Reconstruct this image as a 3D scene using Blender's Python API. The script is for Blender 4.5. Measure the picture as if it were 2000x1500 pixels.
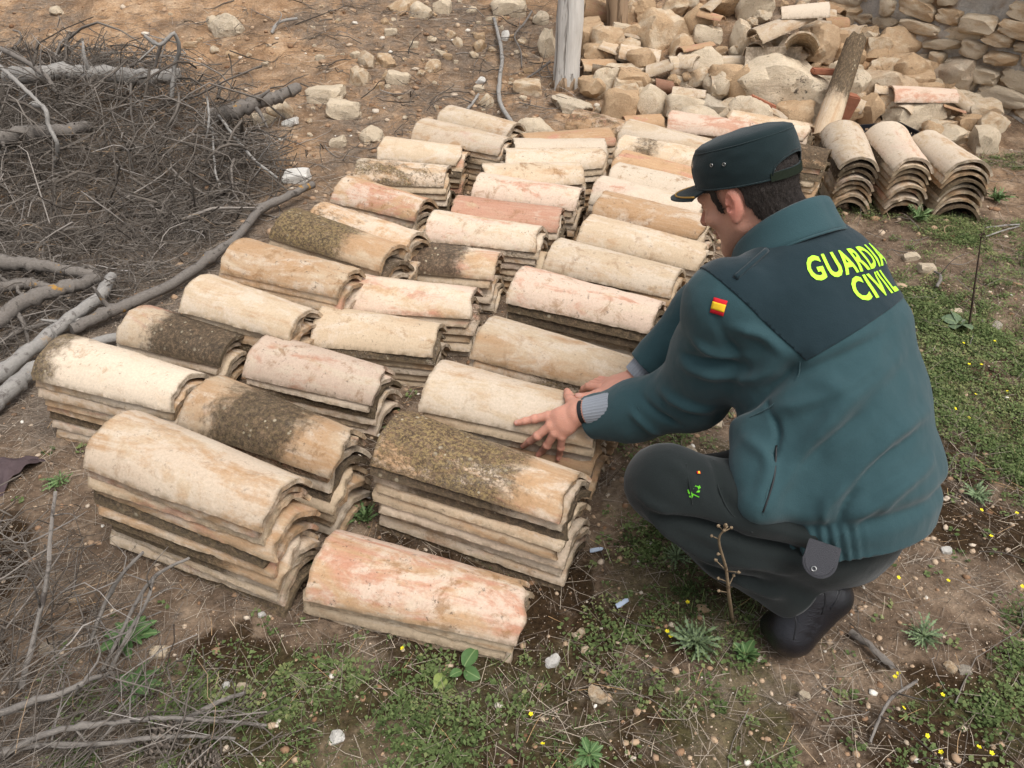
import bpy, bmesh, math, random
import numpy as np
from mathutils import Vector, Matrix
from mathutils.bvhtree import BVHTree

R = math.radians
scene = bpy.context.scene
for _o in list(bpy.data.objects):
    bpy.data.objects.remove(_o)
COL = scene.collection

# ------------------------------------------------------------------ camera
CAM_H, CAM_P, CAM_F = 1.5, R(35.0), 1600.0        # height, pitch down, focal length for a 2000 px wide frame
cam_d = bpy.data.cameras.new('camera')
cam_d.sensor_width = 36.0
cam_d.lens = CAM_F / 2000.0 * 36.0
cam_d.clip_start = 0.05
cam_d.clip_end = 400.0
cam = bpy.data.objects.new('camera', cam_d)
cam.location = (0, 0, CAM_H)
cam.rotation_euler = (R(90) - CAM_P, 0, 0)
COL.objects.link(cam)
scene.camera = cam

# ------------------------------------------------------------------ daylight under a thin overcast
SUN_EL, SUN_AZ = R(64), R(140)                      # azimuth from +Y towards +X
world = bpy.data.worlds.new('World')
scene.world = world
world.use_nodes = True
wn, wl = world.node_tree.nodes, world.node_tree.links
wn.clear()
sky = wn.new('ShaderNodeTexSky')
sky.sky_type = 'NISHITA'
sky.sun_disc = False
sky.sun_elevation = SUN_EL
sky.sun_rotation = SUN_AZ
sky.air_density = 1.0
sky.dust_density = 6.0
sky.ozone_density = 1.0
hs = wn.new('ShaderNodeHueSaturation')
hs.inputs['Saturation'].default_value = 0.34
bg = wn.new('ShaderNodeBackground')
bg.inputs['Strength'].default_value = 0.15
wo = wn.new('ShaderNodeOutputWorld')
wl.new(sky.outputs[0], hs.inputs['Color'])
wl.new(hs.outputs[0], bg.inputs['Color'])
wl.new(bg.outputs[0], wo.inputs['Surface'])
sun_d = bpy.data.lights.new('sun', 'SUN')
sun_d.energy = 1.25
sun_d.angle = R(38)
sun_d.color = (1.0, 0.985, 0.96)
sun = bpy.data.objects.new('sun', sun_d)
_sd = Vector((math.sin(SUN_AZ) * math.cos(SUN_EL), math.cos(SUN_AZ) * math.cos(SUN_EL), math.sin(SUN_EL)))
sun.rotation_euler = _sd.to_track_quat('Z', 'Y').to_euler()
sun.location = (3, 2, 6)
COL.objects.link(sun)
vs = scene.view_settings
vs.view_transform = 'Standard'
vs.look = 'None'
vs.exposure = 0.36
vs.gamma = 1.0
vs.use_curve_mapping = False

# ------------------------------------------------------------------ helpers
rng = np.random.default_rng(7)
random.seed(7)


def _h(ix, iy, iz, seed):
    h = (ix.astype(np.int64) * 374761393 + iy.astype(np.int64) * 668265263 + iz.astype(np.int64) * 2147483647 + seed * 1274126177) & 0xFFFFFFFF
    h = ((h ^ (h >> 13)) * 1274126177) & 0xFFFFFFFF
    h = ((h ^ (h >> 16)) * 2246822519) & 0xFFFFFFFF
    return ((h ^ (h >> 15)) & 0xFFFFFF) / float(0xFFFFFF)


def vnoise(x, y, z=0.0, seed=0):
    x, y, z = np.broadcast_arrays(np.asarray(x, float), np.asarray(y, float), np.asarray(z, float))
    ix, iy, iz = np.floor(x), np.floor(y), np.floor(z)
    fx, fy, fz = x - ix, y - iy, z - iz
    fx, fy, fz = fx * fx * (3 - 2 * fx), fy * fy * (3 - 2 * fy), fz * fz * (3 - 2 * fz)
    r = 0
    for dx in (0, 1):
        for dy in (0, 1):
            for dz in (0, 1):
                w = (fx if dx else 1 - fx) * (fy if dy else 1 - fy) * (fz if dz else 1 - fz)
                r = r + w * _h(ix + dx, iy + dy, iz + dz, seed)
    return r * 2 - 1


def fbm(x, y, z=0.0, oct=4, seed=0):
    a, s, r = 1.0, 1.0, 0.0
    for k in range(oct):
        r = r + a * vnoise(np.asarray(x) * s, np.asarray(y) * s, np.asarray(z) * s, seed + k * 17)
        a *= 0.5
        s *= 2.03
    return r


def sstep(a, b, x):
    t = np.clip((np.asarray(x, float) - a) / (b - a), 0, 1)
    return t * t * (3 - 2 * t)


def gz(x, y):
    """height of the ground"""
    x = np.asarray(x, float)
    y = np.asarray(y, float)
    k = 3.0
    t = y - 4.35 - 0.25 * np.sin(x * 0.9)
    ramp = np.where(k * t > 20, t, np.log1p(np.exp(np.clip(k * t, -40, 20))) / k)
    ramp = 0.30 * np.minimum(ramp, 9.0 + 0.02 * ramp)
    mound = 0.34 * np.exp(-((x - 1.55) / 0.75) ** 2 - ((y - 5.35) / 0.75) ** 2)
    mound = mound + 0.05 * np.exp(-((x - 2.5) / 0.5) ** 2 - ((y - 4.7) / 0.55) ** 2)
    ins = sstep(0.25, 0.8, np.maximum(np.abs(x - 0.0) - 1.0, 0) + np.maximum(np.abs(y - 2.6) - 1.7, 0))
    und = 0.045 * fbm(x * 0.8, y * 0.8, 0.3, 3, 3) * ins
    fine = (0.013 * fbm(x * 5.5, y * 5.5, 0.0, 4, 11)) * (0.5 + 0.5 * ins) + 0.0035 * fbm(x * 24, y * 24, 0.0, 2, 13)
    return ramp + mound + und + fine


def un(px, py, H):
    """the point of the ray through a pixel at height H"""
    u, v = (px - 1000) / CAM_F, (py - 750) / CAM_F
    t = (CAM_H - H) / (math.sin(CAM_P) + v * math.cos(CAM_P))
    return Vector((u * t, (math.cos(CAM_P) - v * math.sin(CAM_P)) * t, H))


def ray(px, py):
    u, v = (px - 1000) / CAM_F, (py - 750) / CAM_F
    return Vector((u, math.cos(CAM_P) - v * math.sin(CAM_P), -math.sin(CAM_P) - v * math.cos(CAM_P)))


def at(px, py, t):
    return Vector((0, 0, CAM_H)) + ray(px, py) * t


def hit(px, py, dz=0.0):
    """where the ray through a pixel meets the ground; also its distance factor"""
    d = ray(px, py)
    ts = np.linspace(0.8, 30, 3000)
    z = CAM_H + d.z * ts - gz(d.x * ts, d.y * ts) - dz
    i = int(np.argmax(z < 0)) if (z < 0).any() else len(ts) - 1
    t0, t1 = ts[max(i - 1, 0)], ts[i]
    f = z[max(i - 1, 0)] / max(z[max(i - 1, 0)] - z[i], 1e-9)
    t = t0 + (t1 - t0) * f
    p = at(px, py, t)
    return p, t


def tag(o, label=None, cat=None, group=None, kind=None):
    if label:
        o['label'] = label
    if cat:
        o['category'] = cat
    if group:
        o['group'] = group
    if kind:
        o['kind'] = kind
    return o


def link(name, me, parent=None, mat=None):
    o = bpy.data.objects.new(name, me)
    COL.objects.link(o)
    if parent is not None:
        o.parent = parent
    if mat is not None and me is not None and not me.materials:
        me.materials.append(mat)
    return o


def empty(name, loc=(0, 0, 0), rz=0.0):
    o = bpy.data.objects.new(name, None)
    o.empty_display_size = 0.05
    o.location = loc
    o.rotation_euler = (0, 0, rz)
    COL.objects.link(o)
    return o


def mesh(name, verts, faces, smooth=True, sharp=None):
    me = bpy.data.meshes.new(name)
    if isinstance(verts, np.ndarray):
        verts = verts.tolist()
    if isinstance(faces, np.ndarray):
        faces = faces.tolist()
    me.from_pydata(verts, [], faces)
    me.update()
    if smooth:
        me.polygons.foreach_set('use_smooth', np.ones(len(me.polygons), bool))
        if sharp:
            me.set_sharp_from_angle(angle=R(sharp))
    return me


def fmesh(name, V, F, smooth=False):
    """fast mesh from numpy arrays, all faces with the same number of corners"""
    me = bpy.data.meshes.new(name)
    V = np.asarray(V, np.float32)
    F = np.asarray(F, np.int32)
    n = F.shape[1]
    me.vertices.add(len(V))
    me.vertices.foreach_set('co', V.ravel())
    me.loops.add(F.size)
    me.loops.foreach_set('vertex_index', F.ravel())
    me.polygons.add(len(F))
    me.polygons.foreach_set('loop_start', np.arange(0, F.size, n, dtype=np.int32))
    me.polygons.foreach_set('loop_total', np.full(len(F), n, np.int32))
    if smooth:
        me.polygons.foreach_set('use_smooth', np.ones(len(F), bool))
    me.update(calc_edges=True)
    me.validate()
    return me


def fattr(me, name, vals):
    a = me.attributes.new(name, 'FLOAT', 'POINT')
    a.data.foreach_set('value', np.asarray(vals, np.float32))


def tube(path, radii, seg=8, cap=True, wob=0.0, seed=0):
    """verts and quad faces of a tube along a path, ends closed with fans of quads"""
    P = [Vector(p) for p in path]
    n = len(P)
    V, F = [], []
    up = Vector((0, 0, 1))
    t0 = (P[1] - P[0]).normalized()
    if abs(t0.dot(up)) > 0.95:
        up = Vector((1, 0, 0))
    side = t0.cross(up).normalized()
    for i in range(n):
        t = (P[min(i + 1, n - 1)] - P[max(i - 1, 0)]).normalized()
        side = (side - t * side.dot(t)).normalized()
        b = t.cross(side)
        for k in range(seg):
            a = 2 * math.pi * k / seg
            r = radii[i]
            if wob:
                r *= 1 + wob * float(vnoise(k * 1.7 + seed, i * 0.9, seed))
            V.append(P[i] + (side * math.cos(a) + b * math.sin(a)) * r)
    for i in range(n - 1):
        for k in range(seg):
            k2 = (k + 1) % seg
            F.append((i * seg + k, i * seg + k2, (i + 1) * seg + k2, (i + 1) * seg + k))
    if cap:
        F.append(tuple(range(seg - 1, -1, -1)))
        F.append(tuple((n - 1) * seg + k for k in range(seg)))
    return V, F


def spline(pts, n):
    """Catmull-Rom through the points, n samples"""
    P = [Vector(p) for p in pts]
    P = [P[0] * 2 - P[1]] + P + [P[-1] * 2 - P[-2]]
    out = []
    m = len(P) - 3
    for i in range(n):
        s = i / (n - 1) * m
        k = min(int(s), m - 1)
        t = s - k
        a, b, c, d = P[k], P[k + 1], P[k + 2], P[k + 3]
        out.append(0.5 * ((2 * b) + (c - a) * t + (2 * a - 5 * b + 4 * c - d) * t * t + (3 * b - a - 3 * c + d) * t ** 3))
    return out


# ------------------------------------------------------------------ material helpers
class NT:
    def __init__(self, name, rough=0.9, spec=0.2):
        self.m = bpy.data.materials.new(name)
        self.m.use_nodes = True
        self.t = self.m.node_tree
        self.n, self.l = self.t.nodes, self.t.links
        self.n.clear()
        self.out = self.n.new('ShaderNodeOutputMaterial')
        self.b = self.n.new('ShaderNodeBsdfPrincipled')
        self.b.inputs['Roughness'].default_value = rough
        self.b.inputs['Specular IOR Level'].default_value = spec
        self.l.new(self.b.outputs[0], self.out.inputs['Surface'])
        self._co = {}

    def put(self, sock, v):
        if isinstance(v, (int, float)):
            sock.default_value = v
        elif isinstance(v, tuple):
            sock.default_value = v if len(v) == len(sock.default_value) else (*v, 1.0)
        else:
            self.l.new(v, sock)

    def co(self, kind='Object'):
        if kind not in self._co:
            self._co[kind] = self.n.new('ShaderNodeTexCoord').outputs[kind]
        return self._co[kind]

    def attr(self, name, typ='OBJECT', out='Fac'):
        a = self.n.new('ShaderNodeAttribute')
        a.attribute_type = typ
        a.attribute_name = name
        return a.outputs[out]

    def math(self, op, a, b=0.0, clamp=False):
        m = self.n.new('ShaderNodeMath')
        m.operation = op
        m.use_clamp = clamp
        self.put(m.inputs[0], a)
        self.put(m.inputs[1], b)
        return m.outputs[0]

    def vmath(self, op, a, b):
        m = self.n.new('ShaderNodeVectorMath')
        m.operation = op
        self.put(m.inputs[0], a)
        self.put(m.inputs[1], b)
        return m.outputs[0]

    def scale(self, v, s):
        return self.vmath('MULTIPLY', v, s)

    def noise(self, co, sc, det=4, rough=0.55, dist=0.0):
        t = self.n.new('ShaderNodeTexNoise')
        self.l.new(co, t.inputs['Vector'])
        t.inputs['Scale'].default_value = sc
        t.inputs['Detail'].default_value = det
        t.inputs['Roughness'].default_value = rough
        t.inputs['Distortion'].default_value = dist
        return t.outputs['Fac']

    def vor(self, co, sc, feat='F1', out='Distance', rnd=1.0):
        t = self.n.new('ShaderNodeTexVoronoi')
        t.feature = feat
        self.l.new(co, t.inputs['Vector'])
        t.inputs['Scale'].default_value = sc
        t.inputs['Randomness'].default_value = rnd
        return t.outputs[out]

    def ss(self, x, a, b, lo=0.0, hi=1.0):
        m = self.n.new('ShaderNodeMapRange')
        m.interpolation_type = 'SMOOTHSTEP'
        self.put(m.inputs['Value'], x)
        self.put(m.inputs['From Min'], a)
        self.put(m.inputs['From Max'], b)
        m.inputs['To Min'].default_value = lo
        m.inputs['To Max'].default_value = hi
        return m.outputs['Result']

    def mix(self, f, a, b, typ='MIX'):
        m = self.n.new('ShaderNodeMix')
        m.data_type = 'RGBA'
        m.blend_type = typ
        m.clamp_factor = True
        self.put(m.inputs['Factor'], f)
        for s, v in ((m.inputs[6], a), (m.inputs[7], b)):
            if isinstance(v, tuple):
                s.default_value = (*v[:3], 1.0)
            else:
                self.l.new(v, s)
        return m.outputs[2]

    def ramp(self, f, stops):
        r = self.n.new('ShaderNodeValToRGB')
        e = r.color_ramp.elements
        while len(e) < len(stops):
            e.new(0.5)
        for k, (p, c) in enumerate(stops):
            e[k].position = p
            e[k].color = (*c, 1)
        self.l.new(f, r.inputs['Fac'])
        return r.outputs['Color']

    def bump(self, hgt, dist=0.002, strength=1.0):
        b = self.n.new('ShaderNodeBump')
        b.inputs['Distance'].default_value = dist
        b.inputs['Strength'].default_value = strength
        self.l.new(hgt, b.inputs['Height'])
        self.l.new(b.outputs[0], self.b.inputs['Normal'])

    def color(self, c):
        self.put(self.b.inputs['Base Color'], c)
        return self


def plain(name, col, rough=0.8, spec=0.3, var=0.12, sc=60, bump=0.0, metal=0.0):
    t = NT(name, rough, spec)
    co = t.co()
    n = t.noise(co, sc, 4)
    c = t.mix(n, tuple(v * (1 - var) for v in col), tuple(min(1, v * (1 + var)) for v in col))
    t.color(c)
    t.b.inputs['Metallic'].default_value = metal
    if bump:
        t.bump(t.noise(co, sc * 4, 3), bump)
    return t.m
# ------------------------------------------------------------------ the ground, one sheet
def axis(lo, hi, step, grow, far_lo, far_hi):
    mid = list(np.arange(lo, hi + 1e-6, step))
    a, s = [], step
    v = lo
    while v > far_lo:
        s *= grow
        v -= s
        a.append(v)
    b, s = [], step
    v = hi
    while v < far_hi:
        s *= grow
        v += s
        b.append(v)
    return np.array(a[::-1] + mid + b)


gx = axis(-2.4, 2.6, 0.014, 1.07, -60, 60)
gy = axis(0.55, 4.6, 0.014, 1.07, -40, 120)
GX, GY = np.meshgrid(gx, gy)
GZ = gz(GX, GY)


def moss_at(x, y):
    """how far dark moss and damp crust cover the soil"""
    n = fbm(x * 2.2, y * 2.2, 1.7, 4, 31)
    m = sstep(-0.16, 0.30, n) * sstep(2.9, 1.6, y)
    return m


def green_at(x, y):
    """how thick the low weeds grow"""
    n = fbm(x * 1.9, y * 1.9, 4.1, 4, 57)
    right = sstep(0.45, 1.0, x - 0.12 * (y - 1.5)) * sstep(4.3, 3.7, y) * (0.30 + 0.70 * sstep(-0.25, 0.30, fbm(x * 3.1, y * 3.1, 8.8, 4, 23)))
    front = sstep(1.30, 1.0, y) * sstep(-1.3, -0.5, x) * 0.9
    side = sstep(0.1, 0.35, x - 0.13 * (y - 1.5)) * sstep(3.0, 2.4, y)
    base = np.maximum(np.maximum(right * 1.0, front * 0.85), side * 0.6)
    lft = sstep(-0.8, -1.0, x) * sstep(1.9, 1.5, y) * 0.35
    br = 0.85 * sstep(0.10, 0.45, x) * sstep(1.55, 1.2, y) * sstep(-0.15, 0.30, fbm(x * 4.2, y * 4.2, 2.2, 4, 37))
    return np.clip(br + np.maximum(base, lft) * sstep(-0.40, 0.45, n + 0.25 * (base - 0.5)), 0, 1)


def litter_at(x, y):
    """how thick the grey fallen needles lie"""
    n = fbm(x * 1.3, y * 1.3, 9.2, 4, 91)
    back = 0.62 * sstep(2.6, 3.6, y) * sstep(0.0, 0.5, n)
    pile = sstep(-0.75, -1.15, x + 0.18 * (y - 2.0) ** 2 * 0 + 0.25 * sstep(2, 4.5, y)) * sstep(1.6, 2.1, y) * sstep(5.2, 4.2, y)
    left = sstep(-0.45, -0.8, x) * sstep(1.2, 0.9, y) * 0.8
    few = 0.35 * sstep(0.0, 0.5, fbm(x * 3, y * 3, 2.2, 3, 15))
    return np.clip(np.maximum(np.maximum(back, pile), np.maximum(left, few)), 0, 1)


nx, ny = len(gx), len(gy)
idx = np.arange(nx * ny).reshape(ny, nx)
F = np.stack([idx[:-1, :-1], idx[:-1, 1:], idx[1:, 1:], idx[1:, :-1]], -1).reshape(-1, 4)
g_me = fmesh('ground', np.stack([GX, GY, GZ], -1).reshape(-1, 3), F, True)
fattr(g_me, 'moss', moss_at(GX, GY).ravel())
fattr(g_me, 'green', green_at(GX, GY).ravel())
fattr(g_me, 'litter', litter_at(GX, GY).ravel())
fattr(g_me, 'bank', sstep(3.2, 4.6, GY).ravel())

t = NT('soil', 0.95, 0.1)
co = t.co()
big = t.noise(co, 1.6, 5, 0.6)
mid = t.noise(co, 9, 5, 0.65)
fin = t.noise(co, 70, 4, 0.7)
soil = t.ramp(mid, [(0.3, (0.082, 0.056, 0.038)), (0.5, (0.165, 0.115, 0.078)), (0.7, (0.30, 0.222, 0.155))])
orange = t.ramp(mid, [(0.3, (0.24, 0.138, 0.074)), (0.52, (0.39, 0.245, 0.138)), (0.72, (0.50, 0.36, 0.235))])
bank = t.math('MULTIPLY', t.attr('bank', 'GEOMETRY'), t.ss(big, 0.30, 0.62))
c = t.mix(bank, soil, orange)
mossf = t.ss(t.math('ADD', t.attr('moss', 'GEOMETRY'), t.math('MULTIPLY', t.math('SUBTRACT', t.noise(co, 13, 8, 0.75), 0.5), 2.6)), 0.25, 0.95)
mossc = t.mix(fin, (0.017, 0.010, 0.005), (0.060, 0.036, 0.018))
c = t.mix(mossf, c, mossc)
grf = t.ss(t.math('ADD', t.attr('green', 'GEOMETRY'), t.math('MULTIPLY', t.math('SUBTRACT', t.noise(co, 17, 7, 0.75), 0.5), 2.0)), 0.2, 1.1)
c = t.mix(t.math('MULTIPLY', grf, 0.65), c, t.mix(fin, (0.05, 0.05, 0.02), (0.12, 0.11, 0.05)))
ltf = t.ss(t.math('ADD', t.attr('litter', 'GEOMETRY'), t.math('MULTIPLY', t.math('SUBTRACT', t.noise(co, 12, 8, 0.75), 0.5), 2.6)), 0.2, 1.0)
str_ = t.noise(t.vmath('MULTIPLY', co, (1.0, 3.5, 1.0)), 60, 5, 0.7, 1.0)
c = t.mix(t.math('MULTIPLY', ltf, 0.8), c, t.ramp(str_, [(0.3, (0.075, 0.058, 0.045)), (0.5, (0.17, 0.135, 0.105)), (0.7, (0.30, 0.25, 0.20))]))
# grit: pale grains and dark crumbs
gr = t.vor(co, 230, 'F1', 'Color')
sep = t.n.new('ShaderNodeSeparateColor')
t.l.new(gr, sep.inputs[0])
gd = t.vor(co, 230, 'F1', 'Distance')
grain = t.math('MULTIPLY', t.ss(sep.outputs[0], 0.86, 0.90), t.ss(gd, 0.42, 0.28))
c = t.mix(t.math('MULTIPLY', grain, 0.8), c, t.mix(sep.outputs[1], (0.42, 0.30, 0.20), (0.62, 0.54, 0.44)))
c = t.mix(1.0, c, t.ramp(fin, [(0.25, (0.55, 0.55, 0.55)), (0.75, (1.25, 1.25, 1.25))]), 'MULTIPLY')
t.color(c)
hgt = t.math('ADD', t.math('MULTIPLY', fin, 0.7), t.math('ADD', mid, t.math('MULTIPLY', grain, 0.5)))
t.bump(hgt, 0.012, 0.9)
ground = link('ground', g_me, None, t.m)
tag(ground, kind='structure')
# ------------------------------------------------------------------ curved clay roof tiles
t = NT('old_clay', 0.88, 0.18)
co0 = t.co()
sd = t.attr('seed')
cv = t.n.new('ShaderNodeCombineXYZ')
t.put(cv.inputs[0], sd)
t.put(cv.inputs[1], t.math('MULTIPLY', sd, 1.7))
t.put(cv.inputs[2], t.math('MULTIPLY', sd, 0.6))
co = t.vmath('ADD', co0, cv.outputs[0])
lng = t.vmath('MULTIPLY', co, (0.35, 1.0, 1.0))          # drawn out along the tile
big = t.noise(lng, 10, 7, 0.66, 0.8)
big2 = t.noise(t.vmath('ADD', lng, (3.1, 7.7, 1.3)), 9, 7, 0.66, 1.0)
big3 = t.noise(t.vmath('ADD', lng, (9.4, 2.2, 5.1)), 12, 8, 0.70, 0.9)
med = t.noise(co, 32, 5, 0.65)
fin = t.noise(co, 170, 4, 0.7)
brush = t.noise(t.vmath('MULTIPLY', co, (0.06, 1.0, 1.0)), 130, 3, 0.6)
ochre = t.attr('ochre')
base = t.mix(t.ss(t.math('ADD', big, t.math('MULTIPLY', t.math('SUBTRACT', ochre, 0.5), 0.5)), 0.40, 0.62), (0.60, 0.465, 0.32), (0.50, 0.315, 0.175))
pinkf = t.math('MULTIPLY', t.ss(t.math('ADD', big2, t.math('MULTIPLY', t.math('SUBTRACT', t.attr('pink'), 0.5), 0.6)), 0.49, 0.62), 0.78)
base = t.mix(pinkf, base, (0.52, 0.255, 0.175))
limef = t.ss(t.math('ADD', t.math('ADD', big3, t.math('MULTIPLY', t.math('SUBTRACT', med, 0.5), 0.35)), t.math('MULTIPLY', t.math('SUBTRACT', t.attr('lime'), 0.5), 0.6)), 0.45, 0.62)
base = t.mix(t.math('MULTIPLY', limef, 0.66), base, (0.70, 0.595, 0.475))
base = t.mix(t.math('MULTIPLY', t.ss(brush, 0.45, 0.7), 0.22), base, (0.68, 0.55, 0.40))
# brown dust stains and soot spots
st = t.math('MULTIPLY', t.ss(t.noise(co, 14, 6, 0.75, 0.4), 0.54, 0.66), t.attr('stain'))
base = t.mix(t.math('MULTIPLY', st, 0.75), base, (0.29, 0.155, 0.066))
spk = t.ss(t.math('ADD', t.noise(co, 60, 6, 0.8), t.math('MULTIPLY', med, 0.3)), 0.74, 0.82)
base = t.mix(t.math('MULTIPLY', spk, t.math('MULTIPLY', t.attr('stain'), 0.8)), base, (0.09, 0.065, 0.045))
# weathered lichen crust over the part of the tile that lay in the open
dk = t.attr('dark')
sx = t.n.new('ShaderNodeSeparateXYZ')
t.l.new(co0, sx.inputs[0])
wob = t.math('MULTIPLY', t.math('SUBTRACT', t.noise(co, 20, 9, 0.8), 0.5), 0.26)
xx = t.math('ADD', sx.outputs[0], wob)
openf = t.math('MULTIPLY', t.ss(xx, t.attr('lo'), t.math('ADD', t.attr('lo'), 0.075)), t.ss(xx, t.attr('hi'), t.math('SUBTRACT', t.attr('hi'), 0.075)))
lich = t.math('ADD', t.math('ADD', t.math('MULTIPLY', t.noise(co, 34, 8, 0.85), 0.45), t.math('MULTIPLY', t.noise(co, 150, 6, 0.85), 0.55)), t.math('MULTIPLY', t.math('SUBTRACT', big2, 0.5), 0.5))
lf = t.math('MULTIPLY', t.ss(t.math('ADD', lich, t.math('MULTIPLY', t.math('SUBTRACT', dk, 0.5), 0.7)), 0.47, 0.57), 1.0)
openf = t.math('ADD', openf, 0.0)
lf = t.math('MULTIPLY', lf, openf)
lf = t.math('MULTIPLY', lf, t.ss(dk, 0.02, 0.12))
crust = t.ramp(t.noise(co, 75, 6, 0.82), [(0.34, (0.030, 0.022, 0.016)), (0.5, (0.095, 0.068, 0.045)), (0.66, (0.27, 0.185, 0.115))])
yel = t.mix(t.ss(t.noise(co, 120, 5, 0.8), 0.45, 0.6), crust, (0.40, 0.295, 0.13))
crust = t.mix(t.math('MULTIPLY', t.attr('yellow'), 0.8), crust, yel)
base = t.mix(t.math('MULTIPLY', lf, 0.94), base, crust)
vc = t.vor(co, 50, 'F1', 'Color')
sp = t.n.new('ShaderNodeSeparateColor')
t.l.new(vc, sp.inputs[0])
vd = t.vor(co, 50, 'F1', 'Distance')
dot = t.math('MULTIPLY', t.ss(sp.outputs[0], 0.62, 0.66), t.ss(vd, t.math('ADD', 0.16, t.math('MULTIPLY', sp.outputs[1], 0.24)), 0.14))
dot = t.math('MULTIPLY', dot, t.ss(t.noise(co, 9, 3), 0.40, 0.55))
base = t.mix(t.math('MULTIPLY', t.math('MULTIPLY', dot, lf), 0.85), base, (0.52, 0.45, 0.32))
# grime that settles on the broken rim
grime = t.math('MULTIPLY', t.attr('rim', 'GEOMETRY'), t.ss(t.noise(co, 40, 5, 0.7), 0.32, 0.62))
base = t.mix(t.math('MULTIPLY', grime, 0.75), base, (0.17, 0.125, 0.075))
base = t.mix(1.0, base, t.ramp(fin, [(0.2, (0.80, 0.80, 0.80)), (0.8, (1.13, 1.13, 1.13))]), 'MULTIPLY')
tone = t.n.new('ShaderNodeCombineXYZ')
for k in range(3):
    t.put(tone.inputs[k], t.attr('tone'))
base = t.mix(1.0, base, tone.outputs[0], 'MULTIPLY')
t.color(base)
hgt = t.math('ADD', t.math('ADD', t.math('MULTIPLY', fin, 0.22), t.math('MULTIPLY', med, 0.6)), t.math('ADD', t.math('MULTIPLY', brush, 0.10), t.math('MULTIPLY', t.math('MULTIPLY', lf, t.noise(co, 110, 4, 0.8)), 2.6)))
t.bump(hgt, 0.0028, 0.7)
CLAY = t.m

TL, TW, TN, TH, TT = 0.45, 0.106, 0.085, 0.070, 0.0118      # length, half widths at the wide and narrow end, rise, thickness
HALF = R(70)


def tile_arrays(seed, nu=60, nv=17, rough=1.0, L=TL, half=HALF, cut=None):
    """one barrel tile, wide end at -x, resting on its two long edges at z = 0"""
    V = np.zeros((2, nu, nv, 3))
    rim = np.zeros((2, nu, nv))
    u = np.linspace(0, 1, nu)
    a = np.linspace(-1, 1, nv)
    U, A = np.meshgrid(u, a, indexing='ij')
    W = TW + (TN - TW) * U
    W = W * (1 + 0.025 * vnoise(U * 2.5, A * 0 + seed, 0.5, 5))
    Rr = W / math.sin(half)
    warp = 0.002 * vnoise(U * 2.2, A * 1.5, seed, 9) * rough
    lump = 0.0009 * vnoise(U * 14, A * 5, seed + 0.3, 21) * rough
    edge = np.abs(A) ** 14
    ax = A * half * (1 + edge * (0.007 * rough * fbm(U * 34, A * 3, seed * 1.3, 3, 40) + 0.004 * vnoise(U * 6, A * 2, seed, 43) - 0.045 * rough * sstep(0.72, 0.95, vnoise(U * 9, A * 0.5 + seed, 4.4, 41))))
    endw = (sstep(0.10, 0.0, U) + sstep(0.90, 1.0, U))
    ex = endw * 0.004 * rough * fbm(A * 4 + seed, U * 2, 3.3, 3, 61)
    if cut is not None:
        ex = ex + np.where(U > 0.5, 1, 0) * sstep(0.6, 1, U) * cut * fbm(A * 1.7 + seed, U * 0, 7.7, 2, 77)
    for s in (0, 1):
        rad = Rr - (0 if s == 0 else TT) + lump * (1 if s == 0 else -1) + warp
        rad = rad - (0.0012 * edge if s == 0 else -0.0012 * edge)
        V[s, :, :, 0] = (U - 0.5) * L + ex
        V[s, :, :, 1] = rad * np.sin(ax)
        V[s, :, :, 2] = rad * np.cos(ax) - Rr * math.cos(half)
        rim[s] = np.clip(sstep(0.975, 1.0, np.abs(A)) + sstep(0.02, 0.0, U) + sstep(0.98, 1.0, U), 0, 1)
    rim[1] = 0.85
    N = nu * nv
    idx = np.arange(N).reshape(nu, nv)
    q = np.stack([idx[:-1, :-1], idx[1:, :-1], idx[1:, 1:], idx[:-1, 1:]], -1).reshape(-1, 4)
    F = [q, q[:, ::-1] + N]
    for e in (idx[:, 0], idx[:, -1][::-1], idx[0, :][::-1], idx[-1, :]):
        F.append(np.stack([e[:-1] + N, e[1:] + N, e[1:], e[:-1]], -1))
    return V.reshape(-1, 3), np.concatenate(F), rim.ravel()


def tile_mesh(name, seed, **kw):
    V, F, rim = tile_arrays(seed, **kw)
    me = fmesh(name, V, F, True)
    fattr(me, 'rim', rim)
    me.set_sharp_from_angle(angle=R(50))
    me.materials.append(CLAY)
    return me


TILE_ME = [tile_mesh('roof_tile', 3.7 * k + 1, rough=1.0 + 0.35 * (k % 3), cut=(0.022 if k % 4 == 1 else None)) for k in range(16)]


def looks(o, r, kind=None, **kw):
    """weathering of one tile"""
    d = dict(seed=float(r.random() * 40), ochre=0.25 + 0.5 * r.random(), pink=0.2 + 0.4 * r.random() ** 2, lime=0.25 + 0.5 * r.random(),
             stain=0.25 + 0.6 * r.random(), dark=0.0, yellow=0.2, lo=-0.5, hi=0.5, tone=0.76 + 0.22 * r.random())
    q = r.random()
    if kind is None:
        kind = 'dark' if q < 0.20 else 'speck' if q < 0.32 else 'pale'
    if kind == 'dark':
        d.update(dark=0.60 + 0.3 * r.random(), yellow=0.3 * r.random(), lo=(-0.16 if r.random() < 0.3 else -0.5), hi=(0.13 if r.random() < 0.4 else 0.5))
    elif kind == 'speck':
        d.update(dark=0.32 + 0.15 * r.random(), yellow=0.9)
    elif kind == 'white':
        d.update(lime=0.85, ochre=0.2, stain=0.3)
    elif kind == 'pinkish':
        d.update(pink=0.85, lime=0.62, ochre=0.4)
    elif kind == 'orange':
        d.update(ochre=0.9, pink=0.5, lime=0.25)
    elif kind == 'cream':
        d.update(ochre=0.32, lime=0.52, pink=0.15)
    d.update(kw)
    for k, v in d.items():
        o[k] = float(v)
    return o


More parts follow.
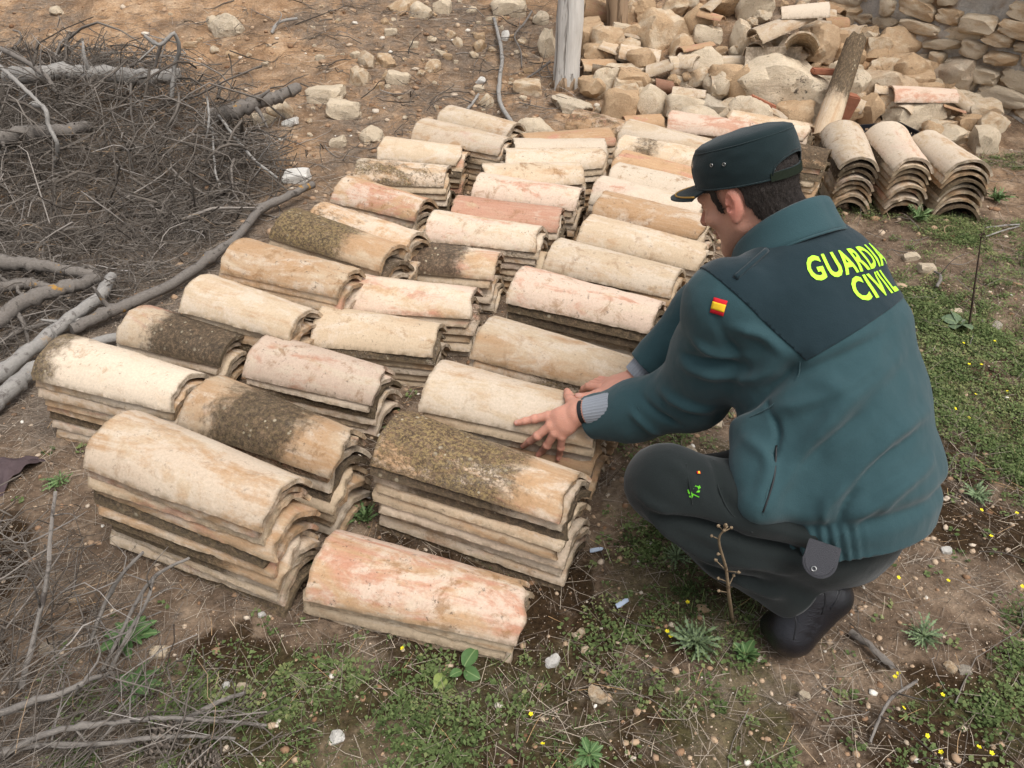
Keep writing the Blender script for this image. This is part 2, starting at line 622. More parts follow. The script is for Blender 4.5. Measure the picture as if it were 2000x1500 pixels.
ORD = ['top', 'second', 'third', 'fourth', 'fifth', 'sixth', 'seventh', 'eighth', 'ninth', 'tenth', 'eleventh']
STUFF_V, STUFF_F, STUFF_R, STUFF_N = [], [], [], 0
TILE_COUNT = 0


def put_tile(name, M, me, label, group, r, kind=None, **kw):
    global TILE_COUNT
    o = bpy.data.objects.new(name, me)
    o.matrix_world = M
    COL.objects.link(o)
    tag(o, label, 'roof tile', group, 'thing')
    looks(o, r, kind, **kw)
    TILE_COUNT += 1
    return o


def stuff_tile(M, seed):
    """a tile so far down that nothing but its rim could show"""
    global STUFF_N
    V, F, rim = tile_arrays(seed, 9, 8)
    Mn = np.array(M)
    V = V @ Mn[:3, :3].T + Mn[:3, 3]
    STUFF_V.append(V)
    STUFF_F.append(F + STUFF_N)
    STUFF_R.append(rim)
    STUFF_N += len(V)


def stack(desc, c, yaw, n, H, show, r, top=None, L=TL, flip=False, lean=(0, 0), tilt=0.0, jit=1.0, zs=1.0, **kw):
    """n nested tiles at c, the long edges of the top one at height H above the soil"""
    zg = float(gz(c[0], c[1]))
    n = max(n if n <= 4 else 0, int(round(H / 0.0275)) + 1)
    s = H / max(n - 1, 1)
    for k in range(n):                                  # k = 0 is the top
        lev = n - 1 - k
        j = 0.0 if k == 0 else jit
        dx = (r.random() - 0.5) * 0.026 * j
        dy = (r.random() - 0.5) * 0.013 * j
        ya = yaw + R((r.random() - 0.5) * 3.2 * j)
        M = Matrix.Translation((c[0] + lean[0] * lev / n, c[1] + lean[1] * lev / n, zg + lev * s - 0.006))
        M = M @ Matrix.Rotation(ya, 4, 'Z')
        M = M @ Matrix.Translation((dx, dy, 0)) @ Matrix.Rotation(tilt + R((r.random() - 0.5) * 0.8 * j), 4, 'Y') @ Matrix.Rotation(R((r.random() - 0.5) * 1.5 * j), 4, 'X')
        sl = (L / TL) * (1.0 if k == 0 else 0.97 + 0.06 * r.random())
        if flip:
            M = M @ Matrix.Rotation(math.pi, 4, 'Z')
        M = M @ Matrix.Diagonal((sl, 1.0 - 0.02 * r.random() * j, (zs if k == 0 else 1.0) - 0.03 * j * r.random(), 1))
        if k < show:
            lab = ('top tile of ' if k == 0 else ORD[k] + ' tile down in ') + desc
            put_tile('roof_tile', M, TILE_ME[int(r.integers(len(TILE_ME)))], lab, 'curved clay roof tiles in nested stacks', r, top if k == 0 else None, **(kw if k == 0 else {}))
        else:
            stuff_tile(M, r.random() * 50)


def edge_stack(desc, BL, BR, n, H, show, top=None, **kw):
    """stack whose top tile's near long edge runs from pixel BL to pixel BR"""
    r = np.random.default_rng(abs(hash_s(desc)) % 100000)
    A, B = un(*BL, H), un(*BR, H)
    zg = float(gz(*((A + B) * 0.5).xy))
    A, B = un(*BL, H + zg), un(*BR, H + zg)
    d = (B - A).normalized()
    yaw = math.atan2(d.y, d.x) - math.atan((TW - TN) / TL)
    L = min(max((B - A).length, 0.40), 0.53)
    c = (A + B) * 0.5 + Vector((-d.y, d.x, 0)) * (TW + TN) / 2
    stack(desc, (c.x, c.y), yaw, n, H, show, r, top, L, **kw)


def crest_stack(desc, CL, CR, n, H, show, top=None, fix=None, **kw):
    """stack whose top tile's crest runs from pixel CL to pixel CR"""
    r = np.random.default_rng(abs(hash_s(desc)) % 100000)
    A, B = un(*CL, H + TH + 0.005), un(*CR, H + TH - 0.008)
    d = (B - A).normalized()
    yaw = math.atan2(d.y, d.x)
    L = min(max((B - A).length, 0.40), 0.53)
    c = (A + B) * 0.5
    if fix == 'R':
        c = B - d * L / 2
    if fix == 'L':
        c = A + d * L / 2
    stack(desc, (c.x, c.y), yaw, n, H, show, r, top, L, **kw)


def hash_s(s):
    h = 0
    for ch in s:
        h = (h * 131 + ord(ch)) & 0x7FFFFFFF
    return h


ES, CS = edge_stack, crest_stack
# first row, nearest the camera
ES('the low four tile stack nearest the camera', (597, 1170), (1003, 1255), 4, 0.078, 4, 'pinkish', pink=0.62, lime=0.55, stain=0.9, ochre=0.85, seed=3.3)
ES('the tall stack right behind the low front stack', (722, 903), (1099, 1019), 9, 0.222, 9, 'speck', zs=0.88, dark=0.60, yellow=1.0, hi=0.14, ochre=0.75)
ES('the front left stack topped by a cream and white tile', (160, 915), (515, 1040), 9, 0.268, 11, 'cream', lime=0.66, stain=0.5, ochre=0.6, seed=11.0)
ES('the stack topped by a dark spotted tile, front left', (347, 830), (640, 930), 9, 0.225, 8, 'dark', dark=0.80, hi=0.14, ochre=0.6, yellow=0.25)
ES('the leftmost stack, topped by a white tile with brown end', (60, 735), (333, 800), 9, 0.225, 9, 'white', lime=0.80, ochre=0.35, dark=0.85, hi=-0.14, yellow=0.45, stain=0.6, seed=7.3)
# second row
ES('the dark topped stack behind the leftmost stack', (232, 668), (425, 715), 6, 0.115, 4, 'dark', dark=0.88, lo=-0.13, yellow=0.05)
ES('the pink and white topped stack behind the dark spotted tile', (475, 735), (722, 790), 7, 0.125, 6, 'pinkish', lime=0.75, pink=0.7)
ES('the stack under the officer\'s hands', (820, 802), (1160, 873), 9, 0.232, 8, 'cream', lime=0.60, ochre=0.45, stain=0.35, seed=21.0)
ES('the cream topped stack just behind the officer\'s hands', (920, 702), (1215, 775), 9, 0.215, 6, 'cream', ochre=0.5, stain=0.5)
ES('the cream topped stack left of the hands, second column', (607, 672), (845, 695), 7, 0.125, 6, 'cream', stain=0.8, lime=0.45)
ES('the smooth cream stack beside the long branch end', (347, 602), (565, 660), 8, 0.185, 6, 'cream', ochre=0.3, lime=0.5, stain=0.15)
ES('the pale pink stack in the second column, before the dark one', (678, 605), (925, 620), 7, 0.15, 6, 'pinkish', pink=0.6, lime=0.6)
ES('the rosy white stack in the right column near the elbow', (990, 590), (1270, 650), 9, 0.225, 7, 'pinkish', pink=0.75, lime=0.7)
ES('the orange cream stack in the left column, no lichen', (428, 527), (660, 578), 9, 0.235, 6, 'orange', pink=0.2, lime=0.45, ochre=0.62)
ES('the black brown crusted stack in the middle column', (740, 525), (965, 545), 7, 0.15, 6, 'dark', dark=0.92, lo=-0.15, yellow=0.0, pink=0.6)
ES('the cream stack between rosy one and officer\'s shoulder', (1060, 527), (1310, 580), 9, 0.215, 6, 'cream', stain=0.6, lime=0.55)
ES('the lichen grey stack with a cream right end, left column', (525, 462), (742, 527), 9, 0.24, 5, 'dark', dark=0.7, hi=0.10, yellow=0.9)
CS('the yellow stack behind the lichen grey one, left column', (620, 392), (812, 450), 9, 0.24, 6, 'speck', dark=0.42, hi=0.05, ochre=0.8)
ES('the pinkish cream stack behind the black crusted one', (828, 470), (1050, 493), 8, 0.18, 6, 'pinkish', pink=0.55, lime=0.66)
ES('the cream stack left of the officer\'s chin', (1125, 475), (1360, 525), 9, 0.215, 6, 'cream')
ES('the salmon stack in the middle column', (880, 437), (1090, 452), 9, 0.19, 5, 'pinkish', pink=0.8, lime=0.4)
ES('the ochre stack left of the officer\'s mouth', (1155, 425), (1375, 468), 9, 0.215, 5, 'orange', pink=0.1, lime=0.5)
ES('the orange brown stack in the left column', (645, 390), (810, 428), 8, 0.17, 7, 'orange', stain=1.0, lime=0.5)
ES('the greenish yellow speckled stack in the left column', (697, 360), (865, 366), 8, 0.17, 7, 'speck', dark=0.48, yellow=1.0, ochre=0.6)
ES('the pink and white patched stack, middle column', (922, 390), (1125, 412), 9, 0.19, 5, 'pinkish', lime=0.7, pink=0.65)
CS('the brown stained stack behind the patched one', (943, 322), (1135, 318), 9, 0.20, 5, 'cream', stain=0.9)
CS('the whitish stack left of the cap peak', (1172, 342), (1378, 390), 9, 0.22, 4, 'white', lime=0.75)
ES('the smooth cream stack in the left column, far end', (742, 313), (895, 325), 8, 0.16, 7, 'cream', ochre=0.35, stain=0.2)
CS('the pale stack with a brown corner, middle column', (985, 292), (1183, 290), 9, 0.20, 5, 'cream', lime=0.6)
CS('the weathered pale stack in front of the orange ones', (1203, 320), (1400, 362), 9, 0.21, 4, 'white', stain=0.9)
ES('the long pink cream stack near the back left', (803, 272), (975, 303), 8, 0.19, 6, 'pinkish', lime=0.6, pink=0.4)
ES('the grey buff stack furthest back on the left', (850, 235), (990, 264), 6, 0.15, 5, 'cream', stain=0.6, tone=0.82)
CS('the white topped stack near the back, middle column', (1003, 274), (1180, 273), 8, 0.20, 5, 'white', lime=0.9)
CS('the orange brown stack at the back of the middle column', (1020, 264), (1190, 250), 7, 0.20, 5, 'orange', ochre=0.7, dark=0.2)
CS('the black patched stack near the back, right column', (1215, 266), (1395, 296), 8, 0.22, 5, 'dark', dark=0.55, hi=0.0)
CS('the orange speckled stack behind the cap', (1215, 292), (1395, 338), 8, 0.20, 5, 'orange', dark=0.35, hi=0.05, ochre=0.85)
CS('the cream stack whose top tile has a small hole', (1228, 238), (1400, 280), 8, 0.20, 5, 'cream', stain=0.2)
CS('the rough brown orange stack at the very back, right of centre', (1125, 222), (1240, 252), 6, 0.15, 5, 'speck', dark=0.5, ochre=0.9, fix='L')
CS('the rosy stack at the back, left of the cap crown', (1308, 230), (1425, 246), 6, 0.15, 4, 'pinkish', pink=0.8, lime=0.6, fix='L')
CS('the pink cream stack right behind the cap crown', (1428, 225), (1586, 252), 7, 0.17, 3, 'pinkish', pink=0.5, lime=0.5)
CS('the brown crusted stack showing behind the back of the head', (1440, 262), (1602, 292), 10, 0.245, 9, 'dark', dark=0.6, fix='R', lean=(0.05, 0.0))
# three stacks seen end on, at the right
for nm, px, py, ya, fl, nn, kd, kws in (
        ('the left of the three end-on stacks beside the rubble', 1655, 418, 81, True, 9, 'cream', dict(stain=0.9, lime=0.6)),
        ('the middle of the three end-on stacks beside the rubble', 1758, 420, 84, True, 9, 'pinkish', dict(pink=0.5, lime=0.7)),
        ('the right of the three end-on stacks, nearest the grass', 1864, 426, 90, False, 9, 'cream', dict(stain=0.4, lime=0.6, tone=0.85))):
    r_ = np.random.default_rng(hash_s(nm) % 9999)
    p = hit(px, py + 4)[0]
    d = Vector((math.cos(R(ya)), math.sin(R(ya)), 0))
    c = p + d * TL / 2
    stack(nm, (c.x, c.y), R(ya), nn, 0.20, 9, r_, kd, TL, flip=fl, jit=0.85, tilt=R(0.5) if not fl else R(-1), **kws)

me = fmesh('hidden_tiles', np.concatenate(STUFF_V), np.concatenate(STUFF_F), True)
fattr(me, 'rim', np.concatenate(STUFF_R))
me.set_sharp_from_angle(angle=R(50))
o = link('lower_roof_tiles', me, None, CLAY)
tag(o, 'lowest clay tiles buried at the bottom of the crowded inner stacks', 'roof tile', None, 'stuff')
looks(o, np.random.default_rng(5), 'pale', stain=0.9, tone=0.85)
print('tiles', TILE_COUNT)
# ------------------------------------------------------------------ the crouching officer: implicit surfaces turned into meshes
def grid(lo, hi, h):
    ax = [np.arange(lo[k], hi[k] + h, h, dtype=np.float32) for k in range(3)]
    X, Y, Z = np.meshgrid(*ax, indexing='ij')
    return np.stack([X, Y, Z], -1), np.array(lo, np.float32), h


def surface_nets(f, lo, h):
    """quads on the zero level of a sampled field"""
    s = f < 0
    nx, ny, nz = f.shape
    cs = [(a, b, c) for a in (0, 1) for b in (0, 1) for c in (0, 1)]
    cut = lambda A, o: A[o[0]:nx - 1 + o[0], o[1]:ny - 1 + o[1], o[2]:nz - 1 + o[2]]
    cnt = sum(cut(s, o).astype(np.int8) for o in cs)
    act = (cnt > 0) & (cnt < 8)
    I = np.argwhere(act)
    vid = -np.ones(act.shape, np.int64)
    vid[act] = np.arange(len(I))
    corner = {o: f[I[:, 0] + o[0], I[:, 1] + o[1], I[:, 2] + o[2]] for o in cs}
    acc = np.zeros((len(I), 3))
    n = np.zeros(len(I))
    for o in cs:
        for k in range(3):
            if o[k] == 0:
                q = list(o)
                q[k] = 1
                q = tuple(q)
                a, b = corner[o], corner[q]
                m = (a < 0) != (b < 0)
                tt = np.where(m, a / np.where(m, a - b, 1), 0)
                p = np.array(o, float) + tt[:, None] * (np.array(q) - np.array(o))
                acc[m] += p[m]
                n[m] += 1
    V = (I + acc / n[:, None]) * h + lo
    Q = []
    for k in range(3):
        a = np.take(s, range(0, s.shape[k] - 1), k)
        b = np.take(s, range(1, s.shape[k]), k)
        E = np.argwhere(a != b)
        i, j = (k + 1) % 3, (k + 2) % 3
        E = E[(E[:, i] > 0) & (E[:, j] > 0) & (E[:, i] < f.shape[i] - 1) & (E[:, j] < f.shape[j] - 1)]
        sg = a[E[:, 0], E[:, 1], E[:, 2]]

        def c(di, dj):
            G = E.copy()
            G[:, i] += di
            G[:, j] += dj
            return vid[G[:, 0], G[:, 1], G[:, 2]]
        q = np.stack([c(-1, -1), c(0, -1), c(0, 0), c(-1, 0)], -1)
        q = np.where(sg[:, None], q, q[:, ::-1])
        Q.append(q)
    Q = np.concatenate(Q)
    return V, Q[(Q >= 0).all(1)]


def npv(v):
    return np.array(v, np.float32)


def cone(P, a, b, ra, rb):
    a, b = npv(a), npv(b)
    ab = b - a
    tt = np.clip(((P - a) @ ab) / max(float(ab @ ab), 1e-9), 0, 1)
    return np.linalg.norm(P - a - tt[..., None] * ab, axis=-1) - (ra + (rb - ra) * tt)


def ell(P, c, r, M=None):
    q = P - npv(c)
    if M is not None:
        q = q @ np.array(M, np.float32)          # columns of M are the axes
    r = npv(r)
    k0 = np.linalg.norm(q / r, axis=-1)
    k1 = np.linalg.norm(q / (r * r), axis=-1)
    return k0 * (k0 - 1) / np.maximum(k1, 1e-6)


def smin(a, b, k):
    h = np.clip(0.5 + 0.5 * (b - a) / k, 0, 1)
    return b + (a - b) * h - k * h * (1 - h)


def chain(P, pts, rad, k=0.02):
    d = None
    for i in range(len(pts) - 1):
        e = cone(P, pts[i], pts[i + 1], rad[i], rad[i + 1])
        d = e if d is None else smin(d, e, k)
    return d


def loft(P, st, k=0.03):
    """stations (centre, half width, half depth) with a shared width axis w"""
    d = None
    for (a, wa, da, w), (b, wb, db, w2) in zip(st[:-1], st[1:]):
        a, b, w = npv(a), npv(b), npv(w)
        ab = b - a
        tt = np.clip(((P - a) @ ab) / float(ab @ ab), 0, 1)
        q = P - a - tt[..., None] * ab
        rw, rd = wa + (wb - wa) * tt, da + (db - da) * tt
        x = q @ w
        rest = np.linalg.norm(q - x[..., None] * w, axis=-1)
        k0 = np.sqrt((x / rw) ** 2 + (rest / rd) ** 2)
        e = (k0 - 1) * np.minimum(rw, rd)
        d = e if d is None else smin(d, e, k)
    return d


def solid(fn, lo, hi, h):
    P, l, h = grid(lo, hi, h)
    return surface_nets(fn(P), l, h)


def relax(V, Q, n=2, lam=0.5):
    e = np.concatenate([Q[:, [0, 1]], Q[:, [1, 2]], Q[:, [2, 3]], Q[:, [3, 0]]])
    for _ in range(n):
        acc = np.zeros_like(V)
        cnt = np.zeros(len(V))
        for a, b in ((0, 1), (1, 0)):
            np.add.at(acc, e[:, a], V[e[:, b]])
            np.add.at(cnt, e[:, a], 1)
        V = V + lam * (acc / np.maximum(cnt, 1)[:, None] - V)
    return V


def vnormals(V, Q):
    n = np.cross(V[Q[:, 2]] - V[Q[:, 0]], V[Q[:, 3]] - V[Q[:, 1]])
    N = np.zeros_like(V)
    for k in range(4):
        np.add.at(N, Q[:, k], n)
    return N / np.maximum(np.linalg.norm(N, axis=1), 1e-9)[:, None]


def bvh_of(V, Q):
    return BVHTree.FromPolygons([tuple(v) for v in V.tolist()], Q.tolist())


def cast(bvh, px, py):
    d = ray(px, py).normalized()
    h = bvh.ray_cast(Vector((0, 0, CAM_H)), d)
    return h[0], h[1]


def ridge(V, N, pts, amp, wid):
    """raise (or sink) a soft fold along a polyline of 3-D points"""
    P = np.array([tuple(p) for p in pts])
    best = np.full(len(V), 1e9)
    along = np.zeros(len(V))
    n = len(P) - 1
    for i in range(n):
        ab = P[i + 1] - P[i]
        tt = np.clip(((V - P[i]) @ ab) / max(ab @ ab, 1e-9), 0, 1)
        d = np.linalg.norm(V - P[i] - tt[:, None] * ab, axis=1)
        m = d < best
        best = np.where(m, d, best)
        along = np.where(m, (i + tt) / n, along)
    g = amp * np.exp(-(best / wid) ** 2) * np.clip(np.sin(np.pi * np.clip(along * 0.9 + 0.05, 0, 1)) * 1.3, 0, 1)
    return V + N * g[:, None]


AZ = R(130)
FW = Vector((math.cos(AZ), math.sin(AZ), 0))
LF = Vector((-math.sin(AZ), math.cos(AZ), 0))           # his left
RT = -LF
UP = Vector((0, 0, 1))
PEL = Vector((0.685, 1.285, 0.33))
NCK = Vector((0.574, 1.54, 0.795))
SPN = (NCK - PEL).normalized()
sp = lambda f, back=0.0: PEL + (NCK - PEL) * f - FW * back
SHL = NCK + LF * 0.182 + FW * 0.0 + Vector((0, 0, -0.102))
SHR = NCK - LF * 0.150 + FW * 0.075 + Vector((0, 0, -0.105))
ELL = at(1352, 768, 1.85)
WRL = at(1142, 818, 2.005)
ELR = Vector((0.47, 1.78, 0.47))
WRR = at(1228, 748, 2.11)
KNL = Vector((0.306, 1.222, 0.400))
HPL = PEL + LF * 0.095 + Vector((0.0, -0.02, -0.03))
ANL = at(1562, 1160, 1.745)
KNR = Vector((0.42, 1.53, 0.115))
HPR = PEL - LF * 0.095 + Vector((0, 0, -0.03))
ANR = Vector((0.76, 1.40, 0.11))

# materials
def cloth(name, col, col2, sc=900, rough=0.85):
    t = NT(name, rough, 0.15)
    co = t.co()
    n = t.noise(co, 7, 4, 0.6)
    f = t.noise(co, 420, 3, 0.7)
    c = t.mix(n, col, col2)
    c = t.mix(1.0, c, t.ramp(f, [(0.2, (0.86, 0.86, 0.86)), (0.8, (1.12, 1.12, 1.12))]), 'MULTIPLY')
    t.color(c)
    t.b.inputs['Sheen Weight'].default_value = 0.15
    t.b.inputs['Sheen Roughness'].default_value = 0.5
    t.bump(t.math('ADD', f, t.math('MULTIPLY', t.noise(co, 35, 4), 1.5)), 0.0012, 0.5)
    return t.m


TEAL = cloth('teal_softshell', (0.025, 0.058, 0.066), (0.031, 0.069, 0.077))
NAVY = cloth('dark_green_fabric', (0.010, 0.022, 0.028), (0.013, 0.028, 0.034))
TROU = cloth('dark_trouser_twill', (0.0085, 0.012, 0.012), (0.012, 0.016, 0.0155))
CAPM = cloth('cap_twill', (0.009, 0.019, 0.021), (0.012, 0.024, 0.026))
GREYK = cloth('grey_knit', (0.22, 0.24, 0.27), (0.28, 0.30, 0.33))
WHITEC = cloth('white_lining', (0.55, 0.57, 0.62), (0.60, 0.62, 0.66))
t = NT('leather', 0.26, 0.7)
co = t.co()
t.color(t.mix(t.noise(co, 30, 5), (0.004, 0.004, 0.006), (0.012, 0.012, 0.017)))
t.bump(t.math('ADD', t.vor(co, 420), t.math('MULTIPLY', t.noise(co, 45, 4), 2.0)), 0.0015, 0.5)
LEATH = t.m
t = NT('skin', 0.55, 0.35)
co = t.co()
sk = t.mix(t.noise(co, 38, 5, 0.65), (0.52, 0.265, 0.185), (0.60, 0.33, 0.235))
red = t.math('MULTIPLY', t.attr('flush', 'GEOMETRY'), 0.85)
sk = t.mix(red, sk, (0.56, 0.20, 0.145))
stub = t.math('MULTIPLY', t.attr('stubble', 'GEOMETRY'), t.ss(t.noise(co, 900, 2, 0.6), 0.35, 0.65, 0.25, 0.8))
sk = t.mix(stub, sk, (0.13, 0.085, 0.065))
nailf = t.attr('nail', 'GEOMETRY')
sk = t.mix(t.math('MULTIPLY', nailf, 0.7), sk, (0.56, 0.33, 0.27))
t.color(sk)
t.b.inputs['Subsurface Weight'].default_value = 0.12
t.b.inputs['Subsurface Radius'].default_value = (0.010, 0.004, 0.002)
t.bump(t.math('ADD', t.vor(co, 260), t.noise(co, 120, 4)), 0.0009, 0.5)
SKIN = t.m
t = NT('hair', 0.6, 0.3)
co = t.co('Generated')
hn = t.noise(t.vmath('MULTIPLY', t.co(), (1.0, 1.0, 0.25)), 420, 3, 0.7)
t.color(t.mix(hn, (0.008, 0.006, 0.005), (0.045, 0.034, 0.028)))
t.bump(hn, 0.003, 1.0)
HAIR = t.m
BLACK = plain('black_rubber', (0.012, 0.012, 0.013), 0.5, 0.4)
LIME = plain('hi_vis_print', (0.44, 0.90, 0.05), 0.6, 0.2, 0.04)
LIMEG = plain('green_print', (0.22, 0.78, 0.05), 0.6, 0.2, 0.04)
REDC = plain('red_thread', (0.55, 0.02, 0.03), 0.8, 0.1, 0.08)
YELC = plain('yellow_thread', (0.80, 0.50, 0.03), 0.8, 0.1, 0.08)
GOLD = plain('gold_braid', (0.38, 0.21, 0.04), 0.6, 0.4, 0.15, 300)
STEEL = plain('dull_steel', (0.35, 0.35, 0.34), 0.35, 0.5, 0.1, 100, metal=1.0)

# ---- jacket
fold = lambda P, s, a, ph=0.0: a * vnoise(P[..., 0] * s, P[..., 1] * s, P[..., 2] * s, 71 + int(ph))


def torso_sdf(P):
    st = [(sp(-0.10, 0.005), 0.185, 0.165, LF), (sp(0.06, 0.012), 0.213, 0.184, LF), (sp(0.34, 0.020), 0.200, 0.172, LF), (sp(0.62, 0.030), 0.186, 0.148, LF),
          (sp(0.82, 0.020), 0.175, 0.112, LF), (sp(0.95, 0.0), 0.105, 0.062, LF)]
    return loft(P, st, 0.035)


def jacket_sdf(P):
    d = torso_sdf(P)
    d = smin(d, chain(P, [at(1478, 860, 1.63), at(1478, 920, 1.60), at(1478, 985, 1.565)], [0.040, 0.042, 0.040], 0.03), 0.085)
    a = chain(P, [SHL + RT * 0.05, SHL, SHL.lerp(ELL, 0.5) + Vector((0.005, -0.005, 0)), ELL], [0.075, 0.088, 0.086, 0.081], 0.03)
    f = chain(P, [ELL, ELL.lerp(WRL, 0.5) + Vector((0, 0, -0.012)), WRL + (ELL - WRL) * 0.0], [0.081, 0.070, 0.050], 0.03)
    arm = smin(a, f, 0.03)
    d = smin(d, arm, 0.045)
    b = chain(P, [SHR + LF * 0.05, SHR, ELR, WRR + (ELR - WRR) * 0.20], [0.075, 0.085, 0.072, 0.048], 0.03)
    return smin(d, b, 0.045)


JV, JQ = solid(jacket_sdf, (0.05, 1.02, 0.17), (0.98, 2.0, 0.95), 0.0062)
JV = relax(JV, JQ, 2)
N_ = vnormals(JV, JQ)
jb = bvh_of(JV, JQ)
FOLDS = [  # pixel polyline of each fold as seen in the photograph, height, width
    ([(1500, 990), (1560, 900), (1640, 800), (1760, 690)], 0.010, 0.020),
    ([(1560, 1040), (1650, 950), (1740, 850), (1815, 800)], 0.009, 0.018),
    ([(1640, 1040), (1730, 970), (1820, 900)], 0.009, 0.016),
    ([(1530, 940), (1600, 870), (1700, 800)], -0.010, 0.016),
    ([(1600, 1010), (1690, 920), (1790, 840)], -0.009, 0.014),
    ([(1500, 800), (1560, 790), (1640, 760), (1720, 700)], 0.008, 0.018),
    ([(1480, 770), (1560, 735), (1660, 690), (1760, 625)], -0.007, 0.015),
    ([(1430, 640), (1480, 650), (1530, 690)], 0.008, 0.013),
    ([(1390, 600), (1430, 680), (1470, 760)], -0.006, 0.014),
    ([(1350, 660), (1400, 690), (1470, 700)], 0.008, 0.014),
    ([(1330, 710), (1390, 730), (1460, 740), (1520, 730)], 0.010, 0.016),
    ([(1330, 690), (1390, 708), (1450, 716)], -0.008, 0.011),
    ([(1290, 760), (1340, 790), (1400, 800)], 0.008, 0.014),
    ([(1250, 770), (1290, 810), (1330, 830)], -0.006, 0.012),
    ([(1230, 800), (1260, 830), (1290, 850)], 0.006, 0.010),
    ([(1400, 820), (1450, 790), (1520, 740), (1570, 700)], -0.016, 0.018),
    ([(1450, 850), (1500, 900), (1480, 980)], 0.008, 0.016),
    ([(1600, 740), (1640, 770), (1620, 850)], 0.006, 0.020),
    ([(1640, 1030), (1650, 990), (1680, 950)], -0.008, 0.010),
    ([(1670, 1035), (1690, 990)], 0.007, 0.009),
    ([(1610, 1035), (1610, 1000), (1620, 970)], 0.007, 0.009),
    ([(1720, 1010), (1740, 970), (1780, 930)], 0.006, 0.012),
    ([(1480, 760), (1520, 840), (1500, 930), (1490, 1010)], -0.008, 0.007),
]
for pts, amp, wid in FOLDS:
    q = [cast(jb, *p)[0] for p in pts]
    q = [p for p in q if p is not None]
    if len(q) > 1:
        JV = ridge(JV, N_, spline(q, 12), amp * 1.6, wid * 0.85)
JV = JV + N_ * (0.0045 * fbm(JV[:, 0] * 11, JV[:, 1] * 11, JV[:, 2] * 7, 4, 7))[:, None]
# gathered hem: the cloth is drawn in at the waistband
hemf = np.array((JV - npv(PEL)) @ npv(SPN))
inner = JV - npv(PEL) - np.outer(hemf, npv(SPN))
rad = np.linalg.norm(inner, axis=1)
HEM0, HEM1 = -0.085, -0.012
g = np.exp(-((hemf - HEM1) / 0.016) ** 2) * (rad < 0.30)
armd = np.minimum(cone(npv(JV), ELL, SHL, 0, 0), cone(npv(JV), ELR, SHR, 0, 0))
g = g * sstep(0.09, 0.14, armd)
JV = JV - N_ * (0.012 * g)[:, None]
ang = np.arctan2(inner @ npv(LF), inner @ npv(FW))
band = sstep(HEM1 + 0.01, HEM1 - 0.01, hemf) * (rad < 0.32)
side = sstep(0.88, 0.96, np.cos(ang - R(106))) + sstep(0.88, 0.96, np.cos(ang + R(106)))
JV = JV + N_ * (0.0045 * band * side * np.sin(ang * 64))[:, None]


def cut_mesh(V, Q, planes, thick=0.0, off=0.0, name='piece'):
    """the part of a surface inside all planes (point, outward normal), pushed out and thickened"""
    bm = bmesh.new()
    vs_ = [bm.verts.new(v) for v in V.tolist()]
    for q in Q.tolist():
        try:
            bm.faces.new([vs_[i] for i in q])
        except ValueError:
            pass
    for pl in planes:
        co_, no = pl[0], pl[1]
        fs = bm.faces[:] if len(pl) < 3 else [f for f in bm.faces if (f.calc_center_median() - co_).length < pl[2]]
        ge = list({e for f in fs for e in f.edges})
        gv = list({v for f in fs for v in f.verts})
        bmesh.ops.bisect_plane(bm, geom=gv + ge + fs, dist=1e-5, plane_co=co_, plane_no=no, clear_outer=len(pl) < 3)
        if len(pl) > 2:
            bmesh.ops.delete(bm, geom=[v for v in bm.verts if (v.co - co_).length < pl[2] and (v.co - co_).dot(no) > 1e-4], context='VERTS')
    bmesh.ops.delete(bm, geom=[v for v in bm.verts if not v.link_faces], context='VERTS')
    bm.normal_update()
    if off:
        ns = [v.normal.copy() for v in bm.verts]
        for v, n in zip(bm.verts, ns):
            v.co += n * off
    if thick:
        bmesh.ops.solidify(bm, geom=bm.faces[:], thickness=thick)
    for f in bm.faces:
        f.smooth = True
    me = bpy.data.meshes.new(name)
    bm.to_mesh(me)
    bm.free()
    return me


hem_plane = (PEL + SPN * HEM0, -SPN)
neck_plane = (NCK + SPN * 0.012, SPN)
cuffL = (WRL + (ELL - WRL) * 0.05, (WRL - ELL).normalized(), 0.13)
cuffR = (WRR + (ELR - WRR) * 0.24, (WRR - ELR).normalized(), 0.13)
jb = bvh_of(JV, JQ)
j_me = cut_mesh(JV, JQ, [hem_plane, neck_plane, cuffL, cuffR], 0.004, 0, 'jacket')
HZ = Matrix.Rotation(R(135), 4, 'Z') @ Matrix.Rotation(R(30), 4, 'Y')
_ear = at(1426, 404, 1.63)
HO = _ear - (HZ @ Vector((0, 0.076, 0)))
HM = Matrix.Translation(HO) @ HZ
HC = HM @ Matrix.Translation((-0.002, 0, 0.042)) @ Matrix.Rotation(R(-12), 4, 'Y') @ Matrix.Translation((0, 0, -0.040))
person = empty('person', (PEL.x, PEL.y, 0.0))
tag(person, 'man in green uniform jacket and cap crouching with both hands on a tile stack', 'person', None, 'thing')
PI_ = Matrix.Translation((-PEL.x, -PEL.y, 0))


def child(name, me, mat=None, parent=None, label=None):
    """a mesh in world coordinates made a child of the officer, or of one of his parts"""
    o = bpy.data.objects.new(name, me)
    COL.objects.link(o)
    if mat is not None:
        me.materials.clear()
        me.materials.append(mat)
    if parent is None:
        me.transform(PI_)
        o.parent = person
    else:
        me.transform(PI_)
        o.parent = parent
    if label:
        o['label'] = label
    return o


def qmesh(name, V, Q, smooth=True):
    return fmesh(name, V, Q, smooth)


# ---- head and neck, in the head's own axes (x forward, y left, z up, origin between the ears)
NL = HM.inverted() @ NCK


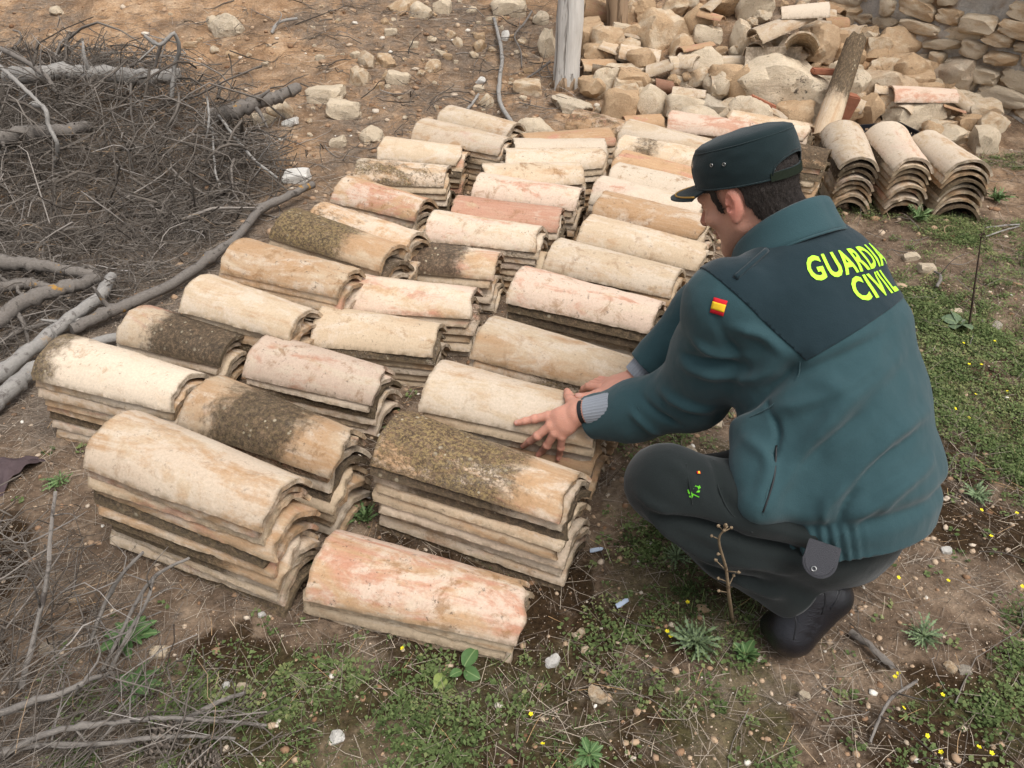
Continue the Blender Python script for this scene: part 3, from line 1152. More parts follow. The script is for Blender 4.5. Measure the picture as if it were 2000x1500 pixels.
def head_sdf(P):
    m = P.copy()
    m[..., 1] = np.abs(m[..., 1])
    d = ell(m, (-0.004, 0, 0.036), (0.097, 0.0755, 0.076))
    d = smin(d, ell(m, (0.050, 0, -0.022), (0.044, 0.055, 0.065)), 0.03)
    d = smin(d, cone(m, (0.008, 0.050, -0.042), (0.068, 0.016, -0.093), 0.020, 0.021), 0.028)
    d = smin(d, ell(m, (0.078, 0, -0.096), (0.019, 0.022, 0.017)), 0.02)
    d = smin(d, cone(m, (0.084, 0.042, 0.028), (0.095, 0.010, 0.030), 0.010, 0.010), 0.016)      # brow
    d = smin(d, ell(m, (0.066, 0.042, -0.018), (0.022, 0.022, 0.016)), 0.02)                       # cheek bone
    d = smin(d, -(-cone(m, (0.096, 0, 0.018), (0.124, 0, -0.024), 0.009, 0.012)), 0.010)           # nose
    d = smin(d, ell(m, (0.110, 0.010, -0.026), (0.011, 0.010, 0.009)), 0.006)
    d = np.maximum(d, -ell(m, (0.097, 0.031, 0.010), (0.013, 0.016, 0.010)) * 0.9)                 # eye hollow
    d = smin(d, ell(m, (0.084, 0.031, 0.010), (0.0125, 0.0125, 0.0125)), 0.004)                    # eyeball under the lid
    d = smin(d, ell(m, (0.094, 0, -0.052), (0.014, 0.024, 0.006)), 0.006)
    d = smin(d, ell(m, (0.092, 0, -0.063), (0.013, 0.021, 0.007)), 0.006)
    d = np.maximum(d, -ell(m, (0.107, 0, -0.0575), (0.010, 0.024, 0.0016)))
    # ear
    e1 = ell(m, (-0.012, 0.080, 0.003), (0.0165, 0.0085, 0.033), [(0.95, -0.28, -0.17), (0.25, 0.95, 0.1), (0.17, -0.1, 0.98)])
    e1 = np.maximum(e1, -ell(m, (-0.008, 0.0915, 0.008), (0.0105, 0.0085, 0.022)))
    e1 = np.maximum(e1, -ell(m, (0.000, 0.084, -0.002), (0.006, 0.010, 0.006)))
    e1 = smin(e1, ell(m, (0.004, 0.076, -0.003), (0.005, 0.006, 0.008)), 0.004)
    e1 = smin(e1, ell(m, (-0.003, 0.077, -0.026), (0.008, 0.006, 0.010)), 0.006)
    d = smin(d, e1, 0.0035)
    n = cone(P, (-0.022, 0, -0.015), tuple(NL + Vector((0.012, 0, -0.01))), 0.060, 0.066)
    n2 = cone(P, (0.030, 0, -0.060), tuple(NL + Vector((0.055, 0, -0.03))), 0.035, 0.05)
    return smin(smin(d, n, 0.03), n2, 0.03)


HV, HQ = solid(head_sdf, (-0.16, -0.11, -0.20), (0.145, 0.11, 0.14), 0.0026)
HV = relax(HV, HQ, 1, 0.4)
flush = np.exp(-((HV[:, 0] + 0.012) / 0.03) ** 2 - ((np.abs(HV[:, 1]) - 0.085) / 0.02) ** 2 - ((HV[:, 2]) / 0.045) ** 2) + 0.8 * np.exp(-((HV[:, 0] - 0.115) / 0.02) ** 2 - (HV[:, 2] + 0.02) ** 2 / 0.0006) + 0.35 * sstep(-0.03, -0.08, HV[:, 2]) * sstep(0.02, -0.03, HV[:, 0])
stub = sstep(-0.020, -0.050, HV[:, 2] + 0.25 * (0.06 - HV[:, 0])) * sstep(0.005, 0.03, HV[:, 0]) * sstep(-0.13, -0.10, HV[:, 2]) * 0.45
HW = np.array(HV) @ np.array(HM.to_3x3()).T + np.array(HM.translation)

# hair: a short crop standing off the skull behind the ears and at the temple
NH = vnormals(HV, HQ)
x_, y_, z_ = HV[:, 0], np.abs(HV[:, 1]), HV[:, 2]
wz = 0.004 * fbm(HV[:, 0] * 60, HV[:, 1] * 60, HV[:, 2] * 60, 2, 3)
back_ = sstep(0.090, 0.084, z_) * sstep(-0.026, -0.034, x_ + wz + 0.30 * np.clip(-z_ - 0.0, 0, 1)) * sstep(-0.072, -0.060, z_ + wz)
over_ = sstep(0.034, 0.040, z_ + wz) * sstep(0.062, 0.054, x_ + wz) * sstep(0.086, 0.080, z_)
burn_ = sstep(0.015, 0.019, x_ + wz) * sstep(0.040, 0.034, x_ + wz + 0.25 * np.clip(-z_ + 0.02, 0, 1)) * sstep(-0.018, -0.008, z_ + wz * 2)
ear_ = (np.abs(HV[:, 1]) > 0.0785) & (x_ > -0.04) & (x_ < 0.012) & (z_ < 0.04)
hm = np.maximum(np.maximum(back_, over_), burn_)
hm[ear_] = 0
keep = (hm[HQ] > 0.5).all(1)
thick = 0.006 * np.clip(hm, 0, 1) * sstep(-0.075, -0.02, z_) + 0.0016 + 0.0045 * sstep(0.02, 0.05, z_) * sstep(0.085, 0.07, z_) * sstep(-0.05, -0.08, x_)
hv = HV + NH * (thick + 0.0012 * fbm(HV[:, 0] * 260, HV[:, 1] * 260, HV[:, 2] * 90, 2, 8))[:, None]
hw = hv @ np.array(HM.to_3x3()).T + np.array(HM.translation)
used_ = np.unique(HQ[keep])
mp_ = -np.ones(len(hv), int)
mp_[used_] = np.arange(len(used_))
hair_me = qmesh('hair', hw[used_], mp_[HQ[keep]])
# single short hairs so that the crop has a soft outline
rh = np.random.default_rng(3)
sel = used_[rh.integers(0, len(used_), 5200)]
dirn = NH[sel] * 0.75 + np.array([-0.35, 0, -0.75]) + rh.normal(0, 0.22, (len(sel), 3))
dirn /= np.linalg.norm(dirn, axis=1)[:, None]
ln = (0.006 + 0.006 * rh.random(len(sel)))[:, None] * np.clip(0.35 + 0.65 * sstep(-0.07, -0.02, HV[sel, 2]), 0, 1)[:, None]
a_ = hv[sel] - NH[sel] * 0.001
sd_ = np.cross(dirn, NH[sel])
sd_ /= np.maximum(np.linalg.norm(sd_, axis=1), 1e-6)[:, None]
T = np.stack([a_ - sd_ * 0.00045, a_ + sd_ * 0.00045, a_ + dirn * ln], 1).reshape(-1, 3)
T = T @ np.array(HM.to_3x3()).T + np.array(HM.translation)
hs_me = fmesh('hair_ends', T, np.arange(len(T)).reshape(-1, 3), False)

# ---- hands
S8 = [o for o in bpy.data.objects if o.get('label', '').endswith("in the stack under the officer's hands") or o.get('label', '') == "top tile of the stack under the officer's hands"]
_v, _f = [], []
for o in S8:
    M_ = np.array(o.matrix_world)
    co_ = np.empty(len(o.data.vertices) * 3, np.float32)
    o.data.vertices.foreach_get('co', co_)
    b_ = sum(len(q) for q in _v)
    _v.append(co_.reshape(-1, 3) @ M_[:3, :3].T + M_[:3, 3])
    ix_ = np.empty(len(o.data.polygons) * 4, np.int32)
    o.data.loops.foreach_get('vertex_index', ix_)
    _f.append(ix_.reshape(-1, 4) + b_)
tb = bvh_of(np.concatenate(_v), np.concatenate(_f))


def on_tile(px, py, lift):
    p, n = cast(tb, px, py)
    if p is None:
        return at(px, py, 2.04)
    if n.dot(ray(px, py)) > 0:
        n = -n
    return p + n * lift * 0.6 - ray(px, py).normalized() * lift * 0.4


fing = {
    'index': [(1073, 815, 0.023), (1046, 819, 0.015), (1027, 823, 0.011), (1010, 826, 0.008)],
    'middle': [(1077, 832, 0.024), (1052, 849, 0.016), (1037, 860, 0.010), (1023, 870, 0.008)],
    'ring': [(1086, 845, 0.023), (1070, 868, 0.016), (1061, 878, 0.010), (1052, 888, 0.008)],
    'pinky': [(1100, 852, 0.020), (1097, 873, 0.014), (1094, 885, 0.009), (1091, 896, 0.007)],
}
FR = {'index': [0.0118, 0.0102, 0.0090, 0.0074], 'middle': [0.0120, 0.0104, 0.0090, 0.0075], 'ring': [0.0114, 0.0098, 0.0086, 0.0071], 'pinky': [0.0104, 0.0085, 0.0075, 0.0062]}
FP = {k: [on_tile(*q) for q in v] for k, v in fing.items()}
WL = on_tile(1134, 815, 0.045)
FARM = (ELL - WL).normalized()
THP = [on_tile(1124, 803, 0.030), on_tile(1114, 789, 0.022), on_tile(1110, 778, 0.013), on_tile(1107, 768, 0.009)]


def hand_l(P):
    d = chain(P, [WL + FARM * 0.10, WL + FARM * 0.02, WL], [0.031, 0.027, 0.026], 0.01)
    for k, v in FP.items():
        m = chain(P, [WL.lerp(v[0], 0.15), WL.lerp(v[0], 0.6), v[0]], [0.019, 0.0155, FR[k][0]], 0.01)
        d = smin(d, m, 0.012)
    for a, b in (('index', 'middle'), ('middle', 'ring'), ('ring', 'pinky')):
        d = smin(d, cone(P, WL.lerp(FP[a][0], 0.45), FP[a][0].lerp(FP[b][0], 0.5).lerp(WL, 0.10), 0.017, 0.009), 0.010)
    d = smin(d, chain(P, [WL.lerp(THP[0], 0.3), THP[0], THP[1]], [0.022, 0.018, 0.0125], 0.012), 0.014)
    d = smin(d, cone(P, THP[0], FP['index'][0].lerp(WL, 0.35), 0.014, 0.012), 0.014)
    f = chain(P, THP[1:], [0.0122, 0.0112, 0.0088], 0.005)
    f = smin(f, ell(P, THP[2], (0.0120, 0.0120, 0.0120)), 0.004)
    d = smin(d, f, 0.007)
    for k, v in FP.items():
        g = chain(P, v, FR[k], 0.004)
        g = smin(g, ell(P, v[1], (FR[k][1] * 1.07,) * 3), 0.004)
        d = smin(d, g, 0.0045)
    return d


lo_ = np.min([npv(p) for v in FP.values() for p in v] + [npv(p) for p in THP] + [npv(WL)], axis=0) - 0.03
hi_ = np.max([npv(p) for v in FP.values() for p in v] + [npv(p) for p in THP] + [npv(WL), npv(WL + FARM * 0.1)], axis=0) + 0.03
LV, LQ = solid(hand_l, tuple(lo_), tuple(hi_), 0.0021)
LV = relax(LV, LQ, 1, 0.3)
hand_flush = np.zeros(len(LV))
nail_l = np.zeros(len(LV))
NLh = vnormals(LV, LQ)
for v in list(FP.values()) + [THP]:
    for p in (v[0], v[1]):
        hand_flush = np.maximum(hand_flush, 0.55 * np.exp(-(np.linalg.norm(LV - npv(p), axis=1) / 0.014) ** 2))
    hand_flush = np.maximum(hand_flush, 0.7 * np.exp(-(np.linalg.norm(LV - npv(v[-1]), axis=1) / 0.016) ** 2))
    axis_ = npv((v[-1] - v[-2]).normalized())
    cen = npv(v[-1]) + axis_ * 0.001
    upn = np.array([-0.1, -0.5, 0.85])
    rel = LV - cen
    lon = rel @ axis_
    nail_l = np.maximum(nail_l, (NLh @ upn > 0.72) * sstep(-0.009, -0.006, lon) * sstep(0.009, 0.006, lon) * 1.0)
hand_flush = np.maximum(hand_flush, 0.28)

# right hand: thumb along the near side, fingers gone over the crest
TR = [at(1192, 764, 2.085), at(1166, 771, 2.075), at(1145, 776, 2.068), at(1128, 774, 2.066)]
MC = [at(1172 + 6 * k, 758 - 2 * k, 2.11 + 0.024 * k) + Vector((0, 0, 0.004 * k)) for k in range(4)]
FRr = []
for k, m in enumerate(MC):
    dv = Vector((-0.62 + 0.06 * k, 0.60, -0.30)).normalized()
    a = m + dv * (0.040 - 0.002 * abs(k - 1))
    b = a + (dv + Vector((0, 0.2, -0.7))).normalized() * 0.024
    c = b + (dv + Vector((0.1, 0.1, -1.2))).normalized() * 0.020
    FRr.append([m, a, b, c])


def hand_r(P):
    d = chain(P, [WRR + (ELR - WRR) * 0.30, WRR, WRR.lerp(MC[1], 0.25)], [0.030, 0.026, 0.026], 0.01)
    for k, v in enumerate(FRr):
        d = smin(d, chain(P, [WRR.lerp(v[0], 0.2), WRR.lerp(v[0], 0.65), v[0]], [0.020, 0.0165, 0.0118], 0.01), 0.014)
    d = smin(d, chain(P, [WRR.lerp(TR[0], 0.35), TR[0], TR[1]], [0.024, 0.020, 0.0135], 0.012), 0.014)
    d = smin(d, chain(P, TR[1:], [0.0128, 0.0115, 0.0090], 0.005), 0.006)
    for v in FRr:
        d = smin(d, chain(P, v, [0.0118, 0.0102, 0.0090, 0.0074], 0.004), 0.005)
    return d


pts_ = [npv(p) for v in FRr for p in v] + [npv(p) for p in TR] + [npv(WRR), npv(WRR + (ELR - WRR) * 0.3)]
RV, RQ = solid(hand_r, tuple(np.min(pts_, 0) - 0.03), tuple(np.max(pts_, 0) + 0.03), 0.0024)
RV = relax(RV, RQ, 1, 0.3)
rfl = 0.30 + 0.4 * np.exp(-(np.linalg.norm(RV - npv(TR[-1]), axis=1) / 0.02) ** 2)
ax_ = npv((TR[3] - TR[2]).normalized())
NRh = vnormals(RV, RQ)
rel = RV - npv(TR[3])
nail_r = (NRh @ np.array([-0.15, -0.55, 0.80]) > 0.75) * sstep(-0.010, -0.007, rel @ ax_) * sstep(0.010, 0.007, rel @ ax_)


# ---- the body under the clothes, one skin with head and hands
def body_sdf(P):
    d = loft(P, [(sp(-0.05, 0.01), 0.16, 0.12, LF), (sp(0.4, 0.03), 0.16, 0.12, LF), (sp(0.8, 0.03), 0.15, 0.09, LF), (sp(0.97, 0.0), 0.08, 0.055, LF)], 0.03)
    for a, b, c in ((SHL, ELL, WL), (SHR, ELR, WRR)):
        d = smin(d, chain(P, [a, b, c], [0.055, 0.045, 0.026], 0.02), 0.03)
    for a, b, c in ((HPL, KNL, ANL), (HPR, KNR, ANR)):
        d = smin(d, chain(P, [a, b, c], [0.078, 0.052, 0.036], 0.02), 0.03)
    return d


BV, BQ = solid(body_sdf, (0.10, 1.0, 0.02), (0.95, 1.95, 0.90), 0.013)
nb = [len(HW), len(LV), len(RV), len(BV)]
off = np.cumsum([0] + nb)
sk_me = qmesh('body', np.concatenate([HW, LV, RV, BV]), np.concatenate([HQ + off[0], LQ + off[1], RQ + off[2], BQ + off[3]]))
z0 = lambda n: np.zeros(n)
fattr(sk_me, 'flush', np.concatenate([np.clip(flush, 0, 1), hand_flush, rfl, z0(nb[3])]))
fattr(sk_me, 'stubble', np.concatenate([stub, z0(nb[1]), z0(nb[2]), z0(nb[3])]))
fattr(sk_me, 'nail', np.concatenate([z0(nb[0]), nail_l, nail_r, z0(nb[3])]))
body = child('body', sk_me, SKIN)
hair = child('hair', hair_me, HAIR)
child('hair_ends', hs_me, HAIR, hair)['kind'] = 'stuff'

# eyebrow and eye on the side that shows
bp = [HM @ Vector(p) for p in ((0.101, 0.016, 0.030), (0.098, 0.032, 0.035), (0.085, 0.050, 0.031))]
V, F = tube(spline(bp, 8), [0.002, 0.0032, 0.0036, 0.0036, 0.0034, 0.003, 0.0024, 0.0012], 6)
child('eyebrow', mesh('eyebrow', V, F), HAIR)
V, F = tube(spline([HM @ Vector(p) for p in ((0.0985, 0.022, 0.0085), (0.0975, 0.032, 0.0105), (0.090, 0.043, 0.009))], 8), [0.0006, 0.001, 0.0013, 0.0014, 0.0014, 0.0013, 0.001, 0.0006], 5)
child('eyelash', mesh('eyelash', V, F), HAIR)

# ---- jacket and what is sewn on it
jacket = child('jacket', j_me, TEAL)
pA, pB, pC = [cast(jb, *p)[0] for p in ((1402, 552), (1500, 612), (1563, 702))]
(_, nB) = cast(jb, 1500, 612)
mid_b = cast(jb, 1640, 560)[0]
arm_n = (pC - pA).cross(nB).normalized()
if arm_n.dot(mid_b - pB) > 0:
    arm_n = -arm_n
low_s = ((cast(jb, 1575, 704)[0] - PEL).dot(SPN) + (cast(jb, 1755, 592)[0] - PEL).dot(SPN)) / 2
print('yoke', low_s, arm_n)
armL = (pA.lerp(pC, 0.5).lerp(pB, 0.25), arm_n)
mir = lambda p: p - LF * 2 * (p - NCK).dot(LF)
armR = (mir(armL[0]), arm_n - LF * 2 * arm_n.dot(LF))
(pl1, n1_), (pl2, n2_) = cast(jb, 1575, 704), cast(jb, 1752, 592)
nlow = (pl2 - pl1).cross(n1_ + n2_).normalized()
if nlow.dot(mid_b - pl1) > 0:
    nlow = -nlow
y_me = cut_mesh(JV, JQ, [neck_plane, armL, armR, (pl1, nlow)], 0.003, 0.0022, 'yoke')
yoke = child('yoke', y_me, NAVY, jacket, 'dark green shoulder yoke of the jacket with yellow lettering')
yb = BVHTree.FromPolygons([v.co - PI_.translation for v in y_me.vertices], [tuple(p.vertices) for p in y_me.polygons])


def welt(name, pts, r, mat, parent, seg=6, n=30, lift=0.0):
    P = spline(pts, n)
    V, F = tube(P, [r] * n, seg)
    return child(name, mesh(name, V, F), mat, parent)


def px_line(bvh, pts, lift=0.0):
    out = []
    for p in pts:
        h, n = cast(bvh, *p)
        if h is not None:
            out.append(h + n * lift)
    return out


# piping along the yoke edge, sleeve seams, pocket zips
for pts in ([(1563, 706), (1555, 740), (1510, 790), (1465, 815)], [(1283, 742), (1293, 790), (1335, 835)], [(1240, 745), (1248, 800), (1300, 848)], [(1500, 800), (1512, 880), (1498, 960), (1490, 1005)]):
    q = px_line(jb, pts, 0.0)
    if len(q) > 2:
        welt('seam', q, 0.0013, TEAL, jacket, 5)
zp = px_line(jb, [(1516, 870), (1512, 930), (1496, 985), (1490, 1000)], 0.0005)
if len(zp) > 2:
    welt('zip', zp, 0.002, BLACK, jacket, 5)

# lettering on the back
def back_hit(px, py):
    h, n = cast(yb, px, py)
    if h is None:
        h, n = cast(jb, px, py)
    return h, n


mid_p = (sp(0.70, 0.25))
up_t = (SPN - FW * 0.05).normalized()
BKD = -(FW - up_t * FW.dot(up_t)).normalized()
RTD = up_t.cross(BKD)
if RTD.dot(RT) < 0:
    RTD = -RTD


def lettering(txt, s_centre, height, shift, name, lift=0.0):
    cu = bpy.data.curves.new(name, 'FONT')
    cu.body = txt
    cu.size = height / 0.70
    cu.align_x = 'CENTER'
    cu.offset = height * 0.042
    cu.space_character = 1.13
    cu.resolution_u = 3
    cu.fill_mode = 'FRONT'
    o = bpy.data.objects.new(name, cu)
    COL.objects.link(o)
    dg = bpy.context.evaluated_depsgraph_get()
    dg.update()
    me = bpy.data.meshes.new_from_object(o.evaluated_get(dg))
    bpy.data.objects.remove(o)
    bm = bmesh.new()
    bm.from_mesh(me)
    bmesh.ops.remove_doubles(bm, verts=bm.verts, dist=1e-6)
    bmesh.ops.triangulate(bm, faces=bm.faces[:])
    for _ in range(3):
        es = [e for e in bm.edges if e.calc_length() > 0.008]
        if not es:
            break
        bmesh.ops.subdivide_edges(bm, edges=es, cuts=1)
        bmesh.ops.triangulate(bm, faces=[f for f in bm.faces if len(f.verts) > 3])
    RHO = 0.25
    ax0 = sp(s_centre, 0.045) + FW * 0.09
    for v in bm.verts:
        x, y = v.co.x * 1.07 + shift, v.co.y - height * 0.5 + lift
        ph = x / RHO
        nrm = (BKD * math.cos(ph) + RTD * math.sin(ph)).normalized()
        org = ax0 + up_t * y
        h = yb.ray_cast(org + nrm * 0.6, -nrm)
        if h[0] is None:
            h = jb.ray_cast(org + nrm * 0.6, -nrm)
        if h[0] is not None:
            nn = h[1] if h[1].dot(nrm) > 0 else -h[1]
            v.co = h[0] + nn * 0.0018
        else:
            v.co = org + nrm * 0.2
    bm.normal_update()
    for f in bm.faces:
        f.smooth = False
    m2 = bpy.data.meshes.new(name)
    bm.to_mesh(m2)
    bm.free()
    return child(name, m2, LIME, yoke, 'bright yellow green words %s on the back' % txt)


_ax = sp(0.75, 0.045) + FW * 0.09
for txt_, px_, idx_ in (('GUARDIA', (1646, 513), -1.0), ('CIVIL', (1709, 556), 0.0)):
    h_ = (cast(jb, *px_)[0] or mid_p) - _ax
    lettering(txt_, 0.75, 0.043, math.atan2(h_.dot(RTD), h_.dot(BKD)) * 0.25 - idx_ * 0.042, 'lettering', h_.dot(up_t))


def patch(name, px, w, h, mat, parent, bvh, off=0.002, thick=0.0015):
    """a small flat rectangle of cloth laid on the surface; px = centre, left-middle, up-middle pixels"""
    c, n = cast(bvh, *px[0])
    r_, _ = cast(bvh, *px[1])
    if n.dot(ray(*px[0])) > 0:
        n = -n
    ux = ((r_ - c) - n * (r_ - c).dot(n)).normalized()
    uy = n.cross(ux).normalized()
    V, F = [], []
    nu, nv = 5, 5
    for lay in (0, 1):
        for i in range(nu + 1):
            for j in range(nv + 1):
                p = c + ux * (i / nu - 0.5) * w + uy * (j / nv - 0.5) * h
                q = bvh.ray_cast(p + n * 0.03, -n)
                p = (q[0] if q[0] is not None else p) + n * (off + (thick if lay else 0))
                V.append(p)
    st = (nu + 1) * (nv + 1)
    g = lambda l, i, j: l * st + i * (nv + 1) + j
    for i in range(nu):
        for j in range(nv):
            F.append((g(1, i, j), g(1, i + 1, j), g(1, i + 1, j + 1), g(1, i, j + 1)))
            F.append((g(0, i, j), g(0, i, j + 1), g(0, i + 1, j + 1), g(0, i + 1, j)))
    for i in range(nu):
        F.append((g(0, i, 0), g(0, i + 1, 0), g(1, i + 1, 0), g(1, i, 0)))
        F.append((g(0, i + 1, nv), g(0, i, nv), g(1, i, nv), g(1, i + 1, nv)))
    for j in range(nv):
        F.append((g(0, 0, j + 1), g(0, 0, j), g(1, 0, j), g(1, 0, j + 1)))
        F.append((g(0, nu, j), g(0, nu, j + 1), g(1, nu, j + 1), g(1, nu, j)))
    return child(name, mesh(name, V, F), mat, parent)


# national colours on the sleeve: red, yellow, red
fp = patch('flag_patch', [(1404, 599), (1418, 603)], 0.027, 0.030, REDC, jacket, jb)
fp['label'] = 'small red and yellow flag patch on the left sleeve'
_jt = [fp]
st_ = patch('flag_stripe', [(1404, 599), (1418, 603)], 0.027, 0.0145, YELC, fp, jb, 0.0036, 0.0008)

# ---- collar, turned down
cb = NCK + SPN * 0.003
CX = (FW - SPN * FW.dot(SPN)).normalized()
CYv = SPN.cross(CX)
prof = [(0.004, -0.030), (0.000, 0.000), (-0.002, 0.030), (0.000, 0.054), (0.006, 0.060), (0.013, 0.056), (0.021, 0.030), (0.029, 0.006), (0.034, -0.012)]
V, F = [], []
nt = 49
for i in range(nt):
    th = R(-158 + 316 * i / (nt - 1))
    ang_ = th + math.pi
    fr = abs(th) / R(158)
    rx, ry = 0.077 + 0.02 * fr, 0.078
    for j, (po, pz) in enumerate(prof):
        zz = pz * (1.0 - 0.30 * fr ** 3) - 0.078 * fr ** 2
        oo = po + 0.010 * fr * (1 if j > 4 else 0)
        rr = Vector((math.cos(ang_) * (rx + oo), math.sin(ang_) * (ry + oo), 0))
        p = cb + CX * (rr.x + 0.020) + CYv * rr.y + SPN * zz
        V.append(p)
m_ = len(prof)
for i in range(nt - 1):
    for j in range(m_ - 1):
        F.append((i * m_ + j, i * m_ + j + 1, (i + 1) * m_ + j + 1, (i + 1) * m_ + j))
bm = bmesh.new()
bv_ = [bm.verts.new(v) for v in V]
for f in F:
    bm.faces.new([bv_[i] for i in f])
bm.normal_update()
bmesh.ops.solidify(bm, geom=bm.faces[:], thickness=0.004)
bmesh.ops.subdivide_edges(bm, edges=bm.edges[:], cuts=1, use_grid_fill=True, smooth=0.4)
for f in bm.faces:
    f.smooth = True
c_me = bpy.data.meshes.new('collar')
bm.to_mesh(c_me)
bm.free()
collar = child('collar', c_me, TEAL, jacket)
welt('piping', [cb + CX * (math.cos(R(a) + math.pi) * (0.077 + 0.036 + 0.02 * abs(a) / 158) + 0.020) + CYv * math.sin(R(a) + math.pi) * 0.114 + SPN * (-0.012 - 0.078 * (abs(a) / 158) ** 2) for a in range(-120, 121, 15)], 0.0026, TEAL, jacket, 6, 40)

# shoulder strap
ss_ = px_line(jb, [(1498, 492), (1465, 520), (1436, 545)], 0.004)
if len(ss_) == 3:
    welt('shoulder_strap', ss_, 0.006, NAVY, jacket, 8, 12)

# ---- cuffs
def ring(name, c, axis_, r0, r1, ln, mat, parent, th=0.003, seg=28, ribs=0, el=1.0):
    a = axis_.normalized()
    s = a.cross(UP).normalized()
    b = a.cross(s)
    V, F = [], []
    prof_ = [(0, r0), (ln * 0.5, (r0 + r1) / 2), (ln, r1), (ln, r1 - th), (ln * 0.5, (r0 + r1) / 2 - th), (0, r0 - th)]
    for k in range(seg):
        an = 2 * math.pi * k / seg
        rb = 1 + (0.02 * math.cos(an * ribs) if ribs else 0)
        for z, r in prof_:
            V.append(c + a * z + (s * math.cos(an) + b * math.sin(an) * el) * r * rb)
    n = len(prof_)
    for k in range(seg):
        k2 = (k + 1) % seg
        for j in range(n):
            j2 = (j + 1) % n
            F.append((k * n + j, k2 * n + j, k2 * n + j2, k * n + j2))
    return child(name, mesh(name, V, F, True, 40), mat, parent)


cl = cuffL[0]
dl = (WL - cl).normalized()
ring('shirt_cuff', WL + FARM * 0.085, -FARM, 0.0365, 0.0325, 0.066, GREYK, jacket, 0.003, 60, 30)
ring('watch_strap', WL + FARM * 0.004, FARM, 0.0292, 0.0292, 0.013, BLACK, None, 0.004, 28)
dr = (WRR - ELR).normalized()
ring('shirt_cuff', cuffR[0] - dr * 0.02, dr, 0.038, 0.034, 0.055, GREYK, jacket, 0.003, 60, 30)
bq = px_line(jb, [(1143, 806), (1150, 802)], 0.002)
bc, bn = cast(jb, 1147, 803)
if bc is not None:
    bmv = bmesh.new()
    bmesh.ops.create_uvsphere(bmv, u_segments=12, v_segments=6, radius=0.005)
    mm = bpy.data.meshes.new('button')
    bmv.to_mesh(mm)
    bmv.free()
    for p in mm.polygons:
        p.use_smooth = True
    mm.transform(Matrix.Translation(bc) @ bn.to_track_quat('Z', 'Y').to_matrix().to_4x4() @ Matrix.Diagonal((1, 1, 0.45, 1)))
    child('button', mm, NAVY, jacket)

# ---- trousers
def trou_sdf(P):
    d = loft(P, [(PEL + Vector((0, 0, -0.075)) - FW * 0.02, 0.155, 0.135, LF), (PEL + SPN * 0.10 - FW * 0.02, 0.165, 0.140, LF)], 0.03)
    l = chain(P, [HPL + Vector((0.03, 0.0, -0.02)), HPL.lerp(KNL, 0.5) + Vector((0, 0, -0.012)), KNL], [0.112, 0.098, 0.076], 0.03)
    s = chain(P, [KNL, KNL.lerp(ANL, 0.45) + Vector((0.012, 0.0, -0.022)), ANL + (KNL - ANL) * 0.02], [0.076, 0.076, 0.064], 0.03)
    d = smin(d, smin(l, s, 0.025), 0.04)
    r = chain(P, [HPR, HPR.lerp(KNR, 0.5), KNR], [0.105, 0.09, 0.072], 0.03)
    q = chain(P, [KNR, KNR.lerp(ANR, 0.5), ANR], [0.072, 0.068, 0.058], 0.03)
    return smin(d, smin(r, q, 0.025), 0.04)


TV, TQ = solid(trou_sdf, (0.14, 1.0, -0.02), (0.98, 1.72, 0.58), 0.0085)
TV = relax(TV, TQ, 2)
tb2 = bvh_of(TV, TQ)
NT_ = vnormals(TV, TQ)
for pts, amp, wid in (([(1290, 1010), (1400, 1040), (1520, 1075), (1600, 1090)], -0.016, 0.014), ([(1260, 1000), (1340, 1060), (1440, 1110)], 0.010, 0.012),
                      ([(1350, 1075), (1450, 1095), (1540, 1120)], 0.009, 0.013), ([(1370, 1100), (1440, 1130), (1500, 1140)], -0.008, 0.010), ([(1300, 900), (1340, 930), (1380, 990)], 0.004, 0.012),
                      ([(1390, 900), (1410, 960), (1440, 1010)], -0.006, 0.008), ([(1240, 960), (1280, 990), (1330, 1010)], 0.006, 0.010), ([(1420, 1120), (1480, 1150), (1530, 1165)], 0.007, 0.010),
                      ([(1450, 1010), (1530, 1040), (1620, 1060)], 0.006, 0.014), ([(1330, 1090), (1380, 1120), (1430, 1160)], -0.006, 0.010)):
    q = px_line(tb2, pts)
    if len(q) > 1:
        TV = ridge(TV, NT_, spline(q, 12), amp * 1.7, wid)
TV = TV + NT_ * (0.003 * fbm(TV[:, 0] * 12, TV[:, 1] * 12, TV[:, 2] * 12, 3, 19))[:, None]
ank = (ANL - KNL).normalized()
t_me = cut_mesh(TV, TQ, [(ANL + (KNL - ANL) * 0.035, ank, 0.12)], 0.003, 0, 'trousers')
tb2 = bvh_of(TV, TQ)
trousers = child('trousers', t_me, TROU)
q = px_line(tb2, [(1393, 898), (1402, 950), (1425, 1000), (1470, 1040)], 0.0006)
if len(q) > 2:
    welt('pocket_seam', q, 0.0016, TROU, trousers, 5)
q = px_line(tb2, [(1340, 905), (1345, 940), (1352, 985)], 0.0006)
if len(q) > 2:
    welt('pocket_seam', q, 0.0014, TROU, trousers, 5)
rt_ = patch('side_tag', [(1363, 924), (1370, 924)], 0.007, 0.005, REDC, trousers, tb2)
patch('tag_stripe', [(1363, 924), (1370, 924)], 0.0035, 0.005, YELC, rt_, tb2, 0.0036, 0.0008)
# bright green emblem: a bundle of rods with an axe blade crossed by a sword
ec, en = cast(tb2, 1356, 960)
ex_, _ = cast(tb2, 1364, 960)
if en.dot(ray(1356, 960)) > 0:
    en = -en
ux = ((ex_ - ec) - en * (ex_ - ec).dot(en)).normalized()
uy = en.cross(ux)
if uy.z < 0:
    uy = -uy
bm = bmesh.new()


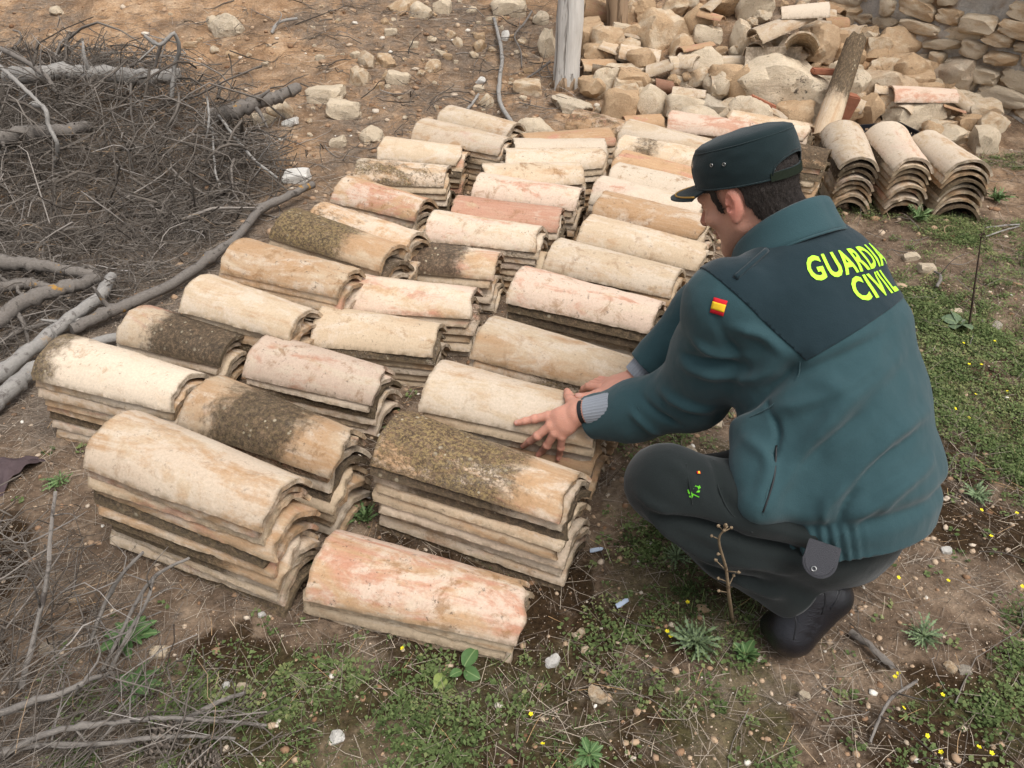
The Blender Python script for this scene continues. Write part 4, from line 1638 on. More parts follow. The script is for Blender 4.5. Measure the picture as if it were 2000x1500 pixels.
def emb(poly):
    vs2 = []
    for x, y in poly:
        p = ec + ux * x + uy * y
        h = tb2.ray_cast(p + en * 0.04, -en)
        vs2.append(bm.verts.new((h[0] if h[0] is not None else p) + en * 0.0018))
    bm.faces.new(vs2)


def bar(x0, y0, x1, y1, w):
    dx, dy = x1 - x0, y1 - y0
    l = math.hypot(dx, dy)
    nx_, ny_ = -dy / l * w, dx / l * w
    emb([(x0 + nx_, y0 + ny_), (x1 + nx_, y1 + ny_), (x1 - nx_, y1 - ny_), (x0 - nx_, y0 - ny_)])


bar(-0.006, -0.012, 0.004, 0.011, 0.0030)
bar(-0.012, -0.001, 0.010, -0.010, 0.0010)
bar(-0.0125, 0.003, -0.009, -0.005, 0.0010)
emb([(0.005, 0.009), (0.010, 0.011), (0.012, 0.007), (0.008, 0.004)])
emb([(0.003, -0.001), (0.010, -0.001), (0.011, 0.002), (0.007, 0.003)])
for f in bm.faces:
    if f.normal.dot(en) < 0:
        f.normal_flip()
bmesh.ops.solidify(bm, geom=bm.faces[:], thickness=-0.0008)
e_me = bpy.data.meshes.new('emblem')
bm.to_mesh(e_me)
bm.free()
child('emblem', e_me, LIMEG, trousers, 'small bright green emblem on the thigh')

# ---- boots
def boot(ank_, heel, ball, toe, shaft, name):
    ank_, heel, ball, toe, shaft = [Vector(p) for p in (ank_, heel, ball, toe, shaft)]

    def f(P):
        d = chain(P, [shaft, ank_], [0.058, 0.052], 0.03)
        d = smin(d, chain(P, [heel, ank_], [0.037, 0.050], 0.02), 0.03)
        d = smin(d, chain(P, [ank_, ank_.lerp(ball, 0.6), ball], [0.050, 0.047, 0.043], 0.03), 0.03)
        d = smin(d, chain(P, [heel, heel.lerp(ball, 0.55), ball], [0.036, 0.034, 0.040], 0.02), 0.03)
        return smin(d, chain(P, [ball, toe], [0.043, 0.034], 0.02), 0.025)
    pp = [npv(p) for p in (ank_, heel, ball, toe, shaft)]
    V, Q = solid(f, tuple(np.min(pp, 0) - 0.08), tuple(np.max(pp, 0) + 0.08), 0.0055)
    V = relax(V, Q, 2)
    N = vnormals(V, Q)
    bb = bvh_of(V, Q)
    w = (ball - heel).cross(UP).normalized()
    for s in (-0.3, 0.0, 0.28):
        c0 = ball.lerp(ank_, 0.22 + s * 0.55)
        V = ridge(V, N, [c0 - w * 0.05 + UP * 0.03, c0 + UP * 0.045, c0 + w * 0.05 + UP * 0.03], -0.009, 0.007)
    V[:, 2] = np.maximum(V[:, 2], gz(V[:, 0], V[:, 1]) - 0.006)
    o = child(name, qmesh(name, V, Q), LEATH)
    # sole: a slab under heel, ball and toe
    base = spline([heel + Vector((0, 0, -0.030)) + (heel - ball).normalized() * 0.012, heel.lerp(ball, 0.5) + Vector((0, 0, -0.036)), ball + Vector((0, 0, -0.034))], 12)
    wd = [0.024, 0.032, 0.034, 0.033, 0.030, 0.028, 0.029, 0.031, 0.032, 0.031, 0.028, 0.020]
    V2, F2 = [], []
    for p, h in zip(base, wd):
        p = p.copy()
        p.z = max(p.z, float(gz(p.x, p.y)) + 0.006)
        for a, b in ((-1, 0.006), (1, 0.006), (1, -0.012), (-1, -0.012)):
            V2.append(p + w * h * a + UP * b)
    for i in range(len(base) - 1):
        for k in range(4):
            F2.append((i * 4 + k, i * 4 + (k + 1) % 4, i * 4 + 4 + (k + 1) % 4, i * 4 + 4 + k))
    F2 += [(3, 2, 1, 0), tuple(len(base) * 4 - 4 + k for k in range(4))]
    child('sole', mesh('sole', V2, F2), BLACK, o)
    return o, bb


gL = lambda x, y, h: Vector((x, y, float(gz(x, y)) + h))
tz, _ = hit(1512, 1222)
b_l, bbl = boot(at(1588, 1150, 1.74), at(1625, 1165, 1.735), at(1545, 1235, 1.755), at(1515, 1222, 1.80), at(1575, 1120, 1.735), 'boot')
b_r, _ = boot(ANR + Vector((0.04, -0.01, 0.01)), ANR + Vector((0.085, -0.03, 0.01)), gL(ANR.x + 0.02, ANR.y - 0.03, 0.05), gL(ANR.x - 0.03, ANR.y - 0.01, 0.036), ANR + Vector((-0.02, 0.01, 0.02)), 'boot')
for pts in ([(1575, 1130), (1590, 1150), (1605, 1148), (1612, 1170), (1605, 1200)], [(1640, 1150), (1632, 1175), (1622, 1190)], [(1545, 1190), (1555, 1215), (1550, 1250)]):
    q = px_line(bbl, pts, 0.0006)
    if len(q) > 2:
        welt('stitching', q, 0.0013, BLACK, b_l, 5, 16)

# leather flap with a snap that hangs from the belt below the hem
fc = at(1602, 1094, 1.525)
fn = -ray(1602, 1088).normalized()
fu = (UP - fn * UP.dot(fn)).normalized()
fs_ = fu.cross(fn)
out = []
for k in range(25):
    a = math.pi * k / 24
    out.append((math.cos(a) * 0.031, -math.sin(a) * 0.032))
out += [(-0.029, 0.035), (0.029, 0.035)]
bm = bmesh.new()
vv = [bm.verts.new(fc + fs_ * x + fu * (y - 0.002)) for x, y in out]
f0 = bm.faces.new(vv)
bm.normal_update()
if f0.normal.dot(fn) < 0:
    f0.normal_flip()
r0 = bmesh.ops.extrude_face_region(bm, geom=[f0])
bmesh.ops.translate(bm, verts=[v for v in r0['geom'] if isinstance(v, bmesh.types.BMVert)], vec=fn * 0.005)
bmesh.ops.bevel(bm, geom=[e for e in bm.edges if e.calc_length() < 0.02], offset=0.0015, segments=2, affect='EDGES')
bmesh.ops.recalc_face_normals(bm, faces=bm.faces[:])
l_me = bpy.data.meshes.new('holster_flap')
bm.to_mesh(l_me)
bm.free()
flap = child('holster_flap', l_me, plain('worn_leather', (0.020, 0.020, 0.026), 0.45, 0.5, 0.2, 200, 0.001), None, 'rounded dark leather flap with a brass snap below the jacket hem')
snp = fc + fn * 0.006 + fu * (-0.019) - fs_ * 0.006
V, F = tube([snp + (fs_ * math.cos(a) + fu * math.sin(a)) * 0.0042 for a in np.linspace(0, 2 * math.pi, 15)], [0.0013] * 15, 6, False)
child('snap', mesh('snap', V, F), STEEL, flap)
# the thread line along the flap's edge
V, F = [], []
for k in range(1, 24, 1):
    a = math.pi * k / 24
    p = fc + fn * 0.0055 + fs_ * math.cos(a) * 0.026 + fu * (-math.sin(a) * 0.027 - 0.002)
    tdir = (-fs_ * math.sin(a) - fu * math.cos(a))
    v2, f2 = tube([p - tdir * 0.0011, p + tdir * 0.0011], [0.0006, 0.0006], 4)
    F += [tuple(i + len(V) for i in f) for f in f2]
    V += v2
child('stitching', mesh('stitching', V, F), BLACK, flap)
# drawstring ends at the right hip
V, F = tube(spline([at(1838, 985, 1.72), at(1826, 1000, 1.70), at(1812, 1015, 1.69), at(1798, 1030, 1.68)], 8), [0.003] * 8, 6)
child('drawstring', mesh('drawstring', V, F), BLACK, jacket)

# ---- cap
def cap_pt(th, z, grow=0.0):
    """outline of the cap: th from the front, z from the band up, in head axes"""
    a, b = 0.1075 + grow, 0.0875 + grow
    return Vector((-0.003 + a * math.cos(th), b * math.sin(th), z))


V, F = [], []
nt, zb = 128, 0.036
rings = 19
for j in range(rings):
    f = j / (rings - 1)
    for i in range(nt):
        th = 2 * math.pi * i / nt
        hgt = 0.077 - 0.013 * math.cos(th)
        p = cap_pt(th, zb + hgt * f - 0.006 * math.cos(th) * (1 - f), 0.004 * math.sin(f * math.pi) - 0.006 * f ** 4 + 0.0012 * float(vnoise(i * 0.18, j * 0.35, 2.0)))
        # arched opening at the back that shows the hair
        bk = abs(((th - math.pi + math.pi) % (2 * math.pi)) - math.pi)
        V.append(p)
seam_i = (rings - 1) * nt
top = []
for j, (sc, dz) in enumerate(((0.93, 0.006), (0.78, 0.013), (0.52, 0.018), (0.25, 0.0205))):
    for i in range(nt):
        th = 2 * math.pi * i / nt
        e = cap_pt(th, 0)
        V.append(Vector((-0.003 + (e.x + 0.003) * sc, e.y * sc, zb + 0.077 - 0.013 * math.cos(th) * sc + dz + 0.0012 * float(vnoise(i * 0.15, j, 8.0)))))
tot = rings + 4
skip = set()
for i in range(nt):
    th = 2 * math.pi * i / nt
    bk = abs(math.pi - th)
    for j in range(rings - 1):
        arch = 0.032 * math.sqrt(max(0, 1 - (bk / 0.62) ** 2)) if bk < 0.62 else 0
        zc = 0.090 * (j + 0.5) / (rings - 1)
        if 0.016 < zc < arch + 0.012 and bk < 0.62:
            skip.add((j, i))
for j in range(tot - 1):
    for i in range(nt):
        if (j, i) in skip:
            continue
        i2 = (i + 1) % nt
        F.append((j * nt + i, j * nt + i2, (j + 1) * nt + i2, (j + 1) * nt + i))
V.append(Vector((-0.003, 0, zb + 0.077 + 0.021)))
for i in range(nt):
    F.append(((tot - 1) * nt + i, (tot - 1) * nt + (i + 1) % nt, len(V) - 1))
bm = bmesh.new()
bv_ = [bm.verts.new(HC @ v) for v in V]
for f in F:
    bm.faces.new([bv_[i] for i in f])
bm.normal_update()
bmesh.ops.delete(bm, geom=[v for v in bm.verts if not v.link_faces], context='VERTS')
bmesh.ops.solidify(bm, geom=bm.faces[:], thickness=0.0025)
for f in bm.faces:
    f.smooth = True
cap_me = bpy.data.meshes.new('cap')
bm.to_mesh(cap_me)
bm.free()
cap = child('cap', cap_me, CAPM, None, 'dark green field cap with a short peak')
for zf in (1.0,):
    V, F = tube([HC @ cap_pt(th, zb + (0.077 - 0.013 * math.cos(th)) * 0.99, -0.0055) for th in np.linspace(0, 2 * math.pi, 65)], [0.0015] * 65, 6, False)
    child('crown_seam', mesh('crown_seam', V, F), CAPM, cap)
V, F = tube([HC @ cap_pt(th, zb + 0.002 - 0.006 * math.cos(th), 0.0012) for th in np.linspace(0, 2 * math.pi, 65)], [0.0018] * 65, 6, False)
child('band_seam', mesh('band_seam', V, F), CAPM, cap)
for s in (1, -1):
    V, F = tube([HC @ cap_pt(0.52 * s, zb + z, 0.0006 + 0.004 * math.sin(z / 0.066 * math.pi) - 0.006 * (z / 0.066) ** 4) for z in np.linspace(-0.003, 0.064, 10)], [0.0012] * 10, 5, False)
    child('panel_seam', mesh('panel_seam', V, F), CAPM, cap)
V, F = [], []
for k, th in enumerate((1.42, 1.68)):
    c = cap_pt(th, zb + 0.050, 0.0045)
    nrm = Vector((math.cos(th), math.sin(th) * 1.2, 0)).normalized()
    s = UP.cross(nrm).normalized()
    for q in ((1, 1), (-1, 1)):
        pass
    v2, f2 = tube([HC @ (c + (s * math.cos(a) + UP * math.sin(a)) * 0.0030) for a in np.linspace(0, 2 * math.pi, 13)], [0.0009] * 13, 6, False)
    child('eyelet', mesh('eyelet', v2, f2), STEEL, cap)
# arch edging and strap at the back
V, F = tube([HC @ cap_pt(math.pi + a, zb + 0.014 + 0.032 * math.sqrt(max(0, 1 - (a / 0.63) ** 2)), 0.003) for a in np.linspace(-0.63, 0.63, 25)], [0.0018] * 25, 6)
child('opening_edge', mesh('opening_edge', V, F), CAPM, cap)
V, F = tube([HC @ cap_pt(math.pi + a, zb + 0.010, 0.0012) for a in np.linspace(-0.66, 0.66, 17)], [0.0016] * 17, 6)
strap_v = []
V, F = [], []
for i, a in enumerate(np.linspace(-0.66, 0.66, 17)):
    for g_, z in ((0.002, 0.0), (0.004, 0.0), (0.004, 0.016), (0.002, 0.016)):
        V.append(HC @ cap_pt(math.pi + a, zb + z + 0.003, g_))
for i in range(16):
    for k in range(4):
        F.append((i * 4 + k, i * 4 + (k + 1) % 4, i * 4 + 4 + (k + 1) % 4, i * 4 + 4 + k))
child('cap_strap', mesh('cap_strap', V, F, True, 40), plain('olive_webbing', (0.015, 0.020, 0.013), 0.9, 0.1, 0.4, 300), cap)
# peak
V, F = [], []
nr, na = 7, 25
for lay in (0, 1):
    for j in range(nr):
        f = j / (nr - 1)
        for i in range(na):
            th = R(-66 + 132 * i / (na - 1))
            c0 = cap_pt(th, 0, 0.0015 - 0.012 * (1 - f) ** 4)
            reach = 0.074 * math.cos(th * 1.0) ** 0.8
            p = Vector((c0.x + reach * f, c0.y * (1 + 0.02 * f), zb - 0.001 - 0.006 * math.cos(th) - 0.018 * f ** 1.3 * math.cos(th) - 0.30 * (c0.y * f) ** 2 / 0.09 * 0.4 + 0.007 * (1 - f) ** 4))
            p.z -= 0.0035 * lay
            V.append(HC @ p)
st = nr * na
for j in range(nr - 1):
    for i in range(na - 1):
        a, b, c, d = j * na + i, j * na + i + 1, (j + 1) * na + i + 1, (j + 1) * na + i
        F.append((d, c, b, a))
        F.append((a + st, b + st, c + st, d + st))
for i in range(na - 1):
    a, b = (nr - 1) * na + i, (nr - 1) * na + i + 1
    F.append((a, a + st, b + st, b))
peak = child('cap_peak', mesh('cap_peak', V, F, True, 50), CAPM, cap)
pth = []
for i in range(na):
    th = R(-66 + 132 * i / (na - 1))
    c0 = cap_pt(th, 0, 0.0015)
    f = 0.80
    pth.append(HC @ Vector((c0.x + 0.074 * math.cos(th) ** 0.8 * f, c0.y * (1 + 0.02 * f), zb - 0.001 - 0.006 * math.cos(th) - 0.018 * f ** 1.3 * math.cos(th) - 0.30 * (c0.y * f) ** 2 / 0.09 * 0.4 + 0.0006)))
V, F = tube(pth, [0.0020] * na, 5)
child('gold_braid', mesh('gold_braid', V, F), GOLD, cap)
print('person done')
# ------------------------------------------------------------------ stones
def ico(sub):
    bm = bmesh.new()
    bmesh.ops.create_icosphere(bm, subdivisions=sub, radius=1.0)
    V = np.array([v.co for v in bm.verts])
    F = np.array([[v.index for v in f.verts] for f in bm.faces])
    bm.free()
    return V, F


ICO4, ICO3, ICO1 = ico(4), ico(3), ico(1)


def rock_arrays(seed, base=ICO3, planes=13, soft=0.035, rough=0.05, flat=None):
    r = np.random.default_rng(seed)
    D, F = base
    n = r.normal(size=(planes, 3))
    n /= np.linalg.norm(n, axis=1)[:, None]
    d = 0.72 + 0.30 * r.random(planes)
    if flat:
        n = np.concatenate([n, [[0, 0, 1], [0, 0, -1], [1, 0, 0], [-1, 0, 0], [0, 1, 0], [0, -1, 0]]])
        d = np.concatenate([d * 1.15, np.full(6, flat)])
    dot = D @ n.T
    cand = np.where(dot > 0.05, d / np.maximum(dot, 0.05), 9.0)
    rad = -soft * np.log(np.exp(-np.clip(cand, 0, 4) / soft).sum(1))
    rad = np.minimum(rad, 1.25)
    P = D * rad[:, None]
    nz = fbm(P[:, 0] * 1.8 + seed, P[:, 1] * 1.8, P[:, 2] * 1.8, 4, seed % 97)
    nz2 = fbm(P[:, 0] * 6 + seed, P[:, 1] * 6, P[:, 2] * 6, 3, seed % 89)
    P = P * (1 + rough * 1.5 * nz + rough * 0.6 * nz2)[:, None]
    return P, F


t = NT('limestone', 0.93, 0.12)
co0 = t.co('Object')
cv = t.n.new('ShaderNodeCombineXYZ')
for k, m in enumerate((1.0, 1.6, 0.7)):
    t.put(cv.inputs[k], t.math('MULTIPLY', t.attr('seed'), m))
co = t.vmath('ADD', co0, cv.outputs[0])
a1 = t.noise(co, 1.3, 4, 0.6)
a2 = t.noise(co, 4.5, 6, 0.72)
a3 = t.noise(co, 16, 5, 0.75)
hue = t.attr('hue')
pale = t.mix(a2, (0.50, 0.385, 0.255), (0.70, 0.60, 0.46))
rust = t.mix(a2, (0.36, 0.22, 0.115), (0.60, 0.44, 0.28))
grey = t.mix(a2, (0.27, 0.235, 0.19), (0.47, 0.42, 0.35))
c = t.mix(t.ss(t.math('ADD', a1, t.math('SUBTRACT', hue, 0.5)), 0.35, 0.65), pale, rust)
c = t.mix(t.math('MULTIPLY', t.ss(t.attr('grey'), 0.0, 1.0), 0.9), c, grey)
c = t.mix(t.ss(hue, 0.06, 0.0), c, t.mix(a2, (0.60, 0.56, 0.50), (0.80, 0.77, 0.71)))
lf = t.math('MULTIPLY', t.ss(t.math('ADD', t.noise(co, 7, 8, 0.8), t.math('MULTIPLY', t.math('SUBTRACT', a1, 0.5), 0.5)), 0.56, 0.64), t.attr('lichen'))
c = t.mix(lf, c, (0.065, 0.052, 0.042))
c = t.mix(t.math('MULTIPLY', t.ss(a3, 0.60, 0.70), 0.45), c, (0.16, 0.105, 0.06))
c = t.mix(1.0, c, t.ramp(a3, [(0.25, (0.78, 0.78, 0.78)), (0.75, (1.18, 1.18, 1.18))]), 'MULTIPLY')
t.color(c)
t.bump(t.math('ADD', a3, t.math('MULTIPLY', a2, 1.2)), 0.012, 0.7)
LIMEST = t.m


def rmesh(name, seed, **kw):
    P, F = rock_arrays(seed, **kw)
    me = fmesh(name, P, F, True)
    me.set_sharp_from_angle(angle=R(30))
    me.materials.append(LIMEST)
    return me


ROCKS = [rmesh('stone', 11 + 7 * k, planes=9 + k % 6, soft=0.012 + 0.005 * (k % 4), rough=0.06) for k in range(14)]
SLABS = [rmesh('stone', 211 + 5 * k, planes=8, soft=0.016, rough=0.07, flat=0.80) for k in range(8)]
BIGS = [rmesh('boulder', 503 + 9 * k, base=ICO4, planes=14, soft=0.012, rough=0.07) for k in range(6)]
WSTONES = [rmesh('wall_stone', 905 + 5 * k, planes=10, soft=0.03, rough=0.07, flat=0.82) for k in range(12)]
rr = np.random.default_rng(21)
STONES = 0


def put_rock(me, M, label, group=None, cat='stone', name='stone', parent=None, hue=None, grey=0.0, lichen=None):
    global STONES
    o = bpy.data.objects.new(name, me)
    COL.objects.link(o)
    if parent is not None:
        o.parent = parent
        o.matrix_local = M
    else:
        o.matrix_world = M
        tag(o, label, cat, group, 'thing')
        STONES += 1
    o['seed'] = float(rr.random() * 60)
    o['hue'] = float(hue if hue is not None else 0.25 + 0.5 * rr.random())
    o['grey'] = float(grey)
    o['lichen'] = float(lichen if lichen is not None else 0.6 * rr.random())
    return o


def rock_px(cx, cy, w, h, label, group=None, kind='rock', tilt=None, sink=0.25, up=0.0, depth=0.85, me=None, **kw):
    """a stone whose outline is about w by h pixels round (cx, cy), standing on the ground"""
    p, tt = hit(cx, cy + h * 0.30, up)
    k = tt / CAM_F
    sx, sz = w / 2 * k, h / 2 * k * 1.02
    sy = max(sx, sz) * depth * (0.8 + 0.3 * rr.random())
    pool = {'rock': ROCKS, 'slab': SLABS, 'big': BIGS}[kind]
    m = me or pool[int(rr.integers(len(pool)))]
    loc = p + Vector((0, sy * 0.3, sz * (1 - 2 * sink) * 0.55))
    rot = Matrix.Rotation(R(tilt if tilt is not None else rr.uniform(-14, 14)), 4, 'Y') @ Matrix.Rotation(R(rr.uniform(-12, 12)), 4, 'X')
    sp_ = Matrix.Rotation(R(rr.integers(4) * 90.0 if kind != 'rock' else rr.uniform(0, 360)), 4, 'Z')
    return put_rock(m, Matrix.Translation(loc) @ rot @ Matrix.Diagonal((sx * 1.08, sy, sz * 1.12, 1)) @ sp_, label, group, 'boulder' if kind == 'big' else 'stone', 'boulder' if kind == 'big' else 'stone', **kw)


SG = 'loose stones on the slope'
named = [
    (443, 53, 58, 38, 'rounded grey beige boulder alone on the slope above the brush pile', 'big', 0.2, 0.25),
    (112, 22, 24, 16, 'small white stone near the top left corner of the slope', 'rock', 0.1, 0.0),
    (705, 148, 42, 42, 'rounded tan stone left of its twin pair on the slope', 'rock', 0.5, 0.0),
    (753, 117, 36, 30, 'brownish stone right of the twin pair on the slope', 'rock', 0.6, 0.1),
    (719, 116, 34, 30, 'grey brown stone left of the twin pair on the slope', 'rock', 0.5, 0.3),
    (845, 129, 30, 24, 'angular orange tan stone in the middle of the bare slope', 'rock', 0.5, 0.0),
    (822, 22, 44, 34, 'tan block at the top of the slope beside two others', 'rock', 0.4, 0.0),
    (867, 14, 32, 36, 'upright pale block at the top edge of the slope', 'rock', 0.2, 0.0),
    (785, 12, 55, 30, 'wide brown rock at the very top of the slope', 'rock', 0.6, 0.1),
    (994, 14, 76, 46, 'big pale flat block at the top, left of the white post', 'slab', 0.2, 0.0),
    (1030, 171, 62, 38, 'tan angular stone left of the foot of the white post', 'slab', 0.5, 0.0),
    (634, 183, 84, 34, 'flat cream stone lying on the slope right of the log end', 'slab', 0.2, 0.0),
    (671, 212, 72, 40, 'broad white stone sunk in the earth above the furthest left stacks', 'slab', 0.1, 0.0),
    (545, 212, 50, 36, 'tan stone in the cluster under the broken log end', 'rock', 0.5, 0.0),
    (512, 232, 44, 28, 'pale stone lowest in the cluster under the log end', 'rock', 0.3, 0.0),
    (566, 239, 34, 14, 'thin chalk white sliver of stone below the log end', 'slab', 0.0, 0.0),
    (578, 345, 58, 28, 'white flat stone at the tip of the long branch', 'slab', 0.0, 0.1),
    (726, 264, 42, 30, 'pale stone standing clear left of the long pink cream stack', 'rock', 0.3, 0.0),
    (660, 278, 36, 22, 'cream stone left of the smooth cream end stack', 'slab', 0.3, 0.0),
    (1121, 205, 70, 30, 'smooth oval grey stone below the white post', 'big', 0.3, 0.35),
    (1070, 88, 32, 60, 'tall pale stone leaning beside the white post', 'rock', 0.3, 0.0),
    (1049, 252, 70, 42, 'rough cream stone between the left and middle columns at the back', 'big', 0.25, 0.0),
    (948, 200, 26, 28, 'small tan stone beside the thin grey stick', 'rock', 0.4, 0.0),
    (935, 90, 28, 24, 'small orange stone above the thin grey stick', 'rock', 0.6, 0.0),
    (894, 82, 24, 18, 'small brown stone on the slope above the bare patch', 'rock', 0.5, 0.0),
    (776, 153, 52, 30, 'flat pale stone half buried in the orange slope', 'slab', 0.2, 0.0),
    (940, 157, 18, 16, 'little round white stone on the bare orange slope', 'rock', 0.0, 0.3),
    (1056, 37, 30, 26, 'grey white stone behind the white post, near the top', 'rock', 0.1, 0.3),
    (988, 70, 22, 20, 'white pebble sized stone beside the upper stick', 'rock', 0.0, 0.1),
    (1178, 168, 60, 58, 'rounded cream boulder right of the foot of the white post', 'big', 0.35, 0.0),
    (1222, 143, 72, 46, 'wide tan boulder right of the cream one by the post', 'big', 0.45, 0.0),
    (1290, 62, 92, 82, 'largest orange tan boulder behind the post, under the second post', 'big', 0.55, 0.0),
    (1332, 96, 60, 46, 'orange rock right of the largest boulder behind the post', 'rock', 0.6, 0.0),
    (1536, 172, 192, 116, 'huge pale slab speckled with dark lichen in the rubble', 'big', 0.30, 0.0),
    (1716, 175, 104, 84, 'rough brown boulder right of the lichen covered tile', 'big', 0.62, 0.35),
    (1862, 152, 116, 84, 'large brown grey boulder at the foot of the stone wall', 'big', 0.6, 0.55),
    (1772, 147, 78, 62, 'grey tan block left of the boulder at the wall foot', 'rock', 0.45, 0.3),
    (1776, 226, 96, 70, 'pale angular block behind the end-on stacks', 'big', 0.25, 0.0),
    (1450, 80, 54, 78, 'tall upright tan rock above the huge slab', 'rock', 0.4, 0.0),
    (1586, 78, 66, 64, 'rounded brown rock under the lichen grey beam', 'rock', 0.5, 0.2),
    (1922, 272, 52, 64, 'pale pointed stone standing right of the end-on stacks', 'slab', 0.15, 0.0),
    (1862, 212, 130, 44, 'long flat cream slab lying in front of the wall', 'slab', 0.25, 0.0),
    (1848, 246, 70, 30, 'orange tan flat stone behind the right end-on stack', 'slab', 0.5, 0.0),
    (1860, 268, 80, 28, 'second flat stone just above the right end-on stack', 'slab', 0.5, 0.0),
    (1384, 207, 84, 52, 'grey stone just above the rosy back stack', 'rock', 0.3, 0.6),
    (1440, 212, 84, 46, 'buff stone between the grey one and the huge slab', 'rock', 0.4, 0.1),
    (1382, 146, 48, 34, 'white angular stone below the long thin tile', 'rock', 0.0, 0.1),
    (1332, 156, 58, 32, 'flat whitish stone left of the white angular one', 'slab', 0.1, 0.1),
    (1236, 26, 50, 40, 'brown stone between the two posts', 'rock', 0.6, 0.2),
    (1655, 20, 120, 62, 'broad orange rock at the top of the rubble by the beam', 'big', 0.55, 0.0),
    (1590, 284, 60, 40, 'orange tan stone behind the head, left of the end-on stacks', 'rock', 0.55, 0.0),
    (1660, 195, 60, 40, 'brown stone under the red brick piece', 'rock', 0.6, 0.3),
    (1810, 524, 36, 20, 'pale stone in the grass right of the jacket collar', 'slab', 0.3, 0.0),
    (1779, 502, 34, 18, 'paler stone behind the one in the grass by the collar', 'slab', 0.25, 0.0),
    (1866, 609, 30, 12, 'flat tan stone in the grass left of the thin sapling', 'slab', 0.3, 0.0),
    (1946, 636, 24, 16, 'dark grey stone in the grass right of the thin sapling', 'rock', 0.3, 1.0),
    (1080, 1290, 27, 30, 'white round stone on the soil right of the low front stack', 'rock', 0.0, 0.15),
    (658, 1438, 32, 22, 'white stone in the foreground weeds below the low front stack', 'rock', 0.0, 0.15),
    (1166, 1354, 36, 28, 'crumbly tan clod of earth stone right of the white round one', 'rock', 0.5, 0.0),
    (1134, 1236, 20, 18, 'top stone of a little trio of tan pebbles in the foreground', 'rock', 0.45, 0.0),
    (1142, 1268, 18, 16, 'lowest stone of a little trio of tan pebbles', 'rock', 0.45, 0.0),
    (1124, 1240, 16, 15, 'left stone of a little trio of tan pebbles', 'rock', 0.4, 0.0),
    (510, 1200, 14, 14, 'small white stone at the foot of the front left stack', 'rock', 0.0, 0.1),
    (440, 1338, 14, 16, 'small white stone by the bare brown patch, front left', 'rock', 0.0, 0.1),
    (475, 1340, 20, 14, 'cream stone right of the bare brown patch, front left', 'rock', 0.15, 0.0),
    (145, 1172, 22, 18, 'small pinkish stone among the weeds, front left', 'slab', 0.6, 0.0),
    (95, 1265, 36, 22, 'brownish grey flat stone among the dry twigs, front left', 'slab', 0.5, 0.6),
    (310, 1275, 40, 20, 'flat tan stone bedded in the bare brown patch', 'slab', 0.4, 0.0),
    (1570, 1360, 26, 20, 'pale grey flecked stone in the foreground below the boot', 'slab', 0.1, 0.2),
    (1858, 1303, 26, 17, 'tan rounded stone at lower right beside a grey flake', 'rock', 0.5, 0.0),
    (1884, 1308, 28, 14, 'flat grey flake of stone at lower right', 'slab', 0.2, 1.0),
    (1371, 1190, 24, 16, 'orange brown stone behind the dead stalk', 'rock', 0.6, 0.0),
    (1848, 1075, 22, 16, 'small white stone on the grass right of the trouser seat', 'slab', 0.0, 0.1),
    (1345, 880, 30, 22, 'pale stone on the ground between sleeve and thigh', 'rock', 0.2, 0.0),
    (1395, 828, 34, 16, 'flat stone on the ground under the left sleeve', 'slab', 0.3, 0.0),
]
for cx, cy, w, h, lab, kd, hue, gr in named:
    rock_px(cx, cy, w, h, lab, None, kd, hue=hue, grey=gr, lichen=(1.0 if 'lichen' in lab else None))

USED = set()


def between(x, y, marks):
    a, b = sorted(marks, key=lambda m: (m[1] - x) ** 2 + (1.3 * (m[2] - y)) ** 2)[:2]
    return 'between %s and %s' % (a[0], b[0])


def fresh(head, x, y, marks):
    """a description by neighbours that no other stone has yet, if there is one"""
    for tail in (beside(x, y, marks), between(x, y, marks)):
        lab = head + ' ' + tail
        if lab not in USED and len(lab.split()) <= 16:
            break
    USED.add(lab)
    return lab


def beside(x, y, marks):
    """the nearest named thing and on which side of it a point lies"""
    nm, mx, my = min(marks, key=lambda m: (m[1] - x) ** 2 + (1.3 * (m[2] - y)) ** 2)
    dx, dy = x - mx, y - my
    if abs(dx) > 1.1 * abs(dy):
        return ('left of ' if dx < 0 else 'right of ') + nm
    return ('behind ' if dy < 0 else 'in front of ') + nm


SLOPE_MARKS = [('the broken log end', 577, 175), ('the grey beige boulder', 443, 53), ('the flat cream slab', 634, 183), ('the stone pair', 735, 132), ('the crooked stick', 975, 110), ('the big pale block', 994, 14),
               ('the white post', 1104, 166), ('the furthest left stack', 900, 230), ('the long branch tip', 612, 360), ('the three top blocks', 850, 20), ('the sunk white stone', 671, 212), ('the curved root', 555, 45), ('the half buried pale stone', 776, 153), ('the long pink cream stack', 800, 265)]
HEAP_MARKS = [('the huge speckled slab', 1536, 172), ('the largest orange boulder', 1290, 62), ('the brown post', 1206, 62), ('the lichen beam', 1570, 40), ('the black lichen tile', 1650, 160), ('the rough brown boulder', 1716, 175),
              ('the wall foot boulder', 1862, 152), ('the end-on stacks', 1760, 260), ('the pale angular block', 1776, 226), ('the long narrow tile', 1382, 128), ('the cream boulder', 1178, 168), ('the grey stone', 1384, 207), ('the tall tan rock', 1450, 80), ('the pale pointed stone', 1922, 272), ('the flat cream slab', 1862, 212)]
hue_word = lambda h: 'orange' if h > 0.58 else 'pale' if h < 0.38 else 'tan'


